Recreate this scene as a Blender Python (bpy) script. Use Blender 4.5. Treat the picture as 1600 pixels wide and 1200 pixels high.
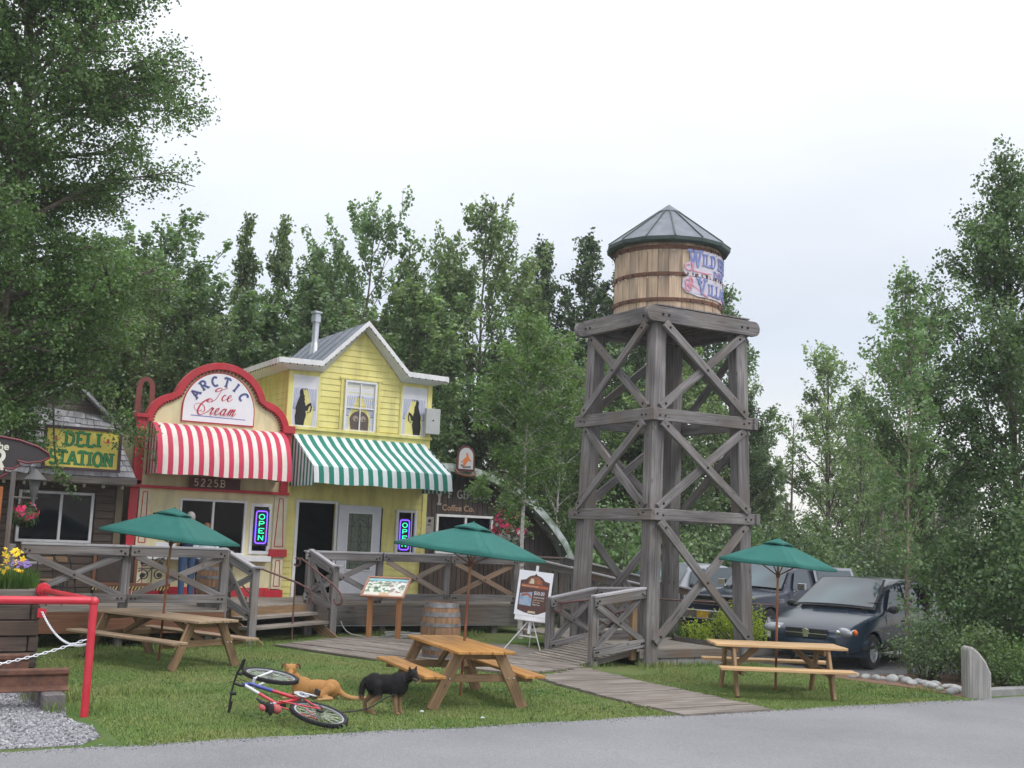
import bpy, math, random
import numpy as np
from mathutils import Vector, Matrix
for o in list(bpy.data.objects): bpy.data.objects.remove(o)
sc=bpy.context.scene
# ---------------------------------------------------------------- camera
cam=bpy.data.cameras.new('camera'); camo=bpy.data.objects.new('camera',cam); sc.collection.objects.link(camo)
sc.camera=camo
cam.sensor_width=36; cam.lens=36*1800/1600; cam.clip_start=.05; cam.clip_end=2000
PITCH,ROLL,YAW=.132,.040,.527
camo.matrix_world=(Matrix.Translation((0,0,2.2))@Matrix.Rotation(-YAW,4,'Z')@Matrix.Rotation(math.pi/2+PITCH,4,'X')@Matrix.Rotation(ROLL,4,'Z'))
sc.render.resolution_x=1024; sc.render.resolution_y=768
sc.view_settings.view_transform='Standard'; sc.view_settings.look='None'
sc.view_settings.gamma=1; sc.view_settings.use_curve_mapping=False
sc.view_settings.exposure=0.06
# ---------------------------------------------------------------- sky: overcast cloud over a daylight sky
w=bpy.data.worlds.new('World'); sc.world=w; w.use_nodes=True
nt=w.node_tree; nt.nodes.clear(); N=nt.nodes.new; L=nt.links.new
SUN_EL,SUN_AZ=math.radians(48),math.radians(150)
out=N('ShaderNodeOutputWorld'); bg=N('ShaderNodeBackground'); L(bg.outputs[0],out.inputs[0])
sky=N('ShaderNodeTexSky'); sky.sky_type='NISHITA'; sky.sun_disc=False; sky.sun_elevation=SUN_EL; sky.sun_rotation=SUN_AZ
tc=N('ShaderNodeTexCoord'); sep=N('ShaderNodeSeparateXYZ'); L(tc.outputs['Generated'],sep.inputs[0])
ramp=N('ShaderNodeValToRGB'); L(sep.outputs['Z'],ramp.inputs[0])
cr=ramp.color_ramp; cr.elements[0].position=0.0; cr.elements[0].color=(1.05,1.02,.95,1)
cr.elements[1].position=1.0; cr.elements[1].color=(2.5,2.5,2.6,1)
for p_,c_ in ((.09,(.98,.99,1.0,1)),(.17,(.80,.87,.98,1)),(.28,(.95,1.0,1.08,1)),(.40,(1.15,1.18,1.24,1)),(.6,(1.7,1.72,1.8,1))):
    e=cr.elements.new(p_); e.color=c_
mp=N('ShaderNodeMapping'); mp.inputs['Scale'].default_value=(1.6,1.6,5.5); L(tc.outputs['Generated'],mp.inputs[0])
cn=N('ShaderNodeTexNoise'); cn.inputs['Scale'].default_value=1.4; cn.inputs['Detail'].default_value=5; cn.inputs['Roughness'].default_value=.5; L(mp.outputs[0],cn.inputs[0])
cmr=N('ShaderNodeMapRange'); cmr.inputs[1].default_value=.3; cmr.inputs[2].default_value=.7; cmr.inputs[3].default_value=.93; cmr.inputs[4].default_value=1.09; L(cn.outputs[0],cmr.inputs[0])
mul=N('ShaderNodeVectorMath'); mul.operation='SCALE'; L(ramp.outputs[0],mul.inputs[0]); L(cmr.outputs[0],mul.inputs['Scale'])
sks=N('ShaderNodeVectorMath'); sks.operation='SCALE'; sks.inputs['Scale'].default_value=.10; L(sky.outputs[0],sks.inputs[0])
mx=N('ShaderNodeMix'); mx.data_type='RGBA'; mx.inputs[0].default_value=.90; L(sks.outputs[0],mx.inputs[6]); L(mul.outputs[0],mx.inputs[7])
L(mx.outputs[2],bg.inputs[0]); bg.inputs[1].default_value=1.0
sl=bpy.data.lights.new('sun','SUN'); sl.energy=1.3; sl.angle=math.radians(13); sl.color=(1,.965,.91)
so=bpy.data.objects.new('sun',sl); sc.collection.objects.link(so)
so.rotation_euler=(math.pi/2-SUN_EL,0,math.pi-SUN_AZ)

# ---------------------------------------------------------------- helpers
C=sc.collection
rnd=random.Random(7)
class MB:
    def __init__(s): s.v=[];s.f=[];s.uv=[];s.mi=[];s.any_uv=False
    def add(s,vs,fs,uvs=None,m=0):
        b=len(s.v); s.v+= [tuple(p) for p in vs]
        for i,f in enumerate(fs):
            s.f.append(tuple(b+k for k in f)); s.mi.append(m if isinstance(m,int) else m[i])
            s.uv.append(uvs[i] if uvs else [(0,0)]*len(f))
        if uvs: s.any_uv=True
    def box(s,c,sz,M=None,m=0,rz=0.,gr=None):
        # gr = grain axis 0/1/2
        x,y,z=[k/2 for k in sz]
        vs=[Vector((a*x,b*y,d*z)) for d in(-1,1) for b in(-1,1) for a in(-1,1)]
        fs=[(0,2,3,1),(4,5,7,6),(0,1,5,4),(1,3,7,5),(3,2,6,7),(2,0,4,6)]
        g=gr if gr is not None else int(max(range(3),key=lambda k:sz[k]))
        o1,o2=rnd.uniform(0,40),rnd.uniform(0,40); o=[k for k in range(3) if k!=g]
        uvs=[[(vs[k][g]+o1, vs[k][o[0]]+vs[k][o[1]]+o2) for k in f] for f in fs]
        if rz: R=Matrix.Rotation(rz,3,'Z'); vs=[R@v for v in vs]
        vs=[v+Vector(c) for v in vs]
        if M is not None: vs=[M@v for v in vs]
        s.add(vs,fs,uvs,m); return s
    def beam(s,p0,p1,w,h,up=(0,0,1),m=0):
        # w across, h along 'up'
        p0=Vector(p0);p1=Vector(p1); d=p1-p0; Ln=d.length; d.normalize(); up=Vector(up)
        sd=d.cross(up)
        if sd.length<1e-4: sd=d.cross(Vector((1,0,0)))
        sd.normalize(); u=sd.cross(d)
        M=Matrix((( d.x,sd.x,u.x,0),(d.y,sd.y,u.y,0),(d.z,sd.z,u.z,0),(0,0,0,1))); M.translation=(p0+p1)/2
        s.box((0,0,0),(Ln,w,h),M=M,m=m,gr=0); return s
    def tube(s,pts,r,n=8,m=0,closed=False,caps=True,flat=None):
        pts=[Vector(p) for p in pts]; K=len(pts)
        rr=r if isinstance(r,(list,tuple)) else [r]*K
        vs=[]; ref=None
        for i,p in enumerate(pts):
            if closed: t=(pts[(i+1)%K]-pts[i-1])
            else: t=pts[min(i+1,K-1)]-pts[max(i-1,0)]
            if t.length<1e-9: t=Vector((0,0,1))
            t.normalize()
            if ref is None:
                ref=Vector((0,0,1)) if abs(t.z)<.9 else Vector((1,0,0))
            a=t.cross(ref)
            if a.length<1e-4: a=t.cross(Vector((.3,1,.2)))
            a.normalize(); b=a.cross(t); ref=b
            for k in range(n):
                th=2*math.pi*k/n
                q=a*math.cos(th)*rr[i]+b*math.sin(th)*rr[i]
                if flat: q=q-flat[0]*q.dot(flat[0])*(1-flat[1])
                vs.append(p+q)
        fs=[];uvs=[];acc=0
        for i in range(K if closed else K-1):
            j=(i+1)%K; ln=(pts[j]-pts[i]).length
            for k in range(n):
                l=(k+1)%n
                fs.append((i*n+k,j*n+k,j*n+l,i*n+l)); c0=2*math.pi*rr[i]
                uvs.append([(acc,c0*k/n),(acc+ln,c0*k/n),(acc+ln,c0*(k+1)/n),(acc,c0*(k+1)/n)])
            acc+=ln
        if caps and not closed:
            fs.append(tuple(range(n))[::-1]); uvs.append([(0,0)]*n)
            fs.append(tuple((K-1)*n+k for k in range(n))); uvs.append([(0,0)]*n)
        s.add(vs,fs,uvs,m); return s
    def lathe(s,prof,n=24,c=(0,0,0),M=None,m=0,a0=0,a1=2*math.pi,caps=False):
        full=abs(a1-a0-2*math.pi)<1e-6; K=n if full else n+1
        vs=[]
        for r,z in prof:
            for k in range(K):
                a=a0+(a1-a0)*k/n; v=Vector((r*math.cos(a),r*math.sin(a),z))
                if M is not None: v=M@v
                vs.append(v+Vector(c))
        fs=[];uvs=[];mm=[]
        for i in range(len(prof)-1):
            for k in range(n):
                l=(k+1)%K
                fs.append((i*K+k,i*K+l,(i+1)*K+l,(i+1)*K+k)); R=max(prof[i][0],.01)
                ua,ub=R*2*math.pi*k/n,R*2*math.pi*(k+1)/n
                uvs.append([(prof[i][1],ua),(prof[i][1],ub),(prof[i+1][1],ub),(prof[i+1][1],ua)])
                mm.append(m if isinstance(m,int) else m[i])
        if caps:
            fs.append(tuple(range(K))[::-1]); uvs.append([(0,0)]*K); mm.append(mm[0])
            b=(len(prof)-1)*K; fs.append(tuple(b+k for k in range(K))); uvs.append([(0,0)]*K); mm.append(mm[-1])
        s.add(vs,fs,uvs,mm); return s
    def prism(s,poly,t,M,m=0,gr=0,mside=None):
        n=len(poly); o1,o2=rnd.uniform(0,30),rnd.uniform(0,30)
        vs=[M@Vector((x,y,0)) for x,y in poly]+[M@Vector((x,y,t)) for x,y in poly]
        uvp=[(p[gr]+o1,p[1-gr]+o2) for p in poly]
        fs=[tuple(range(n))[::-1],tuple(range(n,2*n))]; uvs=[uvp[::-1],uvp]; mm=[m,m]
        for i in range(n):
            j=(i+1)%n; fs.append((i,j,n+j,n+i)); uvs.append([uvp[i],uvp[j],(uvp[j][0],uvp[j][1]+t),(uvp[i][0],uvp[i][1]+t)]); mm.append(m if mside is None else mside)
        s.add(vs,fs,uvs,mm); return s
    def ell(s,c,r,nu=14,nv=9,M=None,m=0):
        prof=[]
        vs=[];fs=[]
        if isinstance(r,(int,float)): r=(r,r,r)
        for i in range(1,nv):
            ph=math.pi*i/nv
            for k in range(nu):
                th=2*math.pi*k/nu; v=Vector((r[0]*math.sin(ph)*math.cos(th),r[1]*math.sin(ph)*math.sin(th),r[2]*math.cos(ph)))
                if M is not None: v=M@v
                vs.append(v+Vector(c))
        top=Vector((0,0,r[2]));bot=Vector((0,0,-r[2]))
        if M is not None: top=M@top;bot=M@bot
        vs+= [top+Vector(c),bot+Vector(c)]
        for i in range(nv-2):
            for k in range(nu):
                l=(k+1)%nu; fs.append((i*nu+k,(i+1)*nu+k,(i+1)*nu+l,i*nu+l))
        T=len(vs)-2
        for k in range(nu):
            l=(k+1)%nu; fs.append((T,k,l)); fs.append((T+1,(nv-2)*nu+l,(nv-2)*nu+k))
        s.add(vs,fs,None,m); return s
    def grid(s,P,m=0,close_u=False,uv=None):
        # P rows of points
        R=len(P);K=len(P[0]); vs=[p for row in P for p in row]; fs=[];mm=[];uvs=[]
        for i in range(R-1):
            for k in range(K if close_u else K-1):
                l=(k+1)%K; fs.append((i*K+k,i*K+l,(i+1)*K+l,(i+1)*K+k)); mm.append(m(i,k) if callable(m) else m)
                uvs.append([uv(i,k),uv(i,k+1),uv(i+1,k+1),uv(i+1,k)] if uv else [(0,0)]*4)
        s.add(vs,fs,uvs,mm); return s
OFF={}
def mesh_of(mb,name,mats,smooth=None):
    me=bpy.data.meshes.new(name); me.from_pydata(mb.v,[],mb.f)
    if not isinstance(mats,(list,tuple)): mats=[mats]
    for m_ in mats: me.materials.append(m_)
    if len(mats)>1: me.polygons.foreach_set('material_index',mb.mi)
    uvl=me.uv_layers.new(name='uv'); flat=[c for f in mb.uv for p in f for c in p]
    uvl.data.foreach_set('uv',flat)
    if smooth is not None:
        me.polygons.foreach_set('use_smooth',[True]*len(me.polygons)); me.set_sharp_from_angle(angle=math.radians(smooth))
    me.update(); return me
def thing(name,label,cat,loc=(0,0,0),rz=0,group=None,local=False):
    o=bpy.data.objects.new(name,None); C.objects.link(o); o.location=loc; o.rotation_euler=(0,0,rz); o.empty_display_size=.2
    o['label']=label; o['category']=cat
    if group: o['group']=group
    OFF[o.name]=Vector((0,0,0)) if local else Vector(loc)
    return o
def part(name,mb,mats,parent,smooth=None,bevel=0,label=None,stuff=False,seg=1):
    me=mb if isinstance(mb,bpy.types.Mesh) else mesh_of(mb,name,mats,smooth)
    o=bpy.data.objects.new(name,me); C.objects.link(o)
    if parent is not None:
        o.parent=parent
        if parent.type=='EMPTY': o.location=-OFF[parent.name]
    if bevel:
        b=o.modifiers.new('bevel','BEVEL'); b.width=bevel; b.segments=seg; b.limit_method='ANGLE'; b.angle_limit=math.radians(40)
    if label: o['label']=label
    if stuff: o['kind']='stuff'
    return o
def solo(name,mb,mats,label,cat,group=None,smooth=None,bevel=0,origin=None):
    if origin is not None:
        O=Vector(origin); mb.v=[tuple(Vector(p)-O) for p in mb.v]
    o=part(name,mb,mats,None,smooth,bevel); o['label']=label; o['category']=cat
    if origin is not None: o.location=origin
    if group: o['group']=group
    return o
def struct(name,mb,mats,smooth=None,kind='structure'):
    o=part(name,mb,mats,None,smooth); o['kind']=kind; return o
def dup(root,loc,rz=None,label=None,group=None):
    r=root.copy(); C.objects.link(r); r.location=loc
    if rz is not None: r.rotation_euler=(0,0,rz)
    if label: r['label']=label
    if group: r['group']=group
    OFF[r.name]=Vector((0,0,0))
    for ch in list(root.children):
        c=ch.copy(); C.objects.link(c); c.parent=r
        for g in list(ch.children):
            d=g.copy(); C.objects.link(d); d.parent=c
    return r
# facade matrix: poly x->world x, y->world z, thickness towards -Y (camera side)
def FM(Y): return Matrix(((1,0,0,0),(0,0,-1,Y),(0,1,0,0),(0,0,0,1)))
def MAT(xa,ya,za,o):
    xa,ya,za=Vector(xa),Vector(ya),Vector(za)
    M=Matrix(((xa.x,ya.x,za.x,0),(xa.y,ya.y,za.y,0),(xa.z,ya.z,za.z,0),(0,0,0,1))); M.translation=Vector(o); return M
def cr_spline(P,n=6,closed=False):
    P=[Vector(p) for p in P]; K=len(P); o=[]
    for i in range(K if closed else K-1):
        if closed: a,b,c,d=P[i-1],P[i],P[(i+1)%K],P[(i+2)%K]
        else: a,b,c,d=P[max(i-1,0)],P[i],P[i+1],P[min(i+2,K-1)]
        for k in range(n):
            t=k/n; o.append(.5*((2*b)+(c-a)*t+(2*a-5*b+4*c-d)*t*t+(3*b-a-3*c+d)*t**3))
    if not closed: o.append(P[-1])
    return o

# ---------------------------------------------------------------- materials
MATS={}
def newmat(name):
    m=bpy.data.materials.new(name); m.use_nodes=True; nt=m.node_tree; nt.nodes.clear()
    o=nt.nodes.new('ShaderNodeOutputMaterial'); b=nt.nodes.new('ShaderNodeBsdfPrincipled'); nt.links.new(b.outputs[0],o.inputs[0])
    return m,nt,b,o
def c4(c): return (c[0],c[1],c[2],1)
def pmat(name,col,rough=.7,col2=None,scale=4.,bump=0.,metal=0.,detail=5,lo=.35,hi=.65,bscale=None,coat=0,spec=.5,stretch=(1,1,1),dirt=0):
    m,nt,b,o=newmat(name); N=nt.nodes.new; L=nt.links.new
    tc=N('ShaderNodeTexCoord'); mp=N('ShaderNodeMapping'); mp.inputs['Scale'].default_value=stretch; L(tc.outputs['Object'],mp.inputs[0])
    no=N('ShaderNodeTexNoise'); no.inputs['Scale'].default_value=scale; no.inputs['Detail'].default_value=detail; no.inputs['Roughness'].default_value=.6; L(mp.outputs[0],no.inputs[0])
    r=N('ShaderNodeValToRGB'); r.color_ramp.elements[0].position=lo; r.color_ramp.elements[1].position=hi
    if col2 is None: col2=tuple(c*.78 for c in col)
    r.color_ramp.elements[0].color=c4(col2); r.color_ramp.elements[1].color=c4(col)
    L(no.outputs[0],r.inputs[0]); csrc=r.outputs[0]
    if dirt:
        mz=N('ShaderNodeMapping'); mz.inputs['Scale'].default_value=(3.2,3.2,.55); L(tc.outputs['Object'],mz.inputs[0]); n2=N('ShaderNodeTexNoise'); n2.inputs['Scale'].default_value=1.7; n2.inputs['Detail'].default_value=8; L(mz.outputs[0],n2.inputs[0])
        mr=N('ShaderNodeMapRange'); mr.inputs[1].default_value=.45; mr.inputs[2].default_value=.75; mr.inputs[3].default_value=0; mr.inputs[4].default_value=dirt; L(n2.outputs[0],mr.inputs[0])
        mx=N('ShaderNodeMix'); mx.data_type='RGBA'; L(mr.outputs[0],mx.inputs[0]); L(csrc,mx.inputs[6]); mx.inputs[7].default_value=(.12,.10,.08,1); csrc=mx.outputs[2]
    L(csrc,b.inputs['Base Color'])
    b.inputs['Roughness'].default_value=rough; b.inputs['Metallic'].default_value=metal; b.inputs['Specular IOR Level'].default_value=spec
    if coat: b.inputs['Coat Weight'].default_value=coat; b.inputs['Coat Roughness'].default_value=.06
    if bump:
        n3=N('ShaderNodeTexNoise'); n3.inputs['Scale'].default_value=bscale or scale*6; n3.inputs['Detail'].default_value=4; L(mp.outputs[0],n3.inputs[0])
        bp=N('ShaderNodeBump'); bp.inputs['Strength'].default_value=bump; bp.inputs['Distance'].default_value=.02; L(n3.outputs[0],bp.inputs['Height']); L(bp.outputs[0],b.inputs['Normal'])
    return m
def wood(name,a,b_,rough=.75,grain=30.,bump=.35,knots=.6,stain=None,streak=.5,crack=.45):
    m,nt,b,o=newmat(name); N=nt.nodes.new; L=nt.links.new
    uv=N('ShaderNodeUVMap'); uv.uv_map='uv'
    mp=N('ShaderNodeMapping'); mp.inputs['Scale'].default_value=(1.3,grain,1); L(uv.outputs[0],mp.inputs[0])
    no=N('ShaderNodeTexNoise'); no.inputs['Scale'].default_value=1.; no.inputs['Detail'].default_value=6; no.inputs['Distortion'].default_value=.6; L(mp.outputs[0],no.inputs[0])
    r=N('ShaderNodeValToRGB'); r.color_ramp.elements[0].position=.3; r.color_ramp.elements[1].position=.7
    r.color_ramp.elements[0].color=c4(b_); r.color_ramp.elements[1].color=c4(a); L(no.outputs[0],r.inputs[0])
    # board to board variation and big blotches
    mp2=N('ShaderNodeMapping'); mp2.inputs['Scale'].default_value=(.8,1.7,1); L(uv.outputs[0],mp2.inputs[0])
    n2=N('ShaderNodeTexNoise'); n2.inputs['Scale'].default_value=1.; n2.inputs['Detail'].default_value=3; L(mp2.outputs[0],n2.inputs[0])
    mr=N('ShaderNodeMapRange'); mr.inputs[1].default_value=.3; mr.inputs[2].default_value=.7; mr.inputs[3].default_value=1-streak*.6; mr.inputs[4].default_value=1+streak*.35; L(n2.outputs[0],mr.inputs[0])
    sc_=N('ShaderNodeVectorMath'); sc_.operation='SCALE'; L(r.outputs[0],sc_.inputs[0]); L(mr.outputs[0],sc_.inputs['Scale'])
    src=sc_.outputs[0]
    if stain:
        ns=N('ShaderNodeTexNoise'); ns.inputs['Scale'].default_value=.9; ns.inputs['Detail'].default_value=6; L(uv.outputs[0],ns.inputs[0])
        ms=N('ShaderNodeMapRange'); ms.inputs[1].default_value=.48; ms.inputs[2].default_value=.68; ms.inputs[3].default_value=0; ms.inputs[4].default_value=.8; L(ns.outputs[0],ms.inputs[0])
        x=N('ShaderNodeMix'); x.data_type='RGBA'; L(ms.outputs[0],x.inputs[0]); L(src,x.inputs[6]); x.inputs[7].default_value=c4(stain); src=x.outputs[2]
    if knots:
        mk=N('ShaderNodeMapping'); mk.inputs['Scale'].default_value=(2.6,5.2,1); L(uv.outputs[0],mk.inputs[0])
        vo=N('ShaderNodeTexVoronoi'); vo.inputs['Scale'].default_value=1.; L(mk.outputs[0],vo.inputs[0])
        m2=N('ShaderNodeMapRange'); m2.inputs[1].default_value=.06; m2.inputs[2].default_value=.13; m2.inputs[3].default_value=knots; m2.inputs[4].default_value=0; L(vo.outputs['Distance'],m2.inputs[0])
        x=N('ShaderNodeMix'); x.data_type='RGBA'; L(m2.outputs[0],x.inputs[0]); L(src,x.inputs[6]); x.inputs[7].default_value=c4(tuple(k*.3 for k in b_)); src=x.outputs[2]
    if crack:
        mq=N('ShaderNodeMapping'); mq.inputs['Scale'].default_value=(.7,17,1); L(uv.outputs[0],mq.inputs[0])
        nq=N('ShaderNodeTexNoise'); nq.inputs['Scale'].default_value=1.; nq.inputs['Detail'].default_value=2; nq.inputs['Distortion'].default_value=.3; L(mq.outputs[0],nq.inputs[0])
        qa=N('ShaderNodeMapRange'); qa.inputs[1].default_value=.66; qa.inputs[2].default_value=.70; qa.inputs[3].default_value=0; qa.inputs[4].default_value=crack; L(nq.outputs[0],qa.inputs[0])
        x=N('ShaderNodeMix'); x.data_type='RGBA'; L(qa.outputs[0],x.inputs[0]); L(src,x.inputs[6]); x.inputs[7].default_value=c4(tuple(k*.25 for k in b_)); src=x.outputs[2]
    L(src,b.inputs['Base Color']); b.inputs['Roughness'].default_value=rough; b.inputs['Specular IOR Level'].default_value=.35
    bp=N('ShaderNodeBump'); bp.inputs['Strength'].default_value=bump; bp.inputs['Distance'].default_value=.006; L(no.outputs[0],bp.inputs['Height']); L(bp.outputs[0],b.inputs['Normal'])
    return m
def leafmat(name,ca,cb,trans=.38):
    m,nt,b,o=newmat(name); N=nt.nodes.new; L=nt.links.new
    g=N('ShaderNodeNewGeometry'); r=N('ShaderNodeValToRGB'); r.color_ramp.elements[0].color=c4(ca); r.color_ramp.elements[1].color=c4(cb)
    L(g.outputs['Random Per Island'],r.inputs[0])
    oi=N('ShaderNodeObjectInfo'); mr=N('ShaderNodeMapRange'); mr.inputs[3].default_value=.8; mr.inputs[4].default_value=1.25; L(oi.outputs['Random'],mr.inputs[0])
    tc=N('ShaderNodeTexCoord'); no=N('ShaderNodeTexNoise'); no.inputs['Scale'].default_value=.9; no.inputs['Detail'].default_value=2; L(tc.outputs['Object'],no.inputs[0])
    m2=N('ShaderNodeMapRange'); m2.inputs[1].default_value=.35; m2.inputs[2].default_value=.65; m2.inputs[3].default_value=.72; m2.inputs[4].default_value=1.3; L(no.outputs[0],m2.inputs[0])
    mm=N('ShaderNodeMath'); mm.operation='MULTIPLY'; L(mr.outputs[0],mm.inputs[0]); L(m2.outputs[0],mm.inputs[1])
    s=N('ShaderNodeVectorMath'); s.operation='SCALE'; L(r.outputs[0],s.inputs[0]); L(mm.outputs[0],s.inputs['Scale'])
    L(s.outputs[0],b.inputs['Base Color']); b.inputs['Roughness'].default_value=.45; b.inputs['Specular IOR Level'].default_value=.45
    t=N('ShaderNodeBsdfTranslucent'); s2=N('ShaderNodeVectorMath'); s2.operation='MULTIPLY'; s2.inputs[1].default_value=(1.25,1.4,.75); L(s.outputs[0],s2.inputs[0]); L(s2.outputs[0],t.inputs[0])
    x=N('ShaderNodeMixShader'); x.inputs[0].default_value=trans; L(b.outputs[0],x.inputs[1]); L(t.outputs[0],x.inputs[2]); L(x.outputs[0],o.inputs[0])
    return m
def glass(name,tint=(.02,.025,.03),rough=.03,spec=.9,alpha=None):
    m,nt,b,o=newmat(name); b.inputs['Base Color'].default_value=c4(tint); b.inputs['Roughness'].default_value=rough; b.inputs['Specular IOR Level'].default_value=spec
    if alpha is not None:
        t=nt.nodes.new('ShaderNodeBsdfTransparent'); x=nt.nodes.new('ShaderNodeMixShader'); x.inputs[0].default_value=alpha
        nt.links.new(t.outputs[0],x.inputs[1]); nt.links.new(b.outputs[0],x.inputs[2]); nt.links.new(x.outputs[0],o.inputs[0])
    return m
def emis(name,col,st):
    m,nt,b,o=newmat(name); b.inputs['Base Color'].default_value=c4(col); b.inputs['Emission Color'].default_value=c4(col); b.inputs['Emission Strength'].default_value=st; return m
GREY=wood('weathered_grey_timber',(.275,.260,.262),(.115,.105,.105),streak=.75,stain=(.16,.13,.11),crack=.75)
GREYD=wood('dark_weathered_timber',(.20,.185,.175),(.10,.09,.085),streak=.5,stain=(.16,.10,.065))
GREYL=wood('pale_handrail_timber',(.42,.41,.43),(.26,.25,.265),streak=.3,knots=.3)
DECK=wood('deck_board_timber',(.33,.295,.255),(.19,.165,.14),streak=.5,knots=.3)
WALKM=wood('boardwalk_timber',(.29,.255,.225),(.14,.12,.105),streak=.65,knots=.5,stain=(.15,.125,.10))
HONEY=wood('honey_stained_timber',(.55,.29,.085),(.36,.16,.045),rough=.5,streak=.45,knots=.7)
HONEYD=wood('worn_brown_timber',(.34,.22,.12),(.19,.12,.065),streak=.5,knots=.6)
PALEW=wood('light_pine_timber',(.62,.42,.22),(.44,.27,.13),rough=.55,streak=.35)
REDWD=wood('red_brown_stained_timber',(.22,.10,.055),(.12,.055,.03),streak=.4)
STAVE=wood('tank_stave_timber',(.66,.51,.37),(.38,.265,.18),streak=.95,knots=.5,stain=(.24,.20,.17))
CEDAR=wood('orange_cedar_post',(.46,.22,.09),(.30,.13,.055),streak=.4)
TIE=wood('old_railway_tie_timber',(.115,.088,.072),(.045,.035,.03),streak=.7,knots=.3,stain=(.10,.06,.045))
DELIW=wood('dark_brown_siding_timber',(.11,.08,.065),(.05,.038,.03),streak=.5,knots=.3)
SHK=wood('weathered_shingle',(.42,.42,.45),(.25,.25,.27),grain=14,streak=.8,knots=0)
BARR=wood('barrel_oak',(.34,.20,.11),(.20,.115,.07),streak=.8,knots=.2)
CREAM=pmat('cream_painted_wall',(.76,.70,.44),.7,(.70,.63,.37),scale=2.5,bump=.05,dirt=.30)
YEL=pmat('yellow_painted_siding',(.80,.735,.285),.65,(.72,.645,.215),scale=2.2,bump=.12,bscale=30,dirt=.34)
REDP=pmat('red_trim_paint',(.55,.025,.045),.5,(.46,.018,.032),scale=3,bump=.05,dirt=.25)
DRED=pmat('dark_red_paint',(.25,.03,.035),.55)
WHITE=pmat('white_paint',(.80,.80,.82),.5,(.72,.72,.74),scale=3,dirt=.18)
WHITEP=pmat('white_sign_panel',(.84,.85,.90),.4,(.80,.81,.86),scale=2)
SOFF=pmat('pale_soffit_paint',(.62,.62,.63),.6,(.55,.55,.57),scale=2)
BLACK=pmat('black_material',(.012,.012,.014),.6)
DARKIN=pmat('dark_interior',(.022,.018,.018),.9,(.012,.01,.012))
BOLT=pmat('rusty_bolt_iron',(.045,.03,.027),.6,(.02,.015,.015),metal=.5,scale=40)
RUST=pmat('rusted_steel',(.17,.075,.045),.75,(.08,.04,.03),scale=9,bump=.3)
METG=pmat('grey_roof_metal',(.19,.215,.25),.8,(.14,.16,.185),scale=5,metal=.0,dirt=.15)
GALV=pmat('galvanised_metal',(.60,.62,.66),.35,(.48,.5,.54),scale=10,metal=.75)
TEALM=pmat('dark_green_metal_edge',(.055,.085,.075),.5,(.04,.06,.055))
UMBR=pmat('green_umbrella_cloth',(.013,.130,.108),.85,(.010,.105,.090),scale=3,bump=.06,bscale=200)
AWR=pmat('crimson_awning_cloth',(.60,.035,.095),.75,(.52,.03,.08),scale=2,dirt=.22,bump=.15,bscale=14)
AWW=pmat('white_awning_cloth',(.80,.72,.68),.75,(.74,.66,.62),scale=2,dirt=.22,bump=.15,bscale=14)
AWG=pmat('green_awning_cloth',(.018,.245,.185),.8,(.016,.20,.15),scale=2,dirt=.22,bump=.15,bscale=14)
AWG2=pmat('bluish_white_awning_cloth',(.76,.82,.84),.75,(.70,.76,.78),scale=2,dirt=.22,bump=.15,bscale=14)
PIPE=pmat('glossy_red_pipe_paint',(.60,.03,.055),.32,(.52,.02,.04),scale=6,spec=.6,dirt=.06)
CHAINM=pmat('white_plastic_chain',(.80,.82,.86),.45)
GLS=glass('window_glass',(.006,.006,.010),.05,.22)
BLUEP=pmat('blue_sign_paint',(.15,.19,.47),.5,(.27,.31,.56),scale=8)
CRIM=pmat('crimson_sign_paint',(.58,.03,.07),.5)
PINKP=pmat('pink_sign_paint',(.75,.28,.38),.5)
GRNP=pmat('green_sign_paint',(.02,.28,.08),.5)
SYEL=pmat('sign_yellow_paint',(.74,.62,.12),.5,(.68,.56,.10),scale=3)
CRMP=pmat('cream_letter_paint',(.70,.60,.45),.5)
MAROON=pmat('maroon_board_paint',(.10,.022,.022),.6)
RUBBER=pmat('black_rubber',(.018,.018,.02),.8,(.01,.01,.012),scale=30,bump=.2)
CHROME=pmat('chrome',(.75,.76,.78),.12,(.65,.66,.68),metal=1)
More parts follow.
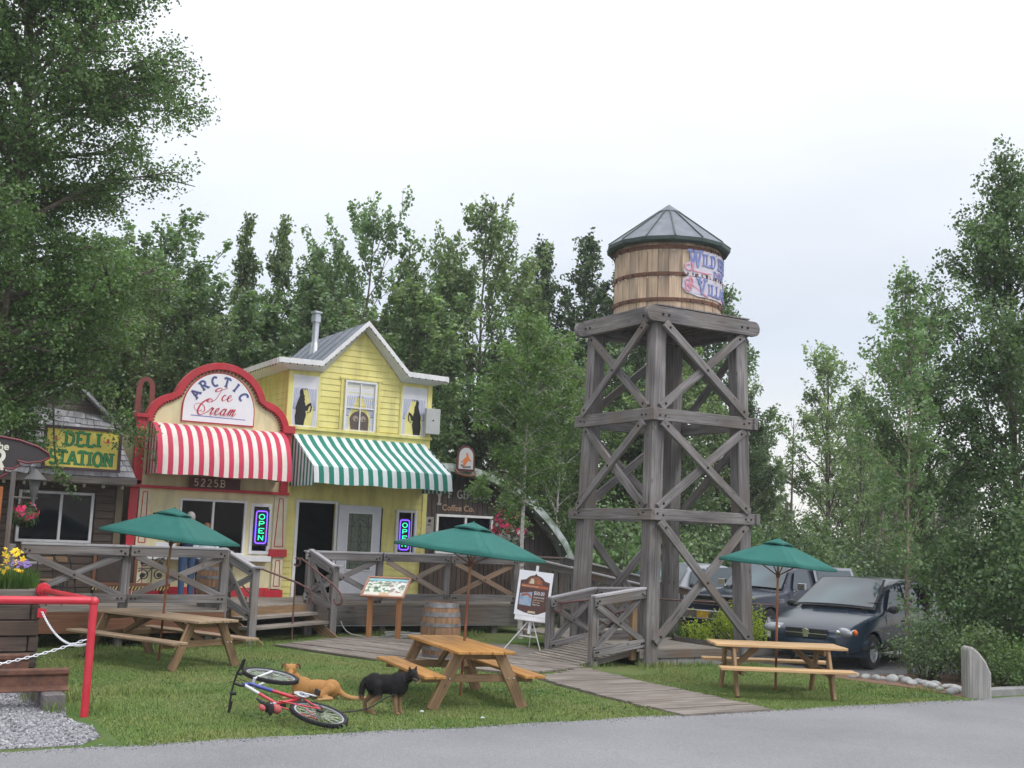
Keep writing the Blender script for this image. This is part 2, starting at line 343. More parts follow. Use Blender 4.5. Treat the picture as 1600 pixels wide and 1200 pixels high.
# ---------------------------------------------------------------- lettering
def arc(cx,cy,rx,ry,a0,a1,n=10): return [(cx+rx*math.cos(math.radians(a0+(a1-a0)*k/n)),cy+ry*math.sin(math.radians(a0+(a1-a0)*k/n))) for k in range(n+1)]
GL={
'A':(.8,[[(.05,0),(.4,1)],[(.4,1),(.75,0)],[(.19,.34),(.61,.34)]],[(.05,0),(.75,0)]),
'B':(.72,[[(.12,0),(.12,1)],[(.12,1)]+arc(.38,.76,.22,.24,90,-90)+[(.12,.52)],[(.12,.52)]+arc(.4,.26,.25,.26,90,-90)+[(.12,0)]],[(.08,0),(.08,1)]),
'C':(.76,[arc(.42,.5,.34,.5,48,312)],[]),
'D':(.76,[[(.12,0),(.12,1)],[(.12,1)]+arc(.32,.5,.36,.5,90,-90)+[(.12,0)]],[(.08,0),(.08,1)]),
'E':(.66,[[(.12,0),(.12,1)],[(.12,1),(.6,1),(.6,.84)],[(.12,.5),(.46,.5)],[(.12,0),(.6,0),(.6,.16)]],[(.08,0),(.08,1)]),
'F':(.62,[[(.12,0),(.12,1)],[(.12,1),(.6,1),(.6,.84)],[(.12,.5),(.46,.5)]],[(.12,0),(.08,1)]),
'U':(.8,[[(.13,1),(.13,.3)]+arc(.4,.3,.27,.3,180,360)+[(.67,1)]],[(.13,1),(.67,1)]),
'G':(.78,[arc(.42,.5,.34,.5,48,330),[(.5,.42),(.74,.42),(.74,.1)]],[]),
'H':(.8,[[(.15,0),(.15,1)],[(.65,0),(.65,1)],[(.15,.5),(.65,.5)]],[(.15,0),(.15,1),(.65,0),(.65,1)]),
'I':(.4,[[(.2,0),(.2,1)]],[(.2,0),(.2,1)]),
'K':(.76,[[(.12,0),(.12,1)],[(.12,.42),(.62,1)],[(.28,.6),(.68,0)]],[(.12,0),(.12,1),(.62,1),(.66,0)]),
'L':(.64,[[(.12,0),(.12,1)],[(.12,0),(.6,0),(.6,.2)]],[(.08,0),(.12,1)]),
'M':(.95,[[(.12,0),(.12,1)],[(.12,1),(.47,.2)],[(.47,.2),(.82,1)],[(.82,1),(.82,0)]],[(.12,0),(.82,0)]),
'N':(.82,[[(.13,0),(.13,1)],[(.13,1),(.67,0)],[(.67,0),(.67,1)]],[(.13,0),(.67,1)]),
'O':(.8,[arc(.4,.5,.33,.5,0,360,20)],[]),
'P':(.7,[[(.12,0),(.12,1)],[(.12,1)]+arc(.36,.73,.25,.27,90,-90)+[(.12,.46)]],[(.12,0),(.08,1)]),
'R':(.76,[[(.12,0),(.12,1)],[(.12,1)]+arc(.38,.75,.24,.25,90,-90)+[(.12,.5)],[(.36,.5),(.68,0)]],[(.12,0),(.08,1),(.68,0)]),
'S':(.68,[arc(.35,.75,.24,.25,30,270,10)+arc(.35,.25,.26,.25,90,-150,10)],[]),
'T':(.7,[[(.35,0),(.35,1)],[(.05,.82),(.05,1),(.65,1),(.65,.82)]],[(.35,0)]),
'V':(.8,[[(.08,1),(.4,0)],[(.4,0),(.72,1)]],[(.08,1),(.72,1)]),
'W':(1.15,[[(.08,1),(.34,0)],[(.34,0),(.57,.9)],[(.57,.9),(.8,0)],[(.8,0),(1.06,1)]],[(.08,1),(1.06,1),(.57,.96)]),
'Y':(.76,[[(.08,1),(.38,.5)],[(.38,.5),(.68,1)],[(.38,.5),(.38,0)]],[(.08,1),(.68,1),(.38,0)]),
'2':(.66,[arc(.33,.73,.23,.27,160,-40,9)+[(.08,0),(.6,0)]],[]),
'5':(.66,[[(.58,1),(.14,1),(.12,.56)]+arc(.32,.3,.25,.3,110,-150,10)],[]),
'&':(.8,[arc(.3,.78,.16,.2,-60,240,12)+[(.62,.0)],[(.24,.6)]+arc(.28,.24,.24,.24,120,340,10)+[(.68,.45)]],[]),
' ':(.4,[],[]),'.':(.3,[arc(.12,.06,.04,.04,0,330,6)],[]),"'":(.3,[[(.15,.75),(.15,1)]],[]),
}
def ribbon(mb,pts,t,d,mapf,k,m=0):
    # flat raised stroke of width t, height d above the panel
    P=[Vector((p[0],p[1])) for p in pts]; n=len(P)
    if n<2: return
    tt=t if isinstance(t,(list,tuple)) else [t]*n
    L_=[];R_=[]
    for i in range(n):
        a=(P[i]-P[i-1]) if i>0 else (P[1]-P[0]); b=(P[i+1]-P[i]) if i<n-1 else a
        if a.length<1e-9:a=b
        if b.length<1e-9:b=a
        a=a.normalized();b=b.normalized(); tg=(a+b)
        if tg.length<1e-6: tg=a
        tg.normalize(); nn=Vector((-tg.y,tg.x)); s=1/max(.5,nn.dot(Vector((-a.y,a.x))))
        L_.append(P[i]+nn*tt[i]/2*s); R_.append(P[i]-nn*tt[i]/2*s)
    dd=d+k*.00025
    vs=[];fs=[]
    for i in range(n):
        vs+= [mapf(L_[i].x,L_[i].y,0),mapf(L_[i].x,L_[i].y,dd),mapf(R_[i].x,R_[i].y,dd),mapf(R_[i].x,R_[i].y,0)]
    for i in range(n-1):
        a=4*i;b=4*i+4
        fs+=[(a,b,b+1,a+1),(a+1,b+1,b+2,a+2),(a+2,b+2,b+3,a+3)]
    fs+=[(0,1,2,3),(4*n-1,4*n-2,4*n-3,4*n-4)]
    mb.add(vs,fs,None,m)
def text_w(s,h,sp=.12,sx=1.): return sum(GL[c][0]*h*sx+sp*h for c in s)-sp*h
def letters(mb,s,h,t,mapf,u0=0,v0=0,serif=True,sp=.12,sx=1.,d=.004,m=0,sw=.3):
    u=u0;k=0
    for c in s:
        wd,st,sf=GL[c]
        for pl in st:
            k+=1
            if len(pl)<5: 
                for i in range(len(pl)-1):
                    k+=1; a,b=pl[i],pl[i+1]; ribbon(mb,[(u+a[0]*h*sx,v0+a[1]*h),(u+b[0]*h*sx,v0+b[1]*h)],t,d,mapf,k,m)
            else: ribbon(mb,[(u+p[0]*h*sx,v0+p[1]*h) for p in pl],t,d,mapf,k,m)
        if serif:
            for x,y in sf:
                k+=1; yy=v0+(y*h*.9+.05*h); ribbon(mb,[(u+(x*sx-sw/2)*h,yy),(u+(x*sx+sw/2)*h,yy)],h*.13,d,mapf,k,m)
        u+=(wd*sx+sp)*h
    return u
def plane_map(O,U,V,Nn):
    O,U,V,Nn=map(Vector,(O,U,V,Nn)); return lambda u,v,d: O+U*u+V*v+Nn*d

# ---------------------------------------------------------------- ground and road
def asphalt_mat():
    m,nt,b,o=newmat('asphalt'); N=nt.nodes.new; L=nt.links.new
    tc=N('ShaderNodeTexCoord'); n1=N('ShaderNodeTexNoise'); n1.inputs['Scale'].default_value=.45; n1.inputs['Detail'].default_value=7; L(tc.outputs['Object'],n1.inputs[0])
    r=N('ShaderNodeValToRGB'); r.color_ramp.elements[0].position=.35; r.color_ramp.elements[1].position=.68; r.color_ramp.elements[0].color=(.175,.178,.188,1); r.color_ramp.elements[1].color=(.225,.226,.236,1); L(n1.outputs[0],r.inputs[0])
    v=N('ShaderNodeTexVoronoi'); v.inputs['Scale'].default_value=85; L(tc.outputs['Object'],v.inputs[0])
    mr=N('ShaderNodeMapRange'); mr.inputs[3].default_value=.82; mr.inputs[4].default_value=1.18; sp=N('ShaderNodeSeparateXYZ'); L(v.outputs['Color'],sp.inputs[0]); L(sp.outputs['X'],mr.inputs[0])
    s=N('ShaderNodeVectorMath'); s.operation='SCALE'; L(r.outputs[0],s.inputs[0]); L(mr.outputs[0],s.inputs['Scale'])
    nw=N('ShaderNodeTexNoise'); nw.inputs['Scale'].default_value=1.2; nw.inputs['Detail'].default_value=5; L(tc.outputs['Object'],nw.inputs[0]); ad=N('ShaderNodeVectorMath'); ad.operation='MULTIPLY_ADD'; L(nw.outputs['Color'],ad.inputs[0]); ad.inputs[1].default_value=(.9,.9,.9); L(tc.outputs['Object'],ad.inputs[2])
    c=N('ShaderNodeTexVoronoi'); c.feature='DISTANCE_TO_EDGE'; c.inputs['Scale'].default_value=.22; L(ad.outputs[0],c.inputs[0])
    mc=N('ShaderNodeMapRange'); mc.inputs[1].default_value=.002; mc.inputs[2].default_value=.007; mc.inputs[3].default_value=.94; mc.inputs[4].default_value=1; L(c.outputs['Distance'],mc.inputs[0])
    s2=N('ShaderNodeVectorMath'); s2.operation='SCALE'; L(s.outputs[0],s2.inputs[0]); L(mc.outputs[0],s2.inputs['Scale']); L(s2.outputs[0],b.inputs['Base Color']); b.inputs['Roughness'].default_value=.85
    bp=N('ShaderNodeBump'); bp.inputs['Strength'].default_value=.7; bp.inputs['Distance'].default_value=.008; L(v.outputs['Distance'],bp.inputs['Height']); L(bp.outputs[0],b.inputs['Normal']); return m
ASPH=asphalt_mat()
LOTM=pmat('parking_lot_asphalt',(.22,.215,.22),.9,(.16,.155,.16),scale=2,bump=.5,bscale=90)
def lawn_mat():
    m,nt,b,o=newmat('lawn_turf'); N=nt.nodes.new; L=nt.links.new
    tc=N('ShaderNodeTexCoord'); n1=N('ShaderNodeTexNoise'); n1.inputs['Scale'].default_value=.55; n1.inputs['Detail'].default_value=6; L(tc.outputs['Object'],n1.inputs[0])
    r=N('ShaderNodeValToRGB'); r.color_ramp.elements[0].position=.38; r.color_ramp.elements[1].position=.66
    r.color_ramp.elements[0].color=(.095,.16,.045,1); r.color_ramp.elements[1].color=(.175,.195,.08,1); L(n1.outputs[0],r.inputs[0])
    n2=N('ShaderNodeTexNoise'); n2.inputs['Scale'].default_value=35; n2.inputs['Detail'].default_value=8; n2.inputs['Roughness'].default_value=.75; L(tc.outputs['Object'],n2.inputs[0])
    mr=N('ShaderNodeMapRange'); mr.inputs[1].default_value=.3; mr.inputs[2].default_value=.7; mr.inputs[3].default_value=.55; mr.inputs[4].default_value=1.35; L(n2.outputs[0],mr.inputs[0])
    s=N('ShaderNodeVectorMath'); s.operation='SCALE'; L(r.outputs[0],s.inputs[0]); L(mr.outputs[0],s.inputs['Scale']); L(s.outputs[0],b.inputs['Base Color'])
    b.inputs['Roughness'].default_value=.9; b.inputs['Specular IOR Level'].default_value=.1
    bp=N('ShaderNodeBump'); bp.inputs['Strength'].default_value=.9; bp.inputs['Distance'].default_value=.03; L(n2.outputs[0],bp.inputs['Height']); L(bp.outputs[0],b.inputs['Normal'])
    return m
LAWN=lawn_mat()
EARTH=pmat('forest_floor_earth',(.06,.06,.03),.95,(.03,.035,.015),scale=.8,bump=.6,bscale=12)
def sheet(name,poly,z,mat,th=0.0):
    mb=MB(); mb.add([(x,y,z) for x,y in poly],[tuple(range(len(poly)))]); return struct(name,mb,mat)
sheet('ground',[(-300,-300),(400,-300),(400,500),(-300,500)],-.008,EARTH)
rr=random.Random(3)
edge=[(x*.25,12.06+.05*math.sin(x*.9)+.05*math.sin(x*.37+1)+rr.uniform(-.025,.025)) for x in range(-80,126)]
sheet('lawn',[(-20,11.4),(22,11.4),(22,24.9),(-20,24.9)],0,LAWN)
sheet('road',[(-120,-40),(180,-40),(180,12.1),(31.3,12.1)]+edge[::-1]+[(-20.2,12.1),(-120,12.1)],.006,ASPH)
lotp=[(15.9,14.9),(16.6,14.2),(18.5,13.9),(40,13.6),(60,20),(40,46),(20,30),(17.4,23.5),(16.6,20),(15.7,17.3)]
sheet('parking_lot',lotp,.004,LOTM)
GRVB=pmat('crushed_gravel_base',(.36,.36,.38),.9,(.17,.17,.18),scale=60,bump=1.,bscale=70,detail=3)
gp=[(-6,12.15),(2.35,12.2),(2.62,12.6),(2.66,13.2),(2.5,13.9),(2.62,14.6),(2.4,15.6),(2.2,17.2),(-6,17.2)]
sheet('gravel_bed',gp,.004,GRVB)
def inpoly(x,y,P):
    c=False;j=len(P)-1
    for i in range(len(P)):
        if (P[i][1]>y)!=(P[j][1]>y) and x<(P[j][0]-P[i][0])*(y-P[i][1])/(P[j][1]-P[i][1])+P[i][0]: c=not c
        j=i
    return c
def rocks(n,region,smin,smax,seed,z=0.,jit=.3):
    r=random.Random(seed); mb=MB()
    base=[(1,0,0),(-1,0,0),(0,1,0),(0,-1,0),(0,0,1),(0,0,-1)]; bf=[(0,2,4),(2,1,4),(1,3,4),(3,0,4),(2,0,5),(1,2,5),(3,1,5),(0,3,5)]
    k=0
    while k<n:
        x,y=region(r)
        if x is None: continue
        s=r.uniform(smin,smax); M=Matrix.Rotation(r.uniform(0,6),3,Vector((r.uniform(-1,1),r.uniform(-1,1),r.uniform(-1,1))).normalized())
        vs=[(M@(Vector(b)*s*r.uniform(.6,1.2))*1.0)+Vector((x,y,z+s*.35)) for b in base]
        mb.add(vs,bf); k+=1
    return mb
def greg(r):
    x,y=r.uniform(-1.5,2.7),r.uniform(12.1,17)
    return (x,y) if inpoly(x,y,gp) else (None,None)
def islandmat(name,cols,rough=.8):
    m,nt,b,o=newmat(name); g=nt.nodes.new('ShaderNodeNewGeometry'); r=nt.nodes.new('ShaderNodeValToRGB')
    r.color_ramp.elements[0].color=c4(cols[0]); r.color_ramp.elements[1].color=c4(cols[-1])
    for i,c in enumerate(cols[1:-1]): e=r.color_ramp.elements.new((i+1)/(len(cols)-1)); e.color=c4(c)
    nt.links.new(g.outputs['Random Per Island'],r.inputs[0]); nt.links.new(r.outputs[0],b.inputs['Base Color']); b.inputs['Roughness'].default_value=rough; return m
PEB=islandmat('crushed_stone',[(.09,.09,.10),(.21,.21,.23),(.30,.30,.32),(.44,.44,.46)])
struct('gravel',rocks(15000,greg,.009,.024,5),PEB,kind='stuff')
# ---------------------------------------------------------------- boardwalk
def clip(poly,a,b):   # keep left of a->b
    o=[]
    for i in range(len(poly)):
        p,q=poly[i-1],poly[i]
        sp=(b[0]-a[0])*(p[1]-a[1])-(b[1]-a[1])*(p[0]-a[0]); sq=(b[0]-a[0])*(q[1]-a[1])-(b[1]-a[1])*(q[0]-a[0])
        if (sp>=0)!=(sq>=0):
            t=sp/(sp-sq); o.append((p[0]+(q[0]-p[0])*t,p[1]+(q[1]-p[1])*t))
        if sq>=0: o.append(q)
    return o
def planked(mb,hull,dirv,wd,zt,th,gap=.012,jz=.006,seed=1):
    r=random.Random(seed); d=Vector(dirv).normalized(); n=Vector((-d.y,d.x)); s=[Vector(p).dot(n) for p in hull]; a=min(s)
    # hull must be counterclockwise
    while a<max(s):
        w2=wd-gap; A=n*a;B=n*(a+w2)
        strip=[tuple(A-d*80),tuple(A+d*80),tuple(B+d*80),tuple(B-d*80)]
        P=strip
        for i in range(len(hull)): P=clip(P,hull[i-1],hull[i])
        if len(P)>2:
            z=zt+r.uniform(-jz,jz); mb.prism(P,th,Matrix.Translation((0,0,z-th)),gr=0 if abs(d.x)>abs(d.y) else 1)
        a+=wd
mb=MB()
planked(mb,[(7.38,21.15),(8.25,18.7),(9.8,16.2),(11.5,16.9),(12.35,19.2),(12.3,20.5),(11.1,21.5),(9.4,22.55)],(.42,-.9),.19,.035,.03,seed=2,jz=.009)
y=16.62
while y>11.98:
    xl=9.72+.06*math.sin(y*1.3)+max(0,(y-15.)*.05); xr=11.28+.03*math.sin(y)+max(0,(y-15)*.09)
    if y>15.85: xl+= (y-15.85)*1.6
    mb.box(((xl+xr)/2+rr.uniform(-.02,.02),y-.07,.018+rr.uniform(-.005,.006)),(xr-xl+rr.uniform(-.04,.04),.138,.034),rz=rr.uniform(-.006,.006)+.03,gr=0); y-=.15
struct('boardwalk',mb,WALKM)

# ---------------------------------------------------------------- water tower
TX,TY=14.07,18.12
tw=thing('water_tower','tall grey timber water tower carrying a round stave tank with a ribbed cone roof','water tower',(TX,TY,0))
def half(z): return 1.27-.15*z/6.4
def bolts(mb,c,nrm,r=.022):
    # nrm outward unit
    M=Vector(nrm).to_track_quat('Z','Y').to_matrix().to_4x4(); M.translation=Vector(c)
    mb.lathe([(r,0),(r,.012),(r*.6,.02),(0.001,.022)],n=8,M=M,m=1)
LG=.27
for sx,sy in ((-1,-1),(1,-1),(-1,1),(1,1)):
    mb=MB(); h0,h1=half(0)-LG/2,half(6.3)-LG/2
    p0=Vector((TX+sx*h0,TY+sy*h0,-.02));p1=Vector((TX+sx*h1,TY+sy*h1,6.32))
    mb.beam(p0,p1,LG,LG,up=(0,1,0))
    part('leg',mb,[GREY,BOLT],tw,bevel=.012)
def face_pts(f,s,z,out):
    # f: 0 front(-y) 1 left(-x) 2 back 3 right ; s=-1..1 along the face
    h=half(z)
    return {0:(TX+s*h,TY-h-out,z),1:(TX-h-out,TY+s*h,z),2:(TX+s*h,TY+h+out,z),3:(TX+h+out,TY+s*h,z)}[f]
FN={0:(0,-1,0),1:(-1,0,0),2:(0,1,0),3:(1,0,0)}
for f in range(4):
    n=Vector(FN[f])
    for za,zb in ((4.44,4.67),(2.61,2.82)):
        zc=(za+zb)/2; mb=MB(); e=1.08+(.05 if f%2 else 0)
        a=Vector(face_pts(f,-e,zc,.055+.002*f));b=Vector(face_pts(f,e,zc,.055+.002*f)); mb.beam(a,b,.09,zb-za,up=(0,0,1))
        for s in (-.93,-.82,.82,.93):
            p=Vector(face_pts(f,s,zc+rr.uniform(-.03,.03),.101)); bolts(mb,p,n)
        part('cross_beam',mb,[GREY,BOLT],tw,bevel=.008)
    secs=[(4.69,6.28),(2.84,4.42)]+([(.42,2.59)] if f==0 else ([(.3,2.59)] if f in(2,) else []))
    for za,zb in secs:
        for q,(sa,sb) in enumerate(((-.88,.88),(.88,-.88))):
            mb=MB(); out=.03+.078*q+.001*f
            a=Vector(face_pts(f,sa,za,out));b=Vector(face_pts(f,sb,zb,out)); mb.beam(a,b,.075,.155,up=n.cross(b-a))
            for t in (.05,.5,.95):
                p=a.lerp(b,t)+n*.0385
                bolts(mb,p,n,.026)
            part('brace',mb,[GREY,BOLT],tw,bevel=.008)
# platform beams with rounded ends
def round_beam(a,b,w_,h_,n,m=0):
    a=Vector(a);b=Vector(b);d=(b-a);Ln=d.length;d.normalize();n=Vector(n);r=h_*.45
    P=[]
    for cx,sg,a0 in ((Ln-r,1,-90),(r,-1,90)):
        for k in range(9):
            an=math.radians(a0+180*k/8); P.append((cx+r*math.cos(an),(h_/2)*math.sin(an)))
    mb=MB(); M=MAT(d,(0,0,1),n,a); 
    if M.to_3x3().determinant()<0: M=MAT(d,(0,0,1),-n,a+n*w_)
    mb.prism(P,w_,M,m=m); return mb
hp=half(6.35)
for f in range(4):
    n=Vector(FN[f]); zc=6.44
    if f in(0,2): a=(TX-hp-.28,TY+(-1 if f==0 else 1)*(hp+.004),zc);b=(TX+hp+.24,a[1],zc)
    else: a=(TX+(-1 if f==1 else 1)*(hp+.004),TY-hp-.0,zc);b=(a[0],TY+hp+.3,zc)
    mb=round_beam(a,b,.11,.29,n)
    for s in (-.93,-.8,.8,.93): bolts(mb,Vector(face_pts(f,s,zc,.118)),n,.028)
    part('platform_beam',mb,[GREY,BOLT],tw,bevel=.006)
mb=MB()
for k in range(-4,5): mb.box((TX+k*.26,TY,6.54),(.05,2*hp-.02,.15),gr=1)
part('platform_joists',mb,GREYD,tw)
mb=MB(); x=TX-hp-.06
while x<TX+hp-.05:
    mb.box((x+.07,TY,6.612+rr.uniform(0,.004)),(.136,2*hp+.24,.03),gr=1); x+=.142
part('platform_deck',mb,GREY,tw,bevel=.004)
# tank
TR=1.07
mb=MB(); ns=30; a=0
while a<2*math.pi-.01:
    da=min(rr.uniform(.17,.25),2*math.pi-a); 
    if 2*math.pi-a-da<.1: da=2*math.pi-a
    rad=TR+rr.uniform(-.006,.006); o1=rr.uniform(0,50)
    a0,a1=a+.004,a+da-.004; P=[]
    K=4
    vs=[];fs=[];uvs=[]
    for zi,z in enumerate((6.66,8.12)):
        for k in range(K+1):
            t=a0+(a1-a0)*k/K; vs.append((TX+rad*math.cos(t),TY+rad*math.sin(t),z))
    for k in range(K):
        fs.append((k,k+1,K+2+k,K+1+k)); uvs.append([(6.66+o1,o1+k*.05),(6.66+o1,o1+k*.05+.05),(8.12+o1,o1+k*.05+.05),(8.12+o1,o1+k*.05)])
    for t,k in ((a0,0),(a1,K)):
        b=len(vs); vs+=[(TX+(rad-.04)*math.cos(t),TY+(rad-.04)*math.sin(t),6.66),(TX+(rad-.04)*math.cos(t),TY+(rad-.04)*math.sin(t),8.12)]
        fs.append((k,b,b+1,K+1+k)); uvs.append([(0,0)]*4)
    mb.add(vs,fs,uvs); a+=da
mb.lathe([(TR-.04,6.66),(TR-.04,8.12)],n=48,c=(TX,TY,0))
tank=part('tank',mb,STAVE,tw)
for z,h in ((6.84,.035),(7.345,.035),(7.875,.035)):
    mb=MB(); mb.lathe([(TR+.005,z-h),(TR+.022,z-h),(TR+.022,z+h),(TR+.005,z+h)],n=64,c=(TX,TY,0))
    for k in range(26):
        t=2*math.pi*k/26+.1*math.sin(z*9); mb.box((TX+(TR+.028)*math.cos(t),TY+(TR+.028)*math.sin(t),z+.0),(.025,.04,.055),rz=t)
    part('hoop',mb,RUST,tank,smooth=40)
BLB=pmat('bulb_glass',(.75,.72,.65),.2)
for k in range(28):
    t=2*math.pi*(k+.5)/28
    for dr_,zz_ in ((.05,7.80),(.06,8.0),(.05,7.27)): part('bulb',MB().ell((TX+(TR+dr_)*math.cos(t),TY+(TR+dr_)*math.sin(t),zz_),.014,6,5),BLB,tank)
# roof: 14 sided ribbed cone
NS=14; ER=1.24; z0,z1=8.06,8.86; r1=.19
mb=MB(); vs=[];fs=[]
ang=[2*math.pi*k/NS+.12 for k in range(NS)]
for t in ang:
    vs+=[(TX+ER*math.cos(t),TY+ER*math.sin(t),z0-.065),(TX+(ER+.01)*math.cos(t),TY+(ER+.01)*math.sin(t),z0),(TX+r1*math.cos(t),TY+r1*math.sin(t),z1),(TX+(ER-.06)*math.cos(t),TY+(ER-.06)*math.sin(t),z0-.11)]
mi=[]
for k in range(NS):
    l=(k+1)%NS; fs+=[(4*k,4*l,4*l+1,4*k+1),(4*k+1,4*l+1,4*l+2,4*k+2),(4*k,4*k+3,4*l+3,4*l)]; mi+=[1,0,1]
mb.add(vs,fs,None,mi)
for t in ang:
    mb.beam((TX+(ER+.01)*math.cos(t),TY+(ER+.01)*math.sin(t),z0+.012),(TX+r1*math.cos(t),TY+r1*math.sin(t),z1+.012),.02,.03,m=1)
mb.lathe([(TR+.0,7.97),(ER-.05,7.955)],n=28,c=(TX,TY,0),m=1)
rf=part('roof',mb,[METG,TEALM],tw)
mb=MB(); mb.lathe([(.24,8.80),(.25,8.85),(.0,9.03)],n=NS,c=(TX,TY,0)); part('roof_cap',mb,METG,rf)
# lettering wrapped round the tank
PH0=-127.8
def tmap(u,v,d):
    t=math.radians(PH0)+u/TR; r_=TR+.03+d; return Vector((TX+r_*math.cos(t),TY+r_*math.sin(t),v))
def curved_panel(mb,poly_rows,m=0):
    # rows of (v, u0, u1)
    P=[]
    for v,u0,u1 in poly_rows: P.append([tmap(u0+(u1-u0)*k/24,v,-.008) for k in range(25)])
    mb.grid(P,m=m)
    P2=[[tmap(u0+(u1-u0)*k/24,v,-.02) for k in range(25)] for v,u0,u1 in poly_rows]
    mb.grid([P[-1],P2[-1]],m=m); mb.grid([P[0],P2[0]],m=m); mb.grid([[p[0] for p in P],[p[0] for p in P2]],m=m); mb.grid([[p[-1] for p in P],[p[-1] for p in P2]],m=m)
mb=MB()
curved_panel(mb,[(6.93,.62,2.62),(6.99,.36,2.7),(7.10,.28,2.72),(7.26,.30,2.72),(7.32,.40,2.70),(7.36,.34,2.68),(7.42,.30,2.68),(7.56,.34,2.66),(7.60,.42,2.62),(7.72,.44,2.52),(7.84,.50,2.40),(7.86,.62,2.30)],m=0)
k=letters(mb,'W',.34,.036,tmap,u0=.40,v0=7.50,m=1,d=.006,sx=.72)
letters(mb,'ILD BERRY',.23,.026,tmap,u0=k-.03,v0=7.55,m=1,d=.006,sp=.06,sx=.85)
letters(mb,'PARK',.13,.02,tmap,u0=1.02,v0=7.36,m=1,d=.006)
letters(mb,'V',.32,.034,tmap,u0=.60,v0=6.98,m=1,d=.006,sx=.8)
letters(mb,'ILLAGE',.22,.026,tmap,u0=.84,v0=6.99,m=1,d=.006,sp=.08)
def swirl(cx,cy,r0,r1,a0,turns,n=26): return [(cx+(r0+(r1-r0)*i/n)*math.cos(a0+turns*2*math.pi*i/n),cy+(r0+(r1-r0)*i/n)*math.sin(a0+turns*2*math.pi*i/n)) for i in range(n+1)]
ribbon(mb,swirl(.40,7.20,.03,.10,0,1.2)+[(.42,7.08)],.022,.007,tmap,3,2)
ribbon(mb,swirl(.42,7.08,.02,.09,2,-1.1)+[(.8,6.96),(1.4,6.93),(2.4,6.95)],.024,.007,tmap,7,2)
ribbon(mb,swirl(.40,7.50,.04,.10,1,1.0)+[(.5,7.42),(.8,7.40),(1.2,7.46),(1.7,7.5),(2.4,7.45)],.022,.007,tmap,11,2)
ribbon(mb,swirl(.66,7.22,.01,.05,3,-1.)+[(.62,7.3),(.68,7.33)],.016,.007,tmap,14,1)
part('painted_lettering',mb,[pmat('pale_lilac_sign_panel',(.60,.58,.68),.5,(.50,.46,.52)),BLUEP,PINKP],tank)

# ---------------------------------------------------------------- buildings
FY=25.4
def clap(mb,poly,z0,z1,Y,h=.125,m=0,step=None):
    """horizontal clapboards over a facade polygon (x,z)"""
    z=z0
    while z<z1-.01:
        zt=min(z+h,z1)
        P=clip(clip(list(poly),(1e3,zt),(-1e3,zt)),(-1e3,z),(1e3,z))
        if len(P)>2:
            xs=lambda zz:[p[0] for p in P if abs(p[1]-zz)<1e-4]
            o1,o2=rr.uniform(0,30),rr.uniform(0,30)
            vs=[];
            for (x,zz) in P:
                t=(zz-z)/h; vs.append((x,Y-.022+.016*t,zz))
            f=[tuple(range(len(P)))]; uvs=[[(p[0]+o1,p[1]+o2) for p in P]]
            b=xs(z)
            if len(b)>=2:
                n=len(vs); vs+=[(min(b),Y-.022,z),(max(b),Y-.022,z),(max(b),Y,z),(min(b),Y,z)]; f.append((n,n+1,n+2,n+3)); uvs.append([(0,0)]*4)
            mb.add(vs,f,uvs,m)
        z+=h
def fbox(mb,x0,x1,z0,z1,Y,t,m=0,gr=None): mb.box(((x0+x1)/2,Y-t/2,(z0+z1)/2),(x1-x0,t,z1-z0),m=m,gr=gr)
def frame(mb,x0,x1,z0,z1,w_,Y,t,m=0):
    fbox(mb,x0,x1,z1-w_,z1,Y,t,m); fbox(mb,x0,x1,z0,z0+w_,Y,t,m); fbox(mb,x0,x0+w_,z0+w_,z1-w_,Y,t,m); fbox(mb,x1-w_,x1,z0+w_,z1-w_,Y,t,m)
# --- ice cream shop
ice=thing('ice_cream_shop','cream fronted shop with a red scalloped arched top and a red striped awning','shop building',(7.2,FY,0))
YI=FY-.02
def arch_pts(off=0.):
    P=[]
    cx,cz,R=7.215,4.72,1.06
    # left shoulder arc, main arc, right shoulder arc, all offset outward by off
    def sh(c,r,a0,a1,n): return [(c[0]+(r+off)*math.cos(math.radians(a0+(a1-a0)*k/n)),c[1]+(r+off)*math.sin(math.radians(a0+(a1-a0)*k/n))) for k in range(n+1)]
    left=sh((6.27,4.36),.66,180,105,10); right=sh((8.16,4.36),.66,75,0,10)
    mainl=sh((cx,cz),R,163,17,26)
    return left+mainl+right
outer=arch_pts(0); inner=arch_pts(-.15)
mb=MB()
wallp=[(5.44,.0),(8.70,.0),(8.70,3.0),(8.80,4.36)]+arch_pts(-.02)[::-1]+[(5.62,4.36),(5.44,3.0)]
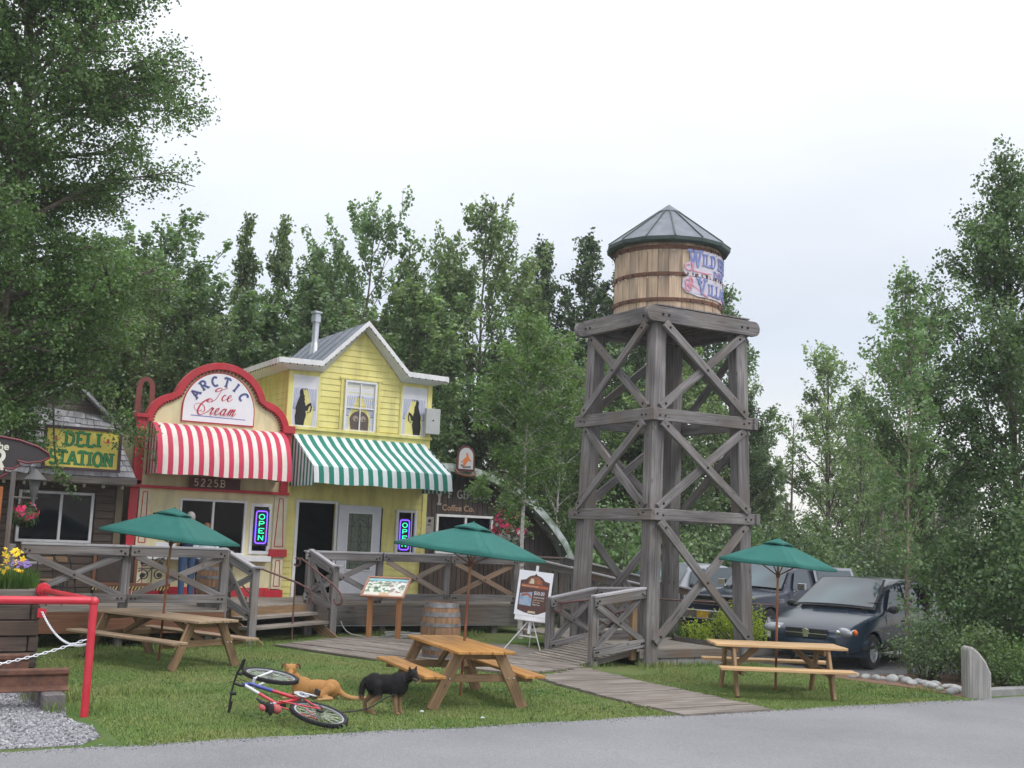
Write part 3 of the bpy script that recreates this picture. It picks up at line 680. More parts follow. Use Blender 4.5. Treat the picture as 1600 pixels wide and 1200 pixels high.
# front wall split round the openings
fbox(mb,5.62,8.64,2.76,2.98,YI,.14); fbox(mb,5.62,6.50,.0,2.76,YI,.14); fbox(mb,6.50,7.98,.0,1.58,YI,.14)
fbox(mb,7.98,8.10,.0,2.76,YI,.14); fbox(mb,8.10,8.55,.0,1.62,YI,.14); fbox(mb,8.10,8.55,2.70,2.76,YI,.14); fbox(mb,8.55,8.64,.0,2.76,YI,.14)
mb.prism([(5.62,2.98),(8.80,2.98),(8.80,4.36)]+arch_pts(-.02)[::-1]+[(5.62,4.36)],.14,FM(YI))
mb.box((5.60,27.2,2.1),(.12,3.4,4.2)); mb.box((7.2,28.9,2.1),(3.3,.12,4.2)); mb.box((8.62,27.2,2.1),(.12,3.4,4.2)); mb.box((7.2,27.2,4.1),(3.2,3.6,.1))
part('wall',mb,CREAM,ice)
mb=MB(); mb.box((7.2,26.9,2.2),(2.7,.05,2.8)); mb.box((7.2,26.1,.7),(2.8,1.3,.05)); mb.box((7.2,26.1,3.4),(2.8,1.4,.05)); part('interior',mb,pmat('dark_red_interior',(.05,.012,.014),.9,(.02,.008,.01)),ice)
mb=MB(); n=len(outer)
P=[[Vector((p[0],YI-.16,p[1])) for p in inner],[Vector((p[0],YI-.24,p[1])) for p in inner],[Vector((p[0],YI-.24,p[1])) for p in outer],[Vector((p[0],YI+.02,p[1])) for p in outer]]
P.insert(0,[Vector((p[0],YI-.14,p[1])) for p in inner]); mb.grid(P)
fbox(mb,8.66,8.94,4.33,4.50,YI-.1,.2); fbox(mb,8.70,8.88,3.0,4.33,YI-.12,.1)
fbox(mb,5.44,5.64,3.0,4.42,YI-.1,.14); fbox(mb,5.40,5.68,4.42,4.50,YI-.1,.2)
part('arched_trim',mb,REDP,ice,smooth=35,bevel=.006)
mb=MB()
dn=arch_pts(-.17); acc=0
for i in range(len(dn)-1):
    a,b=Vector((dn[i][0],dn[i][1])),Vector((dn[i+1][0],dn[i+1][1])); Lg=(b-a).length
    if Lg<.005: continue
    for q in range(max(1,int(Lg/.06))):
        p=a.lerp(b,(q+.5)/max(1,int(Lg/.06))); an=math.atan2((b-a).y,(b-a).x); part('dentil',MB().box((0,0,0),(.032,.05,.05),M=Matrix.Translation((p.x,YI-.175,p.y))@Matrix.Rotation(-an,4,'Y')),DRED,ice)
# arched sign panel
sx0,sx1=6.40,7.98; scx=(sx0+sx1)/2; sr=(sx1-sx0)/2
def dome(off):
    P=[(sx0-off,4.44-off),(sx1+off,4.44-off)]
    for k in range(25):
        a=math.pi*k/24; P.append((scx+(sr+off)*math.cos(a),4.70+(sr+.05+off)*math.sin(a)))
    return P
mb=MB(); mb.prism(dome(.025),.03,FM(YI-.14),m=1); mb.prism(dome(0),.038,FM(YI-.14),m=0)
fm=plane_map((0,YI-.178,0),(1,0,0),(0,0,1),(0,-1,0))
# ARCTIC on an arc
word='ARCTIC'; R0=.53; H=.20; cxx,czz=scx,4.74
angs=[151,126.5,103,78,56,32]
for off,mm_,tt in ((.010,2,.052),(0,3,.030)):
    for ch,an in zip(word,angs):
        a=math.radians(an); wd=GL[ch][0]*H
        U=Vector((math.sin(a),-math.cos(a)));V=Vector((math.cos(a),math.sin(a))); O=Vector((cxx,czz))+V*(R0)-U*wd/2
        mf=(lambda O,U,V:(lambda u,v,d: Vector(((O+U*u+V*v).x,YI-.178-d,(O+U*u+V*v).y))))(O+U*(.0 if off==0 else .008)-V*(0 if off==0 else .008),U,V)
        letters(mb,ch,H,tt,mf,m=mm_,d=.003 if off else .007)
# script words
def script(pl,O,s,m,t0=.02,k=0,sl=.35):
    p=[(O[0]+(x+sl*y)*s,O[1]+y*s) for x,y in pl]; q=[(v.x,v.y) for v in cr_spline([(a,b,0) for a,b in p],5)]
    n=len(q); tt=[]
    for i in range(n):
        a=q[max(i-1,0)];b=q[min(i+1,n-1)]; dy=b[1]-a[1]; L_=math.hypot(b[0]-a[0],dy)+1e-6
        tt.append(t0*(.45+.75*max(0,-dy/L_)))
    ribbon(mb,q,tt,.005,fm,k,m)
eL=[(0,.22),(.12,.25),(.24,.36),(.2,.5),(.08,.44),(.03,.2),(.14,0),(.3,.06),(.42,.2)]
cL=[(.24,.40),(.16,.5),(.04,.36),(.03,.14),(.14,0),(.3,.08),(.42,.2)]
rL=[(0,.2),(.12,.46),(.16,.52),(.2,.44),(.30,.46),(.22,.14),(.28,.0),(.42,.16)]
aL=[(.30,.42),(.16,.5),(.02,.3),(.03,.08),(.14,0),(.27,.2),(.32,.46),(.28,.1),(.36,.0),(.5,.18)]
mL=[(0,.2),(.1,.48),(.05,0),(.12,.3),(.26,.5),(.24,.25),(.2,0),(.28,.3),(.42,.5),(.42,.28),(.38,.06),(.46,0),(.62,.2)]
IL=[(-.30,.12),(-.42,.02),(-.2,-.04),(.12,.18),(.22,.6),(.26,.95),(.1,1.02),(-.12,.86),(-.05,.72),(.2,.84),(.5,1.0),(.62,1.08)]
CLt=[(.62,.84),(.55,1.02),(.3,1.0),(.02,.66),(-.02,.2),(.2,-.02),(.5,.1),(.62,.26)]
CL0=[(.14,.36),(-.16,.24),(-.5,.46),(-.56,.74),(-.3,.86),(.1,.72),(.34,.40),(.3,.2),(.1,.22)]
s1=.33
script(IL,(7.04,4.90),s1*.95,4,.030,1); script(cL,(7.22,4.94),s1*.82,4,.026,2); script(eL,(7.34,4.94),s1*.82,4,.026,3)
script(CLt,(6.70,4.60),s1*1.05,4,.032,4); script(CL0,(6.74,4.60),s1*.85,4,.016,5)
x_=6.93
for pl,wd in ((rL,.42),(eL,.40),(aL,.46),(mL,.6)):
    script(pl,(x_,4.62),s1*.90,4,.019,6+int(x_*10)); x_+=wd*s1*1.04
mb.add([fm(6.58,4.555,.002),fm(7.80,4.545,.002),fm(7.80,4.565,.002),fm(6.58,4.58,.002)],[(0,1,2,3)],None,2)
part('arched_sign',mb,[WHITEP,REDP,BLUEP,pmat('navy_letter_core',(.07,.08,.22),.5),CRIM],ice)
# lower trims
mb=MB(); fbox(mb,5.36,8.90,2.93,2.99,YI-.14,.16); fbox(mb,5.34,5.62,3.0,3.09,YI-.1,.14); part('ledge',mb,REDP,ice,bevel=.005)
mb=MB(); fbox(mb,5.66,8.60,.0,.86,YI-.14,.03); fbox(mb,8.50,8.92,.0,.82,YI-.14,.06); fbox(mb,5.42,5.60,.0,2.93,YI-.1,.08); part('skirting',mb,REDP,ice,bevel=.004)
def pilaster(x0,x1,z0,z1):
    mb=MB(); fbox(mb,x0,x1,z0,z1,YI-.14,.06,m=0); o=.05
    fr=MB();
    xm=(x0+x1)/2
    # slim pointed panel outline
    zt,zb=z1-.08,z0+.06
    for a,b in (((xm-.045,zt),(xm+.045,zt)),((xm-.045,zt),(x0+o,zb)),((xm+.045,zt),(x1-o,zb)),((x0+o,zb),(x1-o,zb))):
        mb.beam((a[0],YI-.205,a[1]),(b[0],YI-.205,b[1]),.01,.018,up=(0,0,1) if abs(a[1]-b[1])<.01 else (1,0,0),m=1)
    return mb
PCR=pmat('pale_cream_pilaster_paint',(.74,.68,.50),.6)
part('pilaster',pilaster(8.60,8.90,1.72,2.93),[PCR,REDP],ice); part('pilaster',pilaster(5.62,5.86,1.72,2.93),[PCR,REDP],ice)
mb=pilaster(8.64,8.88,.84,1.55); fbox(mb,8.54,8.94,1.55,1.72,YI-.14,.12,m=1); part('pilaster_base',mb,[PCR,REDP],ice,bevel=.004)
mb=pilaster(5.62,5.86,.84,1.55); part('pilaster_base',mb,[PCR,REDP],ice)
mb=MB(); fbox(mb,5.8,8.52,1.44,1.56,YI-.14,.30); part('counter',mb,WHITE,ice,bevel=.006)
def window(parent,x0,x1,z0,z1,Y,mull=(),fw=.05,fmat=None,gm=None,dep=.09,yoff=.02):
    mb=MB(); frame(mb,x0,x1,z0,z1,fw,Y,dep)
    for m_ in mull: fbox(mb,m_-fw/2,m_+fw/2,z0+fw,z1-fw,Y,dep*.8)
    f=part('window',mb,fmat or WHITE,parent,bevel=.004)
    if gm is not False:
        mb=MB(); fbox(mb,x0+fw,x1-fw,z0+fw,z1-fw,Y-yoff,.008); part('pane',mb,gm or GLS,f)
    return f
CGL=glass('clear_window_glass',(.01,.01,.012),.02,.25,alpha=.30)
window(ice,6.50,7.98,1.56,2.76,YI-.08,(7.24,),gm=CGL)
window(ice,8.08,8.56,1.60,2.72,YI-.08,(),fw=.07)
mb=MB(); fbox(mb,6.62,7.74,2.98,3.22,YI-.31,.03,m=0); letters(mb,'5225B',.15,.02,plane_map((0,YI-.34,0),(1,0,0),(0,0,1),(0,-1,0)),u0=6.72,v0=3.03,m=1,d=.004,sp=.3); part('number_board',mb,[MAROON,CRMP],ice)
mb=MB(); fbox(mb,6.02,6.42,1.60,1.80,YI-.30,.01); part('counter_notice',mb,WHITEP,ice); mb=MB(); fbox(mb,5.95,6.32,2.0,2.42,YI-.15,.02,m=0); fbox(mb,5.98,6.10,2.05,2.36,YI-.175,.004,m=1); fbox(mb,6.16,6.28,2.05,2.36,YI-.175,.004,m=1)
part('menu_board',mb,[MAROON,WHITEP],ice)
# red awning (quarter barrel) in real stripes
prof=[(25.24,4.35),(25.02,4.33),(24.82,4.27),(24.62,4.16),(24.46,4.0),(24.34,3.8),(24.27,3.6),(24.24,3.42),(24.235,3.22)]
def awning(name,parent,prof,x0,x1,ns,mats,x0b=None,x1b=None,sag=.0,wave=.006,side_y=25.24):
    mb=MB(); w2=(x1-x0)/ns
    for k in range(ns):
        for (a0,a1) in ((k/ns,(k+.5)/ns),((k+.5)/ns,(k+1)/ns)):
            rows=[]
            for i,(y,z) in enumerate(prof):
                q=i/(len(prof)-1)
                xa=(x0+(x1-x0)*a0)*(1-q)+((x0b or x0)+((x1b or x1)-(x0b or x0))*a0)*q; xb=(x0+(x1-x0)*a1)*(1-q)+((x0b or x0)+((x1b or x1)-(x0b or x0))*a1)*q
                f=lambda x:(wave*math.sin(x*7)+wave*math.sin(x*13+1))*q
                dz=.012*math.sin(xa*5) if i==len(prof)-1 else 0
                rows.append([Vector((xa,y+f(xa),z+dz)),Vector((xb,y+f(xb),z+.012*math.sin(xb*5) if i==len(prof)-1 else z))])
            mb.grid(rows,m=k%2)
    return mb
mb=awning('a',ice,prof,5.72,8.62,27,None)
for X,sgn in ((5.72,1),(8.62,-1)):
    for k in range(8):
        ya,yb=25.24-(1.0*k/8),25.24-(1.0*(k+1)/8)
        def zt(y):
            for i in range(len(prof)-1):
                if prof[i+1][0]<=y<=prof[i][0]: t=(prof[i][0]-y)/(prof[i][0]-prof[i+1][0]+1e-9); return prof[i][1]*(1-t)+prof[i+1][1]*t
            return prof[-2][1]
        mb.add([(X,ya,3.22),(X,yb,3.22),(X,yb,zt(yb)),(X,ya,zt(ya))],[(0,1,2,3)],None,k%2)
part('awning',mb,[AWR,AWW],ice,smooth=25)
# faded gold edge piping between stripes is part of the cloth
mb=MB()
for X in (5.74,8.60):
    mb.tube([(X,25.2,3.3),(X,24.26,3.3)],.012,6)
mb.tube([(5.74,24.26,3.3),(8.60,24.26,3.3)],.012,6); part('awning_frame',mb,GALV,ice)
# brown-red keyhole arch standing on the roof behind
mb=MB(); pts=[(5.66,4.55)]+[(5.88+.2*math.cos(math.radians(a)),5.25+.22*math.sin(math.radians(a))) for a in range(180,-1,-15)]+[(6.10,4.55)]
rows=[]
cen=Vector((5.88,5.2))
inn=[(5.88+(x-5.88)*.42,(z if z<4.5 else z-.09*max(0,(z-5.0)/.45))) for x,z in pts]
mb.prism(pts+inn[::-1],.06,FM(26.6)); o=part('roof_ornament',mb,pmat('faded_brick_red_paint',(.20,.05,.045),.6),ice)

# --- yellow shop
yl=thing('yellow_shop','yellow clapboard shop with a steep white trimmed gable and a green striped awning','shop building',(10.6,FY,0))
YX0,YX1=8.80,12.42
gab=[(YX0,.4),(YX1,.4),(YX1,5.81),(11.62,5.81),(10.58,6.92),(9.60,5.84),(YX0,5.84)]
mb=MB()
# core walls with the door opening cut out
fbox(mb,YX0,9.20,.0,3.0,FY,.1); fbox(mb,9.20,10.12,2.80,3.0,FY,.1); fbox(mb,10.12,11.66,.0,3.0,FY,.1); fbox(mb,11.66,12.16,.0,1.70,FY,.1); fbox(mb,11.66,12.16,2.72,3.0,FY,.1); fbox(mb,12.16,YX1,.0,3.0,FY,.1)
mb.prism([(YX0,3.0),(YX1,3.0)]+gab[2:],.1,FM(FY))
mb.box((YX0+.06,27.1,2.9),(.12,3.3,5.8)); mb.box((YX1-.06,27.1,2.9),(.12,3.3,5.8)); mb.box((10.6,28.7,2.9),(3.5,.12,5.8))
part('wall',mb,YEL,yl)
mb=MB(); Ys=FY-.1
clap(mb,[(YX0,4.56),(YX1,4.56),(YX1,5.81),(11.62,5.81),(10.58,6.92),(9.60,5.84),(YX0,5.84)],4.56,6.95,Ys,h=.145)
for x0,x1,z0,z1 in ((YX0,9.14,.60,3.3),(10.14,11.62,.6,3.3),(12.2,YX1,.60,3.3),(9.14,10.14,2.86,3.3),(11.62,12.2,.6,1.66),(11.62,12.2,2.76,3.3)): clap(mb,[(x0,z0),(x1,z0),(x1,z1),(x0,z1)],z0,z1,Ys,h=.145)
# left side wall siding
mbs=MB()
z=3.0
while z<5.9:
    yb=min(28.7,FY-.1+3.3); vs=[(YX0-.022,FY-.1,z),(YX0-.022,yb,z),(YX0-.006,yb,min(z+.145,5.84)),(YX0-.006,FY-.1,min(z+.145,5.84)),(YX0,FY-.1,z),(YX0,yb,z)]
    mb.add(vs,[(0,3,2,1),(0,1,5,4)],None); z+=.145
part('siding',mb,YEL,yl)
mb=MB()
for x0,x1 in ((YX0-.03,YX0+.09),(YX1-.09,YX1+.03),(9.50,9.56),(10.06,10.12),(11.02,11.08),(11.60,11.66)):
    fbox(mb,x0,x1,(4.52 if .1<x0-YX0<3.4 else .55),5.80,Ys-.004,.035)
fbox(mb,10.02,11.12,5.74,5.79,Ys-.006,.045); fbox(mb,YX0-.06,YX1+.06,4.46,4.53,Ys,.09); fbox(mb,YX0-.02,YX1+.02,4.30,4.46,Ys,.03)
mb.box((YX0-.01,FY-.06,4.9),(.05,.1,1.8))
part('corner_boards',mb,YEL,yl,bevel=.004)
# roof: two slopes gable + shallow wings, overhang .38
Yo=FY-.42; Yb=29.0
eo=[(8.40,6.02),(9.46,6.04),(10.55,7.12),(11.66,6.02),(12.72,6.00)]   # top line
mb=MB(); R1=[Vector((x,Yo,z)) for x,z in eo];R2=[Vector((x,Yb,z)) for x,z in eo]
mb.grid([R1,R2],uv=lambda i,k:(i*3,k*1.3)); part('roof',mb,METG,yl)
rib=MB()
for i in (1,2):
    a,b=Vector((eo[i][0],eo[i][1])),Vector((eo[i+1][0],eo[i+1][1])); 
    for q in range(1,6):
        y_=Yo+(Yb-Yo)*q/6; rib.beam((a.x,y_,a.y+.012),(b.x,y_,b.y+.012),.02,.025)
part('roof_seams',rib,METG,yl)
mb=MB()
for i in range(4):
    a,b=eo[i],eo[i+1]; d=Vector((b[0]-a[0],0,b[1]-a[1])).normalized()
    P=[(a[0],a[1]+.02),(b[0],b[1]+.02),(b[0],b[1]-.10),(a[0],a[1]-.10)]
    mb.prism(P,.03,FM(Yo-.0))
mb.box((8.385,(Yo+Yb)/2,5.96),(.03,Yb-Yo,.12)); mb.box((12.735,(Yo+Yb)/2,5.94),(.03,Yb-Yo,.12))
part('fascia',mb,WHITE,yl)
mb=MB()   # sloping soffit from fascia to wall
wl=[(YX0-.02,5.82),(9.60,5.84),(10.58,6.93),(11.62,5.81),(YX1+.02,5.80)]
A=[Vector((x,Yo-.002,z-.10)) for x,z in eo];B=[Vector((x,Ys-.03,z)) for x,z in wl]; mb.grid([A,B])
mb.add([(8.40,Yo,5.92),(YX0-.024,Ys-.03,5.82),(YX0-.024,Yb,5.82),(8.40,Yb,5.92)],[(0,1,2,3)]); mb.add([(12.72,Yo,5.90),(YX1+.024,Ys-.03,5.80),(YX1+.024,Yb,5.80),(12.72,Yb,5.90)],[(0,3,2,1)])
part('soffit',mb,SOFF,yl)
mb=MB()
for i in range(4):
    a,b=Vector((eo[i][0],eo[i][1]-.10)),Vector((eo[i+1][0],eo[i+1][1]-.10)); nn=int((b-a).length/.16)
    for q in range(nn):
        p=a.lerp(b,(q+.5)/nn); mb.box((p.x,Yo-.03,p.y-.012),(.022,.022,.03))
for q in range(22): mb.box((8.40,Yo+.2+q*.18,5.89),(.022,.022,.03))
part('eave_lights',mb,BLACK,yl)
# chimney flue
mb=MB(); cx,cy=10.02,27.1; mb.lathe([(.17,6.35),(.10,6.80),(.085,6.85),(.085,7.34),(.12,7.34),(.12,7.50),(.10,7.51),(.10,7.55),(.15,7.56),(.15,7.60),(.02,7.63)],n=20,c=(cx,cy,0)); part('flue',mb,GALV,yl,smooth=40)
# upstairs painted windows
DRAPE=pmat('pale_lilac_drape_paint',(.62,.64,.74),.6,(.50,.52,.64),scale=14,stretch=(3,1,.3)); FRM=pmat('window_back_paint',(.72,.72,.76),.6,(.66,.66,.72))
def drapes(mb,x0,x1,z0,z1,Y,zv):
    fbox(mb,x0,x1,z0,z1,Y,.012,m=0)                       # yellow back
    k=0
    w_=x1-x0
    fbox(mb,x0,x1,zv,z1,Y-.012,.006,m=1)
    # scalloped valance
    n=9
    for i in range(n):
        xa=x0+w_*i/n; P=[(xa,zv+.001),(xa+w_/n,zv+.001),(xa+w_/n*.8,zv-.035),(xa+w_/n*.5,zv-.05),(xa+w_/n*.2,zv-.035)]
        mb.prism(P[::-1],.005,FM(Y-.0125),m=2)
    for sg in (1,-1):
        xe=x0 if sg==1 else x1
        P=[(xe,zv),(xe+sg*w_*.40,zv),(xe+sg*w_*.27,zv-.25*(z1-z0)),(xe+sg*w_*.10,zv-.42*(z1-z0)),(xe+sg*w_*.14,z0),(xe,z0)]
        if sg==-1: P=P[::-1]
        mb.prism(P,.005,FM(Y-.0135),m=3)
        for q in range(4): ribbon(mb,[(xe+sg*w_*(.06+.085*q),zv-.01),(xe+sg*w_*(.05+.05*q),zv-.25*(z1-z0)),(xe+sg*w_*(.02+.02*q),zv-.40*(z1-z0))],.008,.001,plane_map((0,Y-.0186,0),(1,0,0),(0,0,1),(0,-1,0)),q,2)
        ribbon(mb,[(xe+sg*w_*.01,zv-.42*(z1-z0)),(xe+sg*w_*.12,zv-.43*(z1-z0))],.03,.001,plane_map((0,Y-.0186,0),(1,0,0),(0,0,1),(0,-1,0)),8,2)
WPX=[YEL,FRM,pmat('drape_shadow_paint',(.22,.24,.40),.6),DRAPE,BLACK]
for (x0,x1),fl in (((8.90,9.47),1),((11.68,12.28),-1)):
    mb=MB(); frame(mb,x0-.03,x1+.03,4.53,5.72,.03,Ys-.005,.03,m=3); f=part('painted_window',mb,[YEL,FRM,WPX[2],WHITE],yl)
    mb=MB(); drapes(mb,x0,x1,4.56,5.69,Ys-.01,5.42); part('curtain',mb,WPX,f)
    # standing figure in silhouette, long skirt, high hair
    c=(x0+x1)/2-.02*fl; fig=[(-.15,0),(.09,0),(.11,.14),(.15,.3),(.12,.42),(.19,.44),(.22,.56),(.28,.60),(.27,.5),(.24,.40),(.17,.38),(.19,.36),(.29,.42),(.31,.54),(.28,.68),(.2,.64),(.12,.56),(.11,.62),(.08,.70),(.09,.76),(.075,.80),(.08,.86),(.05,.90),(.03,1.0),(-.01,1.08),(-.07,1.0),(-.06,.86),(-.1,.74),(-.14,.62),(-.17,.5),(-.15,.4),(-.18,.25)]
    if fl==1: P=[(c-.05+x*.82,4.56+z*.78*1.02) for x,z in fig]
    else: P=[(c+.05-x*.72,4.56+z*.78*1.02) for x,z in fig][::-1]
    mb=MB(); mb.prism(P,.006,FM(Ys-.03)); part('silhouette',mb,BLACK,f)
mb=MB(); frame(mb,10.16,10.97,4.50,5.72,.05,Ys-.02,.05); fbox(mb,10.55,10.58,4.55,5.67,Ys-.03,.03); fbox(mb,10.21,10.92,5.06,5.09,Ys-.03,.027); f=part('window',mb,WHITE,yl,bevel=.004)
mb=MB(); drapes(mb,10.21,10.92,4.55,5.67,Ys-.002,5.36); part('curtain',mb,WPX,f)
mb=MB(); hd=[(10.36+.0,4.57)]+[(10.565+.24*math.cos(math.radians(a)),4.80+.21*math.sin(math.radians(a))) for a in range(180,-1,-12)]+[(10.80,4.57)]
mb.prism(hd[::-1],.006,FM(Ys-.022),m=0)
for cx_ in (10.47,10.66): mb.lathe([(.07,0),(.07,.003),(0.001,.003)],n=16,M=MAT((1,0,0),(0,0,1),(0,-1,0),(cx_,Ys-.028,4.83)),m=1); mb.lathe([(.022,0),(.022,.003),(0.001,.003)],n=10,M=MAT((1,0,0),(0,0,1),(0,-1,0),(cx_+.015,Ys-.0315,4.80)),m=2)
part('painted_animal_face',mb,[pmat('brown_painted_fur',(.16,.12,.10),.8,(.07,.05,.05),scale=40),pmat('tan_painted_eye',(.42,.34,.26),.7,(.25,.2,.16),scale=30),BLACK],f)
# green awning
gp_=[(FY-.12,4.36),(24.9,4.10),(24.4,3.84),(23.92,3.575),(23.90,3.40),(23.905,3.20)]
mb=awning('g',yl,gp_,8.95,12.31,29,None,x0b=9.02,x1b=12.42,wave=.004)
for (X,xb) in ((8.95,9.02),(12.31,12.42)):
    n=15; y0,y1=FY-.12,23.91
    for k in range(n):
        ya=y0+(y1-y0)*k/n;yb=y0+(y1-y0)*(k+1)/n; za=4.36+(3.575-4.36)*k/n;zb=4.36+(3.575-4.36)*(k+1)/n
        mb.add([(X+(xb-X)*k/n,ya,3.15),(X+(xb-X)*(k+1)/n,yb,3.15),(X+(xb-X)*(k+1)/n,yb,zb),(X+(xb-X)*k/n,ya,za)],[(0,1,2,3)],None,(k+1)%2)
part('awning',mb,[AWG2,AWG],yl,smooth=25)
mb=MB(); mb.tube([(9.0,FY-.1,3.28),(9.03,23.93,3.28),(12.4,23.93,3.28),(12.32,FY-.1,3.28)],.014,6); part('awning_frame',mb,GALV,yl)
# door frame, opening, open leaf
mb=MB(); fbox(mb,9.14,9.21,.62,2.86,Ys-.0,.05); fbox(mb,9.21,10.10,2.80,2.86,Ys,.05); fbox(mb,10.10,10.16,.62,2.86,Ys,.05); part('door_frame',mb,WHITE,yl,bevel=.004)
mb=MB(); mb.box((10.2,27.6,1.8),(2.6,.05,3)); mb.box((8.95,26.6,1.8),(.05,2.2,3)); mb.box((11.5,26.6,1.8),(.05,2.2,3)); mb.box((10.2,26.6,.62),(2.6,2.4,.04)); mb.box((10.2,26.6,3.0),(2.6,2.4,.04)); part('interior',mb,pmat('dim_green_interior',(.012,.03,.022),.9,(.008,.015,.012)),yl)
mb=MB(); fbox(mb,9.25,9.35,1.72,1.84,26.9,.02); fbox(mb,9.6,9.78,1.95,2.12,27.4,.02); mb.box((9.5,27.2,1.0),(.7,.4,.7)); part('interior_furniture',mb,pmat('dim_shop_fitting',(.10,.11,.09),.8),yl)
mb=MB(); fbox(mb,10.17,11.24,.66,2.79,Ys-.05,.045,m=0); 
dr=part('door',mb,pmat('white_door_paint',(.66,.67,.72),.5,(.60,.61,.67)),yl,bevel=.004)
LEAD=pmat('leaded_glass',(.16,.18,.13),.25,(.10,.12,.10),scale=18)
mb=MB(); frame(mb,10.38,11.04,1.28,2.63,.03,Ys-.095,.02,m=1); fbox(mb,10.41,11.01,1.31,2.60,Ys-.095,.006,m=0)
for x in (10.50,10.92): fbox(mb,x-.004,x+.004,1.31,2.6,Ys-.101,.004,m=2)
for z_ in (1.42,1.95,2.3): fbox(mb,10.41,11.01,z_-.004,z_+.004,Ys-.101,.0045,m=2)
mm_=plane_map((0,Ys-.101,0),(1,0,0),(0,0,1),(0,-1,0))
ribbon(mb,[(10.5,2.2)]+[(10.71+.21*math.cos(math.radians(a)),2.2+.26*math.sin(math.radians(a))) for a in range(170,9,-16)]+[(10.92,2.2),(10.92,1.42)],.01,.003,mm_,3,2)
ribbon(mb,[(10.71+.06*math.sin(k*.9)*(1-abs(k-8)/10),1.5+k*.055) for k in range(17)],.012,.003,mm_,6,2); ribbon(mb,[(10.71-.06*math.sin(k*.9)*(1-abs(k-8)/10),1.5+k*.055) for k in range(17)],.012,.003,mm_,9,2)
part('leaded_pane',mb,[LEAD,WHITE,BLACK],dr)
mb=MB(); mb.ell((11.18,Ys-.13,1.66),.03,8,6); mb.tube([(11.18,Ys-.09,1.66),(11.18,Ys-.13,1.66)],.012,6); part('handle',mb,CHROME,dr)
mb=MB(); mb.box((11.255,FY-.16,1.9),(.02,.1,1.7)); part('shutter',mb,BLACK,yl)
window(yl,11.64,12.18,1.68,2.74,Ys-.01,(),fw=.06)
mb=MB(); fbox(mb,12.03,12.06,1.74,2.68,Ys-.06,.02); part('window_rail',mb,WHITE,yl)
# grey box on the right corner
mb=MB(); fbox(mb,12.22,12.60,4.60,5.22,FY-.22,.12); ob=part('wall_speaker',mb,pmat('grey_equipment_box',(.46,.47,.47),.6,(.42,.43,.43)),yl,bevel=.008)
mb=MB(); mb.lathe([(.02,0),(.02,.006),(.001,.006)],n=12,M=MAT((1,0,0),(0,0,1),(0,-1,0),(12.41,FY-.34,4.93))); part('knob',mb,BLACK,ob)

# neon OPEN signs hanging in the windows
NG=emis('neon_green_tube',(.04,1.,.45),1.6); NB=emis('neon_blue_violet_tube',(.16,.06,1.),3.)
def neon(x0,x1,z0,z1,Y,label):
    o=thing('open_sign',label,'neon sign',((x0+x1)/2,Y,z0),group='neon open signs in the shop windows')
    mb=MB(); fbox(mb,x0-.05,x1+.05,z0-.05,z1+.05,Y+.03,.02); part('back_board',mb,BLACK,o)
    r=.05; P=[]
    for cx,cz,a0 in ((x1-r,z1-r,0),(x0+r,z1-r,90),(x0+r,z0+r,180),(x1-r,z0+r,270)):
        for k in range(5): a=math.radians(a0+k*22.5); P.append((cx+r*math.cos(a),Y,cz+r*math.sin(a)))
    mb=MB(); mb.tube(P,.012,8,closed=True); P2=[(x,y,z) for x,y,z in P]
    part('neon_border',mb,NB,o)
    H=(z1-z0-.09)/4
    for i,ch in enumerate('OPEN'):
        mb=MB(); zb=z1-.045-(i+1)*H+.025; h=H-.05; wd=(x1-x0)*.62; u0=(x0+x1)/2-wd/2
        for pl in GL[ch][1]:
            mb.tube([(u0+p[0]/GL[ch][0]*wd,Y-.01,zb+p[1]*h) for p in pl],.0080,6)
        part('neon_letter',mb,NG,o)
neon(8.20,8.45,1.84,2.55,YI-.20,'glowing green and violet OPEN sign in the narrow window of the ice cream shop')
neon(11.74,11.98,1.80,2.50,Ys-.10,'glowing green and violet OPEN sign in the narrow window of the yellow shop')
# ---------------------------------------------------------------- deli
deli=thing('deli_shop','dark timber deli with a shingled mansard roof, small gable and a yellow deli sign','shop building',(3.4,FY,0))
mb=MB(); DX0,DX1=.6,5.30
for x0,x1,z0,z1 in ((DX0,3.28,.2,3.1),(4.70,DX1,.2,3.1),(3.28,4.70,.2,1.74),(3.28,4.70,2.74,3.1)):
    fbox(mb,x0,x1,z0,z1,FY,.1)
mb.box((3.0,29,1.7),(4.7,.1,3)); mb.box((5.25,27.2,1.7),(.1,3.5,3)); mb.box((.65,27.2,1.7),(.1,3.5,3))
part('wall',mb,DELIW,deli)
mb=MB()
for x0,x1,z0,z1 in ((DX0,3.22,.66,3.0),(4.76,DX1,.66,3.0),(3.22,4.76,.66,1.68),(3.22,4.76,2.80,3.0)):
    z=z0
    while z<z1-.01:
        h=min(.155,z1-z); mb.box(((x0+x1)/2,FY-.115,z+h/2),(x1-x0,.03+rr.uniform(0,.01),h-.012),gr=0); z+=.158
part('siding',mb,DELIW,deli,bevel=.006)
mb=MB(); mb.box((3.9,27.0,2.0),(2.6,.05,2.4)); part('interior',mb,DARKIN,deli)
window(deli,3.26,4.72,1.72,2.76,FY-.1,(4.08,),fw=.055,fmat=pmat('grey_window_frame_paint',(.58,.58,.60),.5),gm=GLS)
mb=MB(); fbox(mb,5.16,5.30,.7,3.0,FY-.12,.06); part('corner_post',mb,pmat('olive_post_paint',(.16,.13,.08),.7),deli)
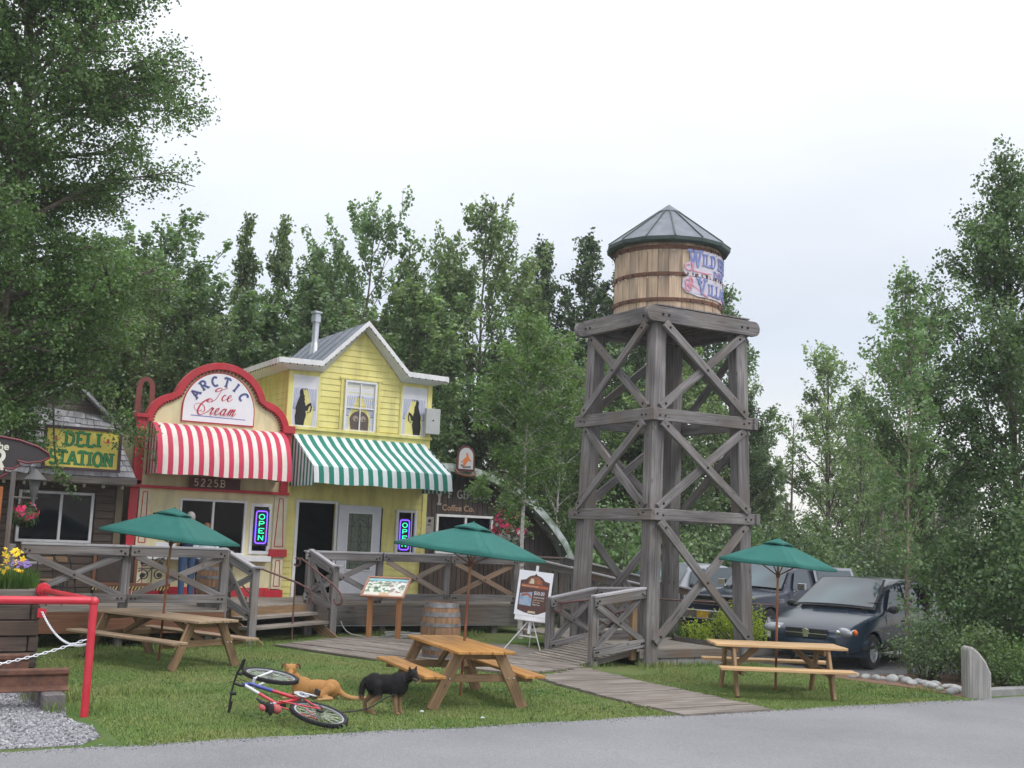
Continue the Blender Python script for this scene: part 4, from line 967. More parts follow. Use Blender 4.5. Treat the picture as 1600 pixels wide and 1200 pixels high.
# shingled mansard: slopes from the eave (y 24.75,z 3.05) up to (y 25.9,z 4.35)
def shingles(mb,e0,e1,t0,t1,rows,seed):
    r=random.Random(seed); e0,e1,t0,t1=map(Vector,(e0,e1,t0,t1)); n=((e1-e0).cross(t0-e0)).normalized()
    if n.y>0: n=-n
    for i in range(rows):
        a=i/rows; b=(i+1.25)/rows
        A0,A1=e0.lerp(t0,a),e1.lerp(t1,a); B0,B1=e0.lerp(t0,min(b,1.02)),e1.lerp(t1,min(b,1.02)); Lg=(A1-A0).length; u=0
        while u<Lg-.01:
            w_=min(r.uniform(.09,.2),Lg-u); s0,s1=u/Lg,(u+w_-.006)/Lg; dj=r.uniform(-.015,.012)
            up=(B0-A0).normalized()
            p=[A0.lerp(A1,s0)+up*dj,A0.lerp(A1,s1)+up*dj,B0.lerp(B1,s1),B0.lerp(B1,s0)]; lift=.028+r.uniform(0,.012)
            top=[p[0]+n*lift,p[1]+n*lift,p[2]+n*.006,p[3]+n*.006]; o1,o2=r.uniform(0,60),r.uniform(0,60)
            mb.add(top+[p[0],p[1]]+[p[2],p[3]],[(0,1,2,3),(4,5,1,0),(5,6,2,1),(7,4,0,3)],[[(o1,o2),(o1,o2+w_),(o1+.2,o2+w_),(o1+.2,o2)],[(o1,o2),(o1,o2+w_),(o1+.02,o2+w_),(o1+.02,o2)]]+[[(o1,o2),(o1+.1,o2),(o1+.1,o2+.01),(o1,o2+.01)]]*2)
            u+=w_
mb=MB()
shingles(mb,(1.2,24.72,3.04),(5.42,24.72,3.10),(2.9,25.9,4.55),(5.02,25.9,4.42),11,3)
mb.add([(1.2,24.74,3.0),(5.42,24.74,3.06),(5.02,25.93,4.40),(2.9,25.93,4.53)],[(0,1,2,3)]); mb.add([(5.42,24.74,3.06),(5.42,28.5,3.06),(5.02,28.5,4.4),(5.02,25.93,4.4)],[(0,1,2,3)])
roofd=part('roof',mb,SHK,deli)
mb=MB(); mb.beam((1.2,24.70,2.97),(5.44,24.70,3.03),.05,.13); mb.box((3.3,25.05,2.95),(4.2,.7,.03)); part('eave_board',mb,GREYD,deli)
mb=MB()
BGW=pmat('bulb_glass_warm',(.5,.48,.42),.3)
for k in range(7): part('eave_bulb',MB().lathe([(.0,0),(.03,.01),(.035,.06),(.015,.08)],n=8,c=(2.9+k*.38,24.82,2.86)),BGW,deli)
# gable above
mb=MB(); gl=[(3.20,4.55),(4.24,5.12),(5.05,4.42)]
mb.prism([(3.3,4.45),(5.0,4.36),(4.24,5.04)],.06,FM(26.0)); part('gable_wall',mb,wood('grey_brown_gable_board',(.26,.22,.19),(.15,.125,.11)),deli)
mb=MB()
for k in range(5):
    z=4.46+k*.12; hw=.8*(1-(z-4.4)/.68); mb.box((4.22,25.925,z),(hw*2,.03,.10),gr=0)
part('gable_board',mb,GREYD,deli)
mb=MB(); mb.prism([(2.95,4.42),(4.24,5.06),(4.24,5.13),(2.95,4.50)],.42,MAT((1,0,0),(0,0,1),(0,-1,0),(0,26.1,0))); mb.prism([(4.24,5.06),(5.24,4.16),(5.26,4.24),(4.24,5.13)],.42,MAT((1,0,0),(0,0,1),(0,-1,0),(0,26.1,0))); mb.add([(2.95,26.1,4.46),(4.24,26.1,5.10),(4.24,28.8,5.10),(2.95,28.8,4.46)],[(0,1,2,3)]); mb.add([(5.26,26.1,4.2),(4.24,26.1,5.10),(4.24,28.8,5.10),(5.26,28.8,4.2)],[(3,2,1,0)]); part('gable_roof',mb,SHK,deli)
# DELI STATION sign, leaning slightly off the roof
Mx=MAT((1,0,.0),Vector((0,.06,1)).normalized(),Vector((0,-1,.06)).normalized(),(3.56,24.62,3.20))
mb=MB(); mb.box((.74,.43,-.03),(1.52,.88,.05),M=Mx,m=0); 
for c_,s_ in (((.74,.845,.01),(1.52,.06,.035)),((.74,.015,.01),(1.52,.06,.035)),((.01,.43,.01),(.06,.77,.035)),((1.47,.43,.01),(.06,.77,.035))): mb.box(c_,s_,M=Mx,m=0)
mb.box((.74,.43,-.001),(1.40,.77,.008),M=Mx,m=1)
mf=lambda u,v,d: Mx@Vector((u,v,d+.003))
for s,u0,v0,H,sp in (('DELI',.38,.49,.27,.10),('STATION',.10,.10,.27,.04)):
    letters(mb,s,H,.060,mf,u0=u0,v0=v0,m=3,d=.002,sp=sp,sx=.95 if s=='DELI' else .90,sw=.42); letters(mb,s,H,.040,mf,u0=u0-.004,v0=v0+.004,m=2,d=.006,sp=sp,sx=.95 if s=='DELI' else .90,sw=.32)
for cx_ in (.21,1.22):
    for sg_ in (-1,1): ribbon(mb,[(cx_+sg_*p[0],.62+p[1]) for p in ((0,-.03),(.05,-.035),(.085,-.01),(.07,.01))],.012,.004,mf,3+sg_,4)
    ribbon(mb,[(cx_,.60),(cx_+.012,.64),(cx_,.67)],.035,.004,mf,9,4); ribbon(mb,[(cx_-.03,.60),(cx_,.625),(cx_+.03,.60)],.02,.004,mf,12,4)
part('deli_sign',mb,[pmat('dark_maroon_frame',(.06,.03,.04),.5),SYEL,GRNP,pmat('dark_green_outline',(.01,.07,.05),.5),CRIM],deli,bevel=0)

# ---------------------------------------------------------------- coffee shop with arched front
cof=thing('coffee_shop','dark coffee shop with a curved arched roof edge behind the young birch','shop building',(14.6,26,0))
arcp=[(12.5,3.82),(13.0,3.95),(13.6,3.93),(14.2,3.82),(14.7,3.66),(15.2,3.45),(15.7,3.14),(16.15,2.78),(16.5,2.42),(16.8,2.05),(17.02,1.6),(17.15,1.0),(17.18,.3)]
ap=[(v.x,v.y) for v in cr_spline([(x,z,0) for x,z in arcp],4)]
BR=pmat('dark_brown_board_wall',(.075,.06,.055),.85,(.045,.035,.033),scale=3,stretch=(6,1,.4),bump=.2)
mb=MB(); 
mb.prism([(12.42,.2),(17.18,.2)]+ap[::-1]+[(12.42,3.75)],.1,FM(26.1)); part('wall',mb,BR,cof)
mb=MB()
xq=12.5
while xq<17.1:
    zt=max([z for x,z in ap if abs(x-xq-.07)<.25] or [.5])-.2; mb.box((xq+.07,25.985,(zt+.3)/2 if zt>.3 else .3),(.13,.02,max(.1,zt-.3))); xq+=.145
part('wall_boards',mb,BR,cof)
bm=MB(); inr=[]
for i,(x,z) in enumerate(ap):
    a=ap[max(i-1,0)];b=ap[min(i+1,len(ap)-1)]; t=Vector((b[0]-a[0],b[1]-a[1])).normalized(); nn=Vector((t.y,-t.x)); 
    if nn.y>0: nn=-nn
    inr.append((x+nn.x*.2*(1 if True else 0),z+nn.y*.2))
rows=[[Vector((x,25.55,z)) for x,z in ap],[Vector((x,25.50,z)) for x,z in inr],[Vector((x,26.1,z)) for x,z in inr]]
bm.grid(rows,uv=lambda i,k:(k*.25,i*.2)); bm.grid([[Vector((x,25.55,z)) for x,z in ap],[Vector((x,29.5,z)) for x,z in ap]],uv=lambda i,k:(i*3,k*.25))
part('arched_beam',bm,pmat('mossy_grey_roof_edge',(.36,.40,.40),.6,(.10,.14,.09),scale=2.2,lo=.42,hi=.58),cof)
mb=MB(); mm_=plane_map((0,25.97,0),(1,0,0),(0,0,1),(0,-1,0))
letters(mb,'Y',.40,.055,mm_,u0=13.00,v0=2.93,m=0,sx=.9); LGR=pmat('grey_letter_paint',(.42,.40,.38),.6); part('sign_word',mb,LGR,cof); mb=MB(); letters(mb,'F GB OUR',.20,.03,mm_,u0=13.38,v0=3.12,m=0,sp=.12)
def rawtext(s,h,mapf_loc,M,ext=.004,bold=.0):
    cu=bpy.data.curves.new('t','FONT'); cu.body=s; cu.size=h*1.38; cu.extrude=ext; cu.offset=bold
    o=bpy.data.objects.new('t',cu); C.objects.link(o); dg=bpy.context.evaluated_depsgraph_get(); me=bpy.data.meshes.new_from_object(o.evaluated_get(dg))
    vs=[M@v.co for v in me.vertices]; fs=[tuple(p.vertices) for p in me.polygons]; bpy.data.objects.remove(o); bpy.data.curves.remove(cu); bpy.data.meshes.remove(me); return vs,fs
vs,fs=rawtext('Coffee Co.',.15,None,MAT((1,0,0),(0,0,1),(0,-1,0),(13.22,25.965,2.80)),bold=.004); part('sign_word',mb,LGR,cof); mb=MB(); mb.add(vs,fs); part('sign_word',mb,pmat('gold_brown_letter_paint',(.42,.27,.17),.6),cof)
window(cof,13.04,14.66,1.72,2.70,25.96,(13.88,),fw=.06,gm=GLS)
mb=MB(); fbox(mb,12.76,13.0,2.05,2.62,25.96,.02,m=0); fbox(mb,12.79,12.97,2.12,2.22,25.935,.004,m=1); 
mb.lathe([(.045,0),(.045,.004),(.001,.004)],n=12,M=MAT((1,0,0),(0,0,1),(0,-1,0),(12.88,25.938,2.52)),m=2)
vs,fs=rawtext('MENU',.035,None,MAT((1,0,0),(0,0,1),(0,-1,0),(12.81,25.936,2.40)),ext=.002); mb.add(vs,fs,None,2)
part('menu_board',mb,[pmat('grey_menu_panel',(.36,.35,.34),.6,(.24,.22,.21),scale=30),DRED,BLACK],cof)
mb=MB()
for k in range(10):
    x,z=ap[12+k*3]; mb.ell((x-.12,25.48,z-.28),.018,6,5)
part('bulb_string',mb,pmat('pale_bulb',(.75,.73,.68),.3),cof)
# little arched roof plaque on a curved bracket
pq=thing('roof_plaque','small arched plaque with a painted orange figure standing on the coffee shop roof edge','sign',(13.55,25.5,3.7))
P=[(13.30,3.78),(13.82,3.78)]+[(13.56+.25*math.cos(math.radians(a)),4.16+.27*math.sin(math.radians(a))) for a in range(0,181,15)]
mb=MB(); mb.prism(P,.03,FM(25.47),m=0); part('board',mb,MAROON,pq)
mb=MB(); mb.prism([(13.56+(x-13.56)*.8,4.1+(z-4.1)*.82) for x,z in P],.006,FM(25.438),m=0); mm2=plane_map((0,25.432,0),(1,0,0),(0,0,1),(0,-1,0))
ribbon(mb,[(13.50,3.92),(13.56,4.06),(13.62,4.10),(13.58,4.24)],[.07,.10,.07,.05],.003,mm2,2,1); ribbon(mb,[(13.44,4.0),(13.56,4.12),(13.70,4.05)],.035,.003,mm2,6,1); ribbon(mb,[(13.42,3.94),(13.5,3.88),(13.7,3.9)],.04,.003,mm2,9,2)
part('painting',mb,[pmat('grey_blue_plaque_paint',(.42,.46,.52),.6,(.5,.45,.4),scale=12),pmat('orange_plaque_paint',(.6,.17,.04),.6),GREYD],pq)
mb=MB(); mb.tube(cr_spline([(13.30,25.46,3.80),(13.34,25.36,3.70),(13.55,25.3,3.66),(13.78,25.36,3.70),(13.82,25.46,3.80)],4),.03,6); part('bracket',mb,REDWD,pq)

# ---------------------------------------------------------------- deck
DZ=.66
deck=thing('timber_deck','raised weathered timber deck along the fronts of the shops','deck',(7,22.5,0))
u_=Vector((.826,.564)); n_=Vector((.564,-.826)); SL=Vector((6.72,21.86)); SRt=SL+u_*2.50
hull=[(1.6,21.2),(6.55,21.2),(6.80,21.80)]; 
mb=MB(); planked(mb,[(1.6,21.2),(6.4,21.2),(SL.x,SL.y),(SL.x,25.3),(1.6,25.3)],(1,0),.145,DZ,.035,seed=4,jz=.002,gap=.006)
planked(mb,[(SL.x+.003,SL.y),tuple(SRt),(SRt.x,25.3),(SL.x+.003,25.3)],(1,0),.145,DZ,.035,seed=5,jz=.002,gap=.006)
planked(mb,[(SRt.x+.003,SRt.y),(14.6,SRt.y),(14.6,25.9),(SRt.x+.003,25.9)],(1,0),.145,DZ,.035,seed=6,jz=.002,gap=.006)
part('deck_boards',mb,DECK,deck)
mb=MB(); mb.box((4.0,21.225,.44),(4.86,.04,.37),gr=0); part('fascia',mb,REDWD,deck,bevel=.004,label='red brown fascia board')
mb=MB(); mb.box(((SRt.x+14.6)/2,SRt.y+.03,.41),(14.6-SRt.x,.04,.42),gr=0); mb.beam((SL.x,SL.y+.03,.56),(SRt.x,SRt.y+.03,.56),.04,.13,up=(0,0,1)); part('fascia',mb,GREYD,deck,bevel=.004)
mb=MB(); mb.box(((SRt.x+14.6)/2,SRt.y+.02,.19),(14.6-SRt.x,.02,.012)); part('metal_edge',mb,GALV,deck)
mb=MB()
for x in (1.8,3.2,4.6,6.2): mb.box((x,21.4,.3),(.13,.13,.66),gr=2)
for x in (9.2,10.6,12.0,13.4,14.5): mb.box((x,23.45,.3),(.13,.13,.66),gr=2)
mb.box((6.5,25.2,.3),(10,.05,.65)); part('support_post',mb,GREYD,deck)
# ---- stairs
st=thing('deck_stairs','short open timber stairs rising to the deck between two railings','stairs',(8.2,21.8,0))
for i,(zt,dd) in enumerate(((.495,.28),(.33,.56),(.165,.84))):
    if i==2: continue
    mb=MB(); a=SL+n_*(dd-.12);b=SRt+n_*(dd-.12); w0=.0+.08*i
    A=Vector((a.x,a.y,zt-.03))-Vector((u_.x,u_.y,0))*w0;B=Vector((b.x,b.y,zt-.03))+Vector((u_.x,u_.y,0))*w0
    mb.beam(A,B,.30,.06); part('tread',mb,DECK,st,bevel=.006)
mb=MB(); a=SL+n_*.02;b=SRt+n_*.02; mb.beam((a.x,a.y,.565),(b.x,b.y,.565),.03,.15); part('riser',mb,HONEYD,st)
for p in (SL+u_*.03,SRt-u_*.03):
    mb=MB(); a=Vector((p.x,p.y,.42));b=Vector((p.x+n_.x*.80,p.y+n_.y*.80,-.07)); mb.beam(a,b,.045,.20); part('stringer',mb,HONEYD,st)
# ---- railings
def rail_panel(o,a,b,z0,z1,posts=(True,True),cap=True,brace=True,out=None,zb=.1,pz=None,ph=None,mats=None,bw=.035):
    """a,b plan points; z0,z1 rail-top heights at a and b; zb floor clearance; out = outward unit vector"""
    a=Vector(a);b=Vector(b); d=(b-a).normalized(); out=Vector(out); o3=Vector((out.x,out.y,0))
    A=lambda t,z,off=0: Vector((a.x+(b.x-a.x)*t+out.x*off,a.y+(b.y-a.y)*t+out.y*off,z))
    zt=lambda t: z0+(z1-z0)*t
    up=(0,0,1)
    mb=MB(); mb.beam(A(0,zt(0)-.115,.08),A(1,zt(1)-.115,.08),.045,.15,up=up)
    for t in (.035,.075,.925,.965): bolts(mb,A(t,zt(t)-.115+rr.uniform(-.03,.03),.103),o3,.02)
    part('top_rail',mb,[GREY,BOLT],o,bevel=.006)
    if cap: mb=MB(); mb.beam(A(-.0,zt(0)-.02,.03),A(1.0,zt(1)-.02,.03),.17,.04,up=up); part('cap_rail',mb,GREYL,o,bevel=.005)
    H=ph
    mb=MB(); mb.beam(A(0,zt(0)-H+.075,.08),A(1,zt(1)-H+.075,.08),.045,.15,up=up)
    for t in (.035,.075,.925,.965): bolts(mb,A(t,zt(t)-H+.075,.103),o3,.02)
    part('bottom_rail',mb,[GREY,BOLT],o,bevel=.006)
    if brace:
        for q,(s,e) in enumerate(((0,1),(1,0))):
            mb=MB(); P0=A(.06 if s==0 else .94,(zt(s)-H+.13),.028+q*.046);P1=A(.94 if s==0 else .06,zt(e)-.19,.028+q*.046)
            mb.beam(P0,P1,.042,.11,up=o3.cross(P1-P0)); bolts(mb,P0.lerp(P1,.5)+o3*.022,o3,.018); part('brace',mb,[GREY,BOLT] if mats is None else mats,o,bevel=.005)
def rpost(o,p,z0,z1,w_=.12,m=None,n=None):
    mb=MB(); mb.box((p[0],p[1],(z0+z1)/2),(w_,w_,z1-z0),gr=2)
    if n:
        for z in (z1-.1,z1-.16,z0+.14): bolts(mb,Vector((p[0]+n[0]*w_/2,p[1]+n[1]*w_/2,z)),(n[0],n[1],0),.018)
    part('post',mb,[m or GREY,BOLT],o,bevel=.008)
RT=1.79
rl=thing('timber_railing','long grey cross-braced railing behind the left picnic table','railing',(4.7,21.2,.66),group=None)
for x in (2.70,4.62,6.40): rpost(rl,(x,21.32),.10 if x>6 else .5,RT-.04,.15)
rail_panel(rl,(2.85,21.24),(4.62,21.24),RT,RT,out=(0,-1),ph=1.00); rail_panel(rl,(4.66,21.24),(6.40,21.24),RT,RT,out=(0,-1),ph=1.00)
rs=thing('stair_railing','sloping cross-braced stair railing on the left of the steps','railing',(6.8,21.4,0))
LT=SL-u_*.10; LB=LT+n_*.62
rpost(rs,(LB.x,LB.y),-.02,1.42,.14); rpost(rs,(LT.x-.02,LT.y+.04),.0,RT-.06,.16,GREYD)
rail_panel(rs,(LT.x-.12,LT.y+.0),(LB.x,LB.y),RT+.0,1.46,out=(-u_.x*1,-u_.y*1),ph=.98)
mb=MB(); mb.beam((LB.x-.02,LB.y+.02,1.445),(LB.x+.1,LB.y-.1,1.445),.17,.04); part('cap_rail',mb,GREYL,rs,bevel=.005)
rs2=thing('stair_railing','sloping cross-braced stair railing on the right of the steps beside the map board','railing',(9.2,22.8,0))
RTp=SRt+u_*.06; RB=RTp+n_*.62
rpost(rs2,(RTp.x,RTp.y),.0,RT-.06,.17); rpost(rs2,(RB.x,RB.y),-.02,1.43,.14)
rail_panel(rs2,(RTp.x,RTp.y),(RB.x,RB.y),RT,1.47,out=(-u_.x,-u_.y),ph=.98)
mb=MB(); mb.beam((RB.x-.02,RB.y+.02,1.455),(RB.x+.1,RB.y-.12,1.455),.17,.04); part('cap_rail',mb,GREYL,rs2,bevel=.005)
rr_=thing('timber_railing','long grey cross-braced railing behind the central picnic table and barrel','railing',(11.4,23.3,.66))
YR=SRt.y+.02; RZ=1.755
for x in (10.45,12.1,13.9): rpost(rr_,(x,YR+.1),.45,RZ-.04,.13)
MIX=[HONEYD,BOLT]
rail_panel(rr_,(SRt.x-.10,YR+.03),(10.43,YR+.03),RZ,RZ,out=(0,-1),ph=1.03); rail_panel(rr_,(10.47,YR+.03),(12.1,YR+.03),RZ,RZ,out=(0,-1),ph=1.03,mats=[wood('tan_grey_brace',(.34,.27,.22),(.20,.16,.13)),BOLT]); rail_panel(rr_,(12.14,YR+.03),(13.9,YR+.03),RZ,RZ,out=(0,-1),ph=1.03,mats=[wood('tan_brace',(.36,.24,.17),(.2,.14,.1)),BOLT])
# vertical board skirt under the coffee window
sk=MB(); x=12.30
while x<16.0: sk.box((x+.06,25.2,1.15),(.115,.03,.95),gr=2); x+=.125
solo('board_screen',sk,DELIW,'dark vertical board screen on the deck in front of the coffee shop','screen',bevel=.004)
# ramp behind the tower
rp=thing('ramp_railing','pair of long sloping ramp railings running behind the water tower','railing',(15.5,22,0))
for (a,b,z0,z1) in (((14.0,22.9),(16.2,20.9),1.74,1.18),((15.4,23.6),(18.6,21.6),1.78,.98)):
    mb=MB(); mb.beam((a[0],a[1],z0),(b[0],b[1],z1),.17,.04); part('cap_rail',mb,GREYL,rp,bevel=.004)
    mb=MB(); mb.beam((a[0],a[1],z0-.1),(b[0],b[1],z1-.1),.05,.15); part('top_rail',mb,GREYD,rp)
    mb=MB(); mb.beam((a[0],a[1],z0-.85),(b[0],b[1],z1-.85),.05,.18); part('bottom_rail',mb,GREYD,rp)
    mb=MB()
    for k in range(22):
        t=(k+.5)/22; x=a[0]+(b[0]-a[0])*t;y=a[1]+(b[1]-a[1])*t;z=z0+(z1-z0)*t; mb.box((x,y,z-.52),(.1,.02,.72),rz=-.7,gr=2)
    part('infill_boards',mb,GREYD,rp)
    for t in (0,.5,1):
        x=a[0]+(b[0]-a[0])*t;y=a[1]+(b[1]-a[1])*t;z=z0+(z1-z0)*t; rpost(rp,(x,y+.08),0,z-.03,.12)
mb=MB(); mb.beam((14.5,24.6,1.75),(16.8,24.6,1.72),.16,.04); mb.beam((14.5,24.6,1.62),(16.8,24.6,1.60),.05,.14); part('top_rail',mb,GREYD,rp)
# ---- low platform and ramp round the tower
pf=thing('tower_platform','low timber landing with a short ramp under the water tower','platform',(14,18.5,0))
ph_=[(12.66,16.93),(14.62,16.93),(14.62,21.2),(12.66,21.2)]
mb=MB(); planked(mb,ph_,(1,0),.145,.30,.035,seed=8,jz=.002,gap=.006); planked(mb,[(14.623,18.6),(14.95,18.8),(15.3,19.5),(15.5,20.2),(15.5,21.2),(14.623,21.2)],(1,0),.145,.30,.035,seed=9,gap=.006,jz=.002); part('deck_boards',mb,DECK,pf)
mb=MB(); mb.box((14.5,16.93,.215),(3.6,.04,.15),gr=0); part('fascia',mb,GREYD,pf,bevel=.004)
BLK=pmat('pale_concrete_block',(.28,.28,.28),.9,(.20,.20,.20),scale=5,bump=.3)
mb=MB()
for k in range(9): mb.box((12.98+k*.40,17.02,.06),(.39,.16,.16))
part('block_footing',mb,BLK,pf,bevel=.01)
mb=MB(); r_=random.Random(9)
for k in range(11):
    x=11.5+k*.12
    if x>12.7: break
    z=.03+(x-11.5)*.225; mb.box((x+.055,17.95,z),(.112,1.72,.035),gr=1)
part('ramp_boards',mb,DECK,pf,bevel=.004)
mb=MB(); mb.beam((11.5,17.08,.0),(12.7,17.08,.24),.05,.09); part('ramp_edge',mb,GREYD,pf)
r1=thing('ramp_handrail','near low cross-braced railing leading from the boardwalk to the tower front leg','railing',(12.2,17.05,0),group=None)
rpost(r1,(11.80,17.08),-.02,1.20,.14,n=(0,-1)); rpost(r1,(12.66,17.08),.1,1.36,.11,HONEYD)
rail_panel(r1,(11.72,17.02),(12.82,17.02),1.24,1.40,out=(0,-1),ph=1.06)
r2=thing('ramp_handrail','far low cross-braced railing beside the easel sign','railing',(12.6,18.85,0))
rpost(r2,(12.02,18.86),-.02,1.08,.14,n=(0,-1)); rpost(r2,(12.98,18.86),.0,1.28,.12); rpost(r2,(14.0,18.86),.2,1.30,.12)
rail_panel(r2,(11.95,18.80),(12.98,18.80),1.10,1.30,out=(0,-1),ph=.98); rail_panel(r2,(13.0,18.80),(14.05,18.80),1.30,1.31,out=(0,-1),ph=.98)
# ---- brown metal handrails
HRM=pmat('brown_handrail_paint',(.16,.075,.065),.45,(.11,.05,.045),scale=12)
def hook(c,d,r=.08,a0=90,a1=-170,n=12):
    c=Vector(c);d=Vector(d).normalized(); return [c+d*(r*math.cos(math.radians(a0+(a1-a0)*k/n)))+Vector((0,0,r*math.sin(math.radians(a0+(a1-a0)*k/n)))) for k in range(n+1)]
n3=Vector((n_.x,n_.y,0)); MID=SL+u_*.42; MR=SRt-u_*.12
h1=thing('metal_handrail','brown bent pipe handrail standing in the middle of the steps','handrail',(MID.x,MID.y,0))
def P3(base,t,z): return Vector((base.x+n_.x*t,base.y+n_.y*t,z))
mb=MB()
top=P3(MID,-.55,1.52)
mb.tube(hook(P3(MID,-.55,1.44),-n3,.08,90,330)[::-1]+[P3(MID,-.1,1.52)]+[P3(MID+u_*.9,.55,1.14),P3(MID+u_*1.15,.72,1.0),P3(MID+u_*1.17,.74,.80),P3(MID+u_*1.17,.70,.72)],.02,8); part('rail',mb,HRM,h1,smooth=50)
for q_ in ([P3(MID,-.38,DZ),P3(MID,-.38,1.52)],[P3(MID+u_*.9,.52,.0),P3(MID+u_*.9,.52,1.15)]): part('upright',MB().tube(q_,.02,8),HRM,h1,smooth=50)
mb=MB(); mb.tube([P3(MID,-.38,1.18),P3(MID+u_*.1,-.2,1.10)]+hook(P3(MID+u_*.22,-.05,.80),n3,.09,60,-200,10),.018,8); part('lower_hook',mb,HRM,h1,smooth=50)
h2=thing('metal_handrail','brown pipe handrail with curled ends fixed inside the right stair railing','handrail',(MR.x,MR.y,0))
mb=MB(); mb.tube(hook(P3(MR,-.22,1.50),-n3,.08,60,330)[::-1]+[P3(MR,-.12,1.58),P3(MR,.75,1.06),P3(MR,.9,.92)]+hook(P3(MR,.86,.78),n3,.1,30,-190,8),.021,8); part('rail',mb,HRM,h2,smooth=50)
h3=thing('metal_handrail','brown pipe handrail with curled ends along the tower ramp','handrail',(12.3,18.0,0))
mb=MB(); X=Vector((1,0,0)); mb.tube(hook((12.06,18.66,.92),-X,.09,90,340)[::-1]+[Vector((12.2,18.66,1.01)),Vector((13.4,18.66,1.12)),Vector((17.5,18.66,.98))],.018,8); part('rail',mb,HRM,h3,smooth=50)
mb=MB(); mb.tube(hook((12.2,17.25,.80),-X,.09,90,340)[::-1]+[Vector((12.3,17.25,.89)),Vector((12.8,17.25,1.0))],.018,8); part('lower_rail',mb,HRM,h3,smooth=50)
mb=MB(); mb.tube([(13.9,18.66,.3),(13.9,18.66,1.1)],.016,6); part('upright',mb,HRM,h3)
# ---------------------------------------------------------------- picnic tables
def picnic(name,label,loc,rz,Lt,mt,ml,mats_leg=None,hole=True,wt=.78,bo=.62):
    """x = length axis"""
    o=thing(name,label,'picnic table',loc,rz,group='timber picnic tables on the lawn',local=True)
    nb=5; bw=wt/nb; mb=MB()
    for k in range(nb): mb.box((rr.uniform(-.008,.008),-wt/2+bw*(k+.5),.73+rr.uniform(-.002,.002)),(Lt,bw-.008,.04),gr=0)
    part('tabletop',mb,mt,o,bevel=.006)
    for s in(-1,1):
        mb=MB()
        for k in (0,1): mb.box((rr.uniform(-.01,.01),s*(bo+.07+k*.145-.07),.43),(Lt,.138,.04),gr=0)
        part('bench',mb,mt,o,bevel=.006)
    xl=Lt/2-.28
    for e in(-1,1):
        for s in(-1,1):
            mb=MB(); mb.beam((e*xl,s*.62,0),(e*xl,s*.27,.71),.045,.145,up=(0,s*-.8,.4)); part('leg',mb,ml,o,bevel=.006)
        mb=MB(); mb.box((e*(xl-.046),0,.385),(.045,1.52,.10),gr=1)
        for s in(-1,1):
            for q in (-.03,.03): bolts(mb,Vector((e*(xl+.024),s*(.435)+q*1.2,.385)),(e,0,0),.012)
        part('cross_support',mb,[ml,GALV],o,bevel=.005)
        mb=MB(); mb.box((e*(xl-.046),0,.665),(.045,.66,.09),gr=1); part('top_cleat',mb,ml,o,bevel=.004)
        mb=MB(); mb.beam((e*(xl-.09),0,.40),(e*.28,0,.70),.04,.085); part('brace',mb,ml,o,bevel=.004)
    return o
CR=Vector((.864,-.503,0))
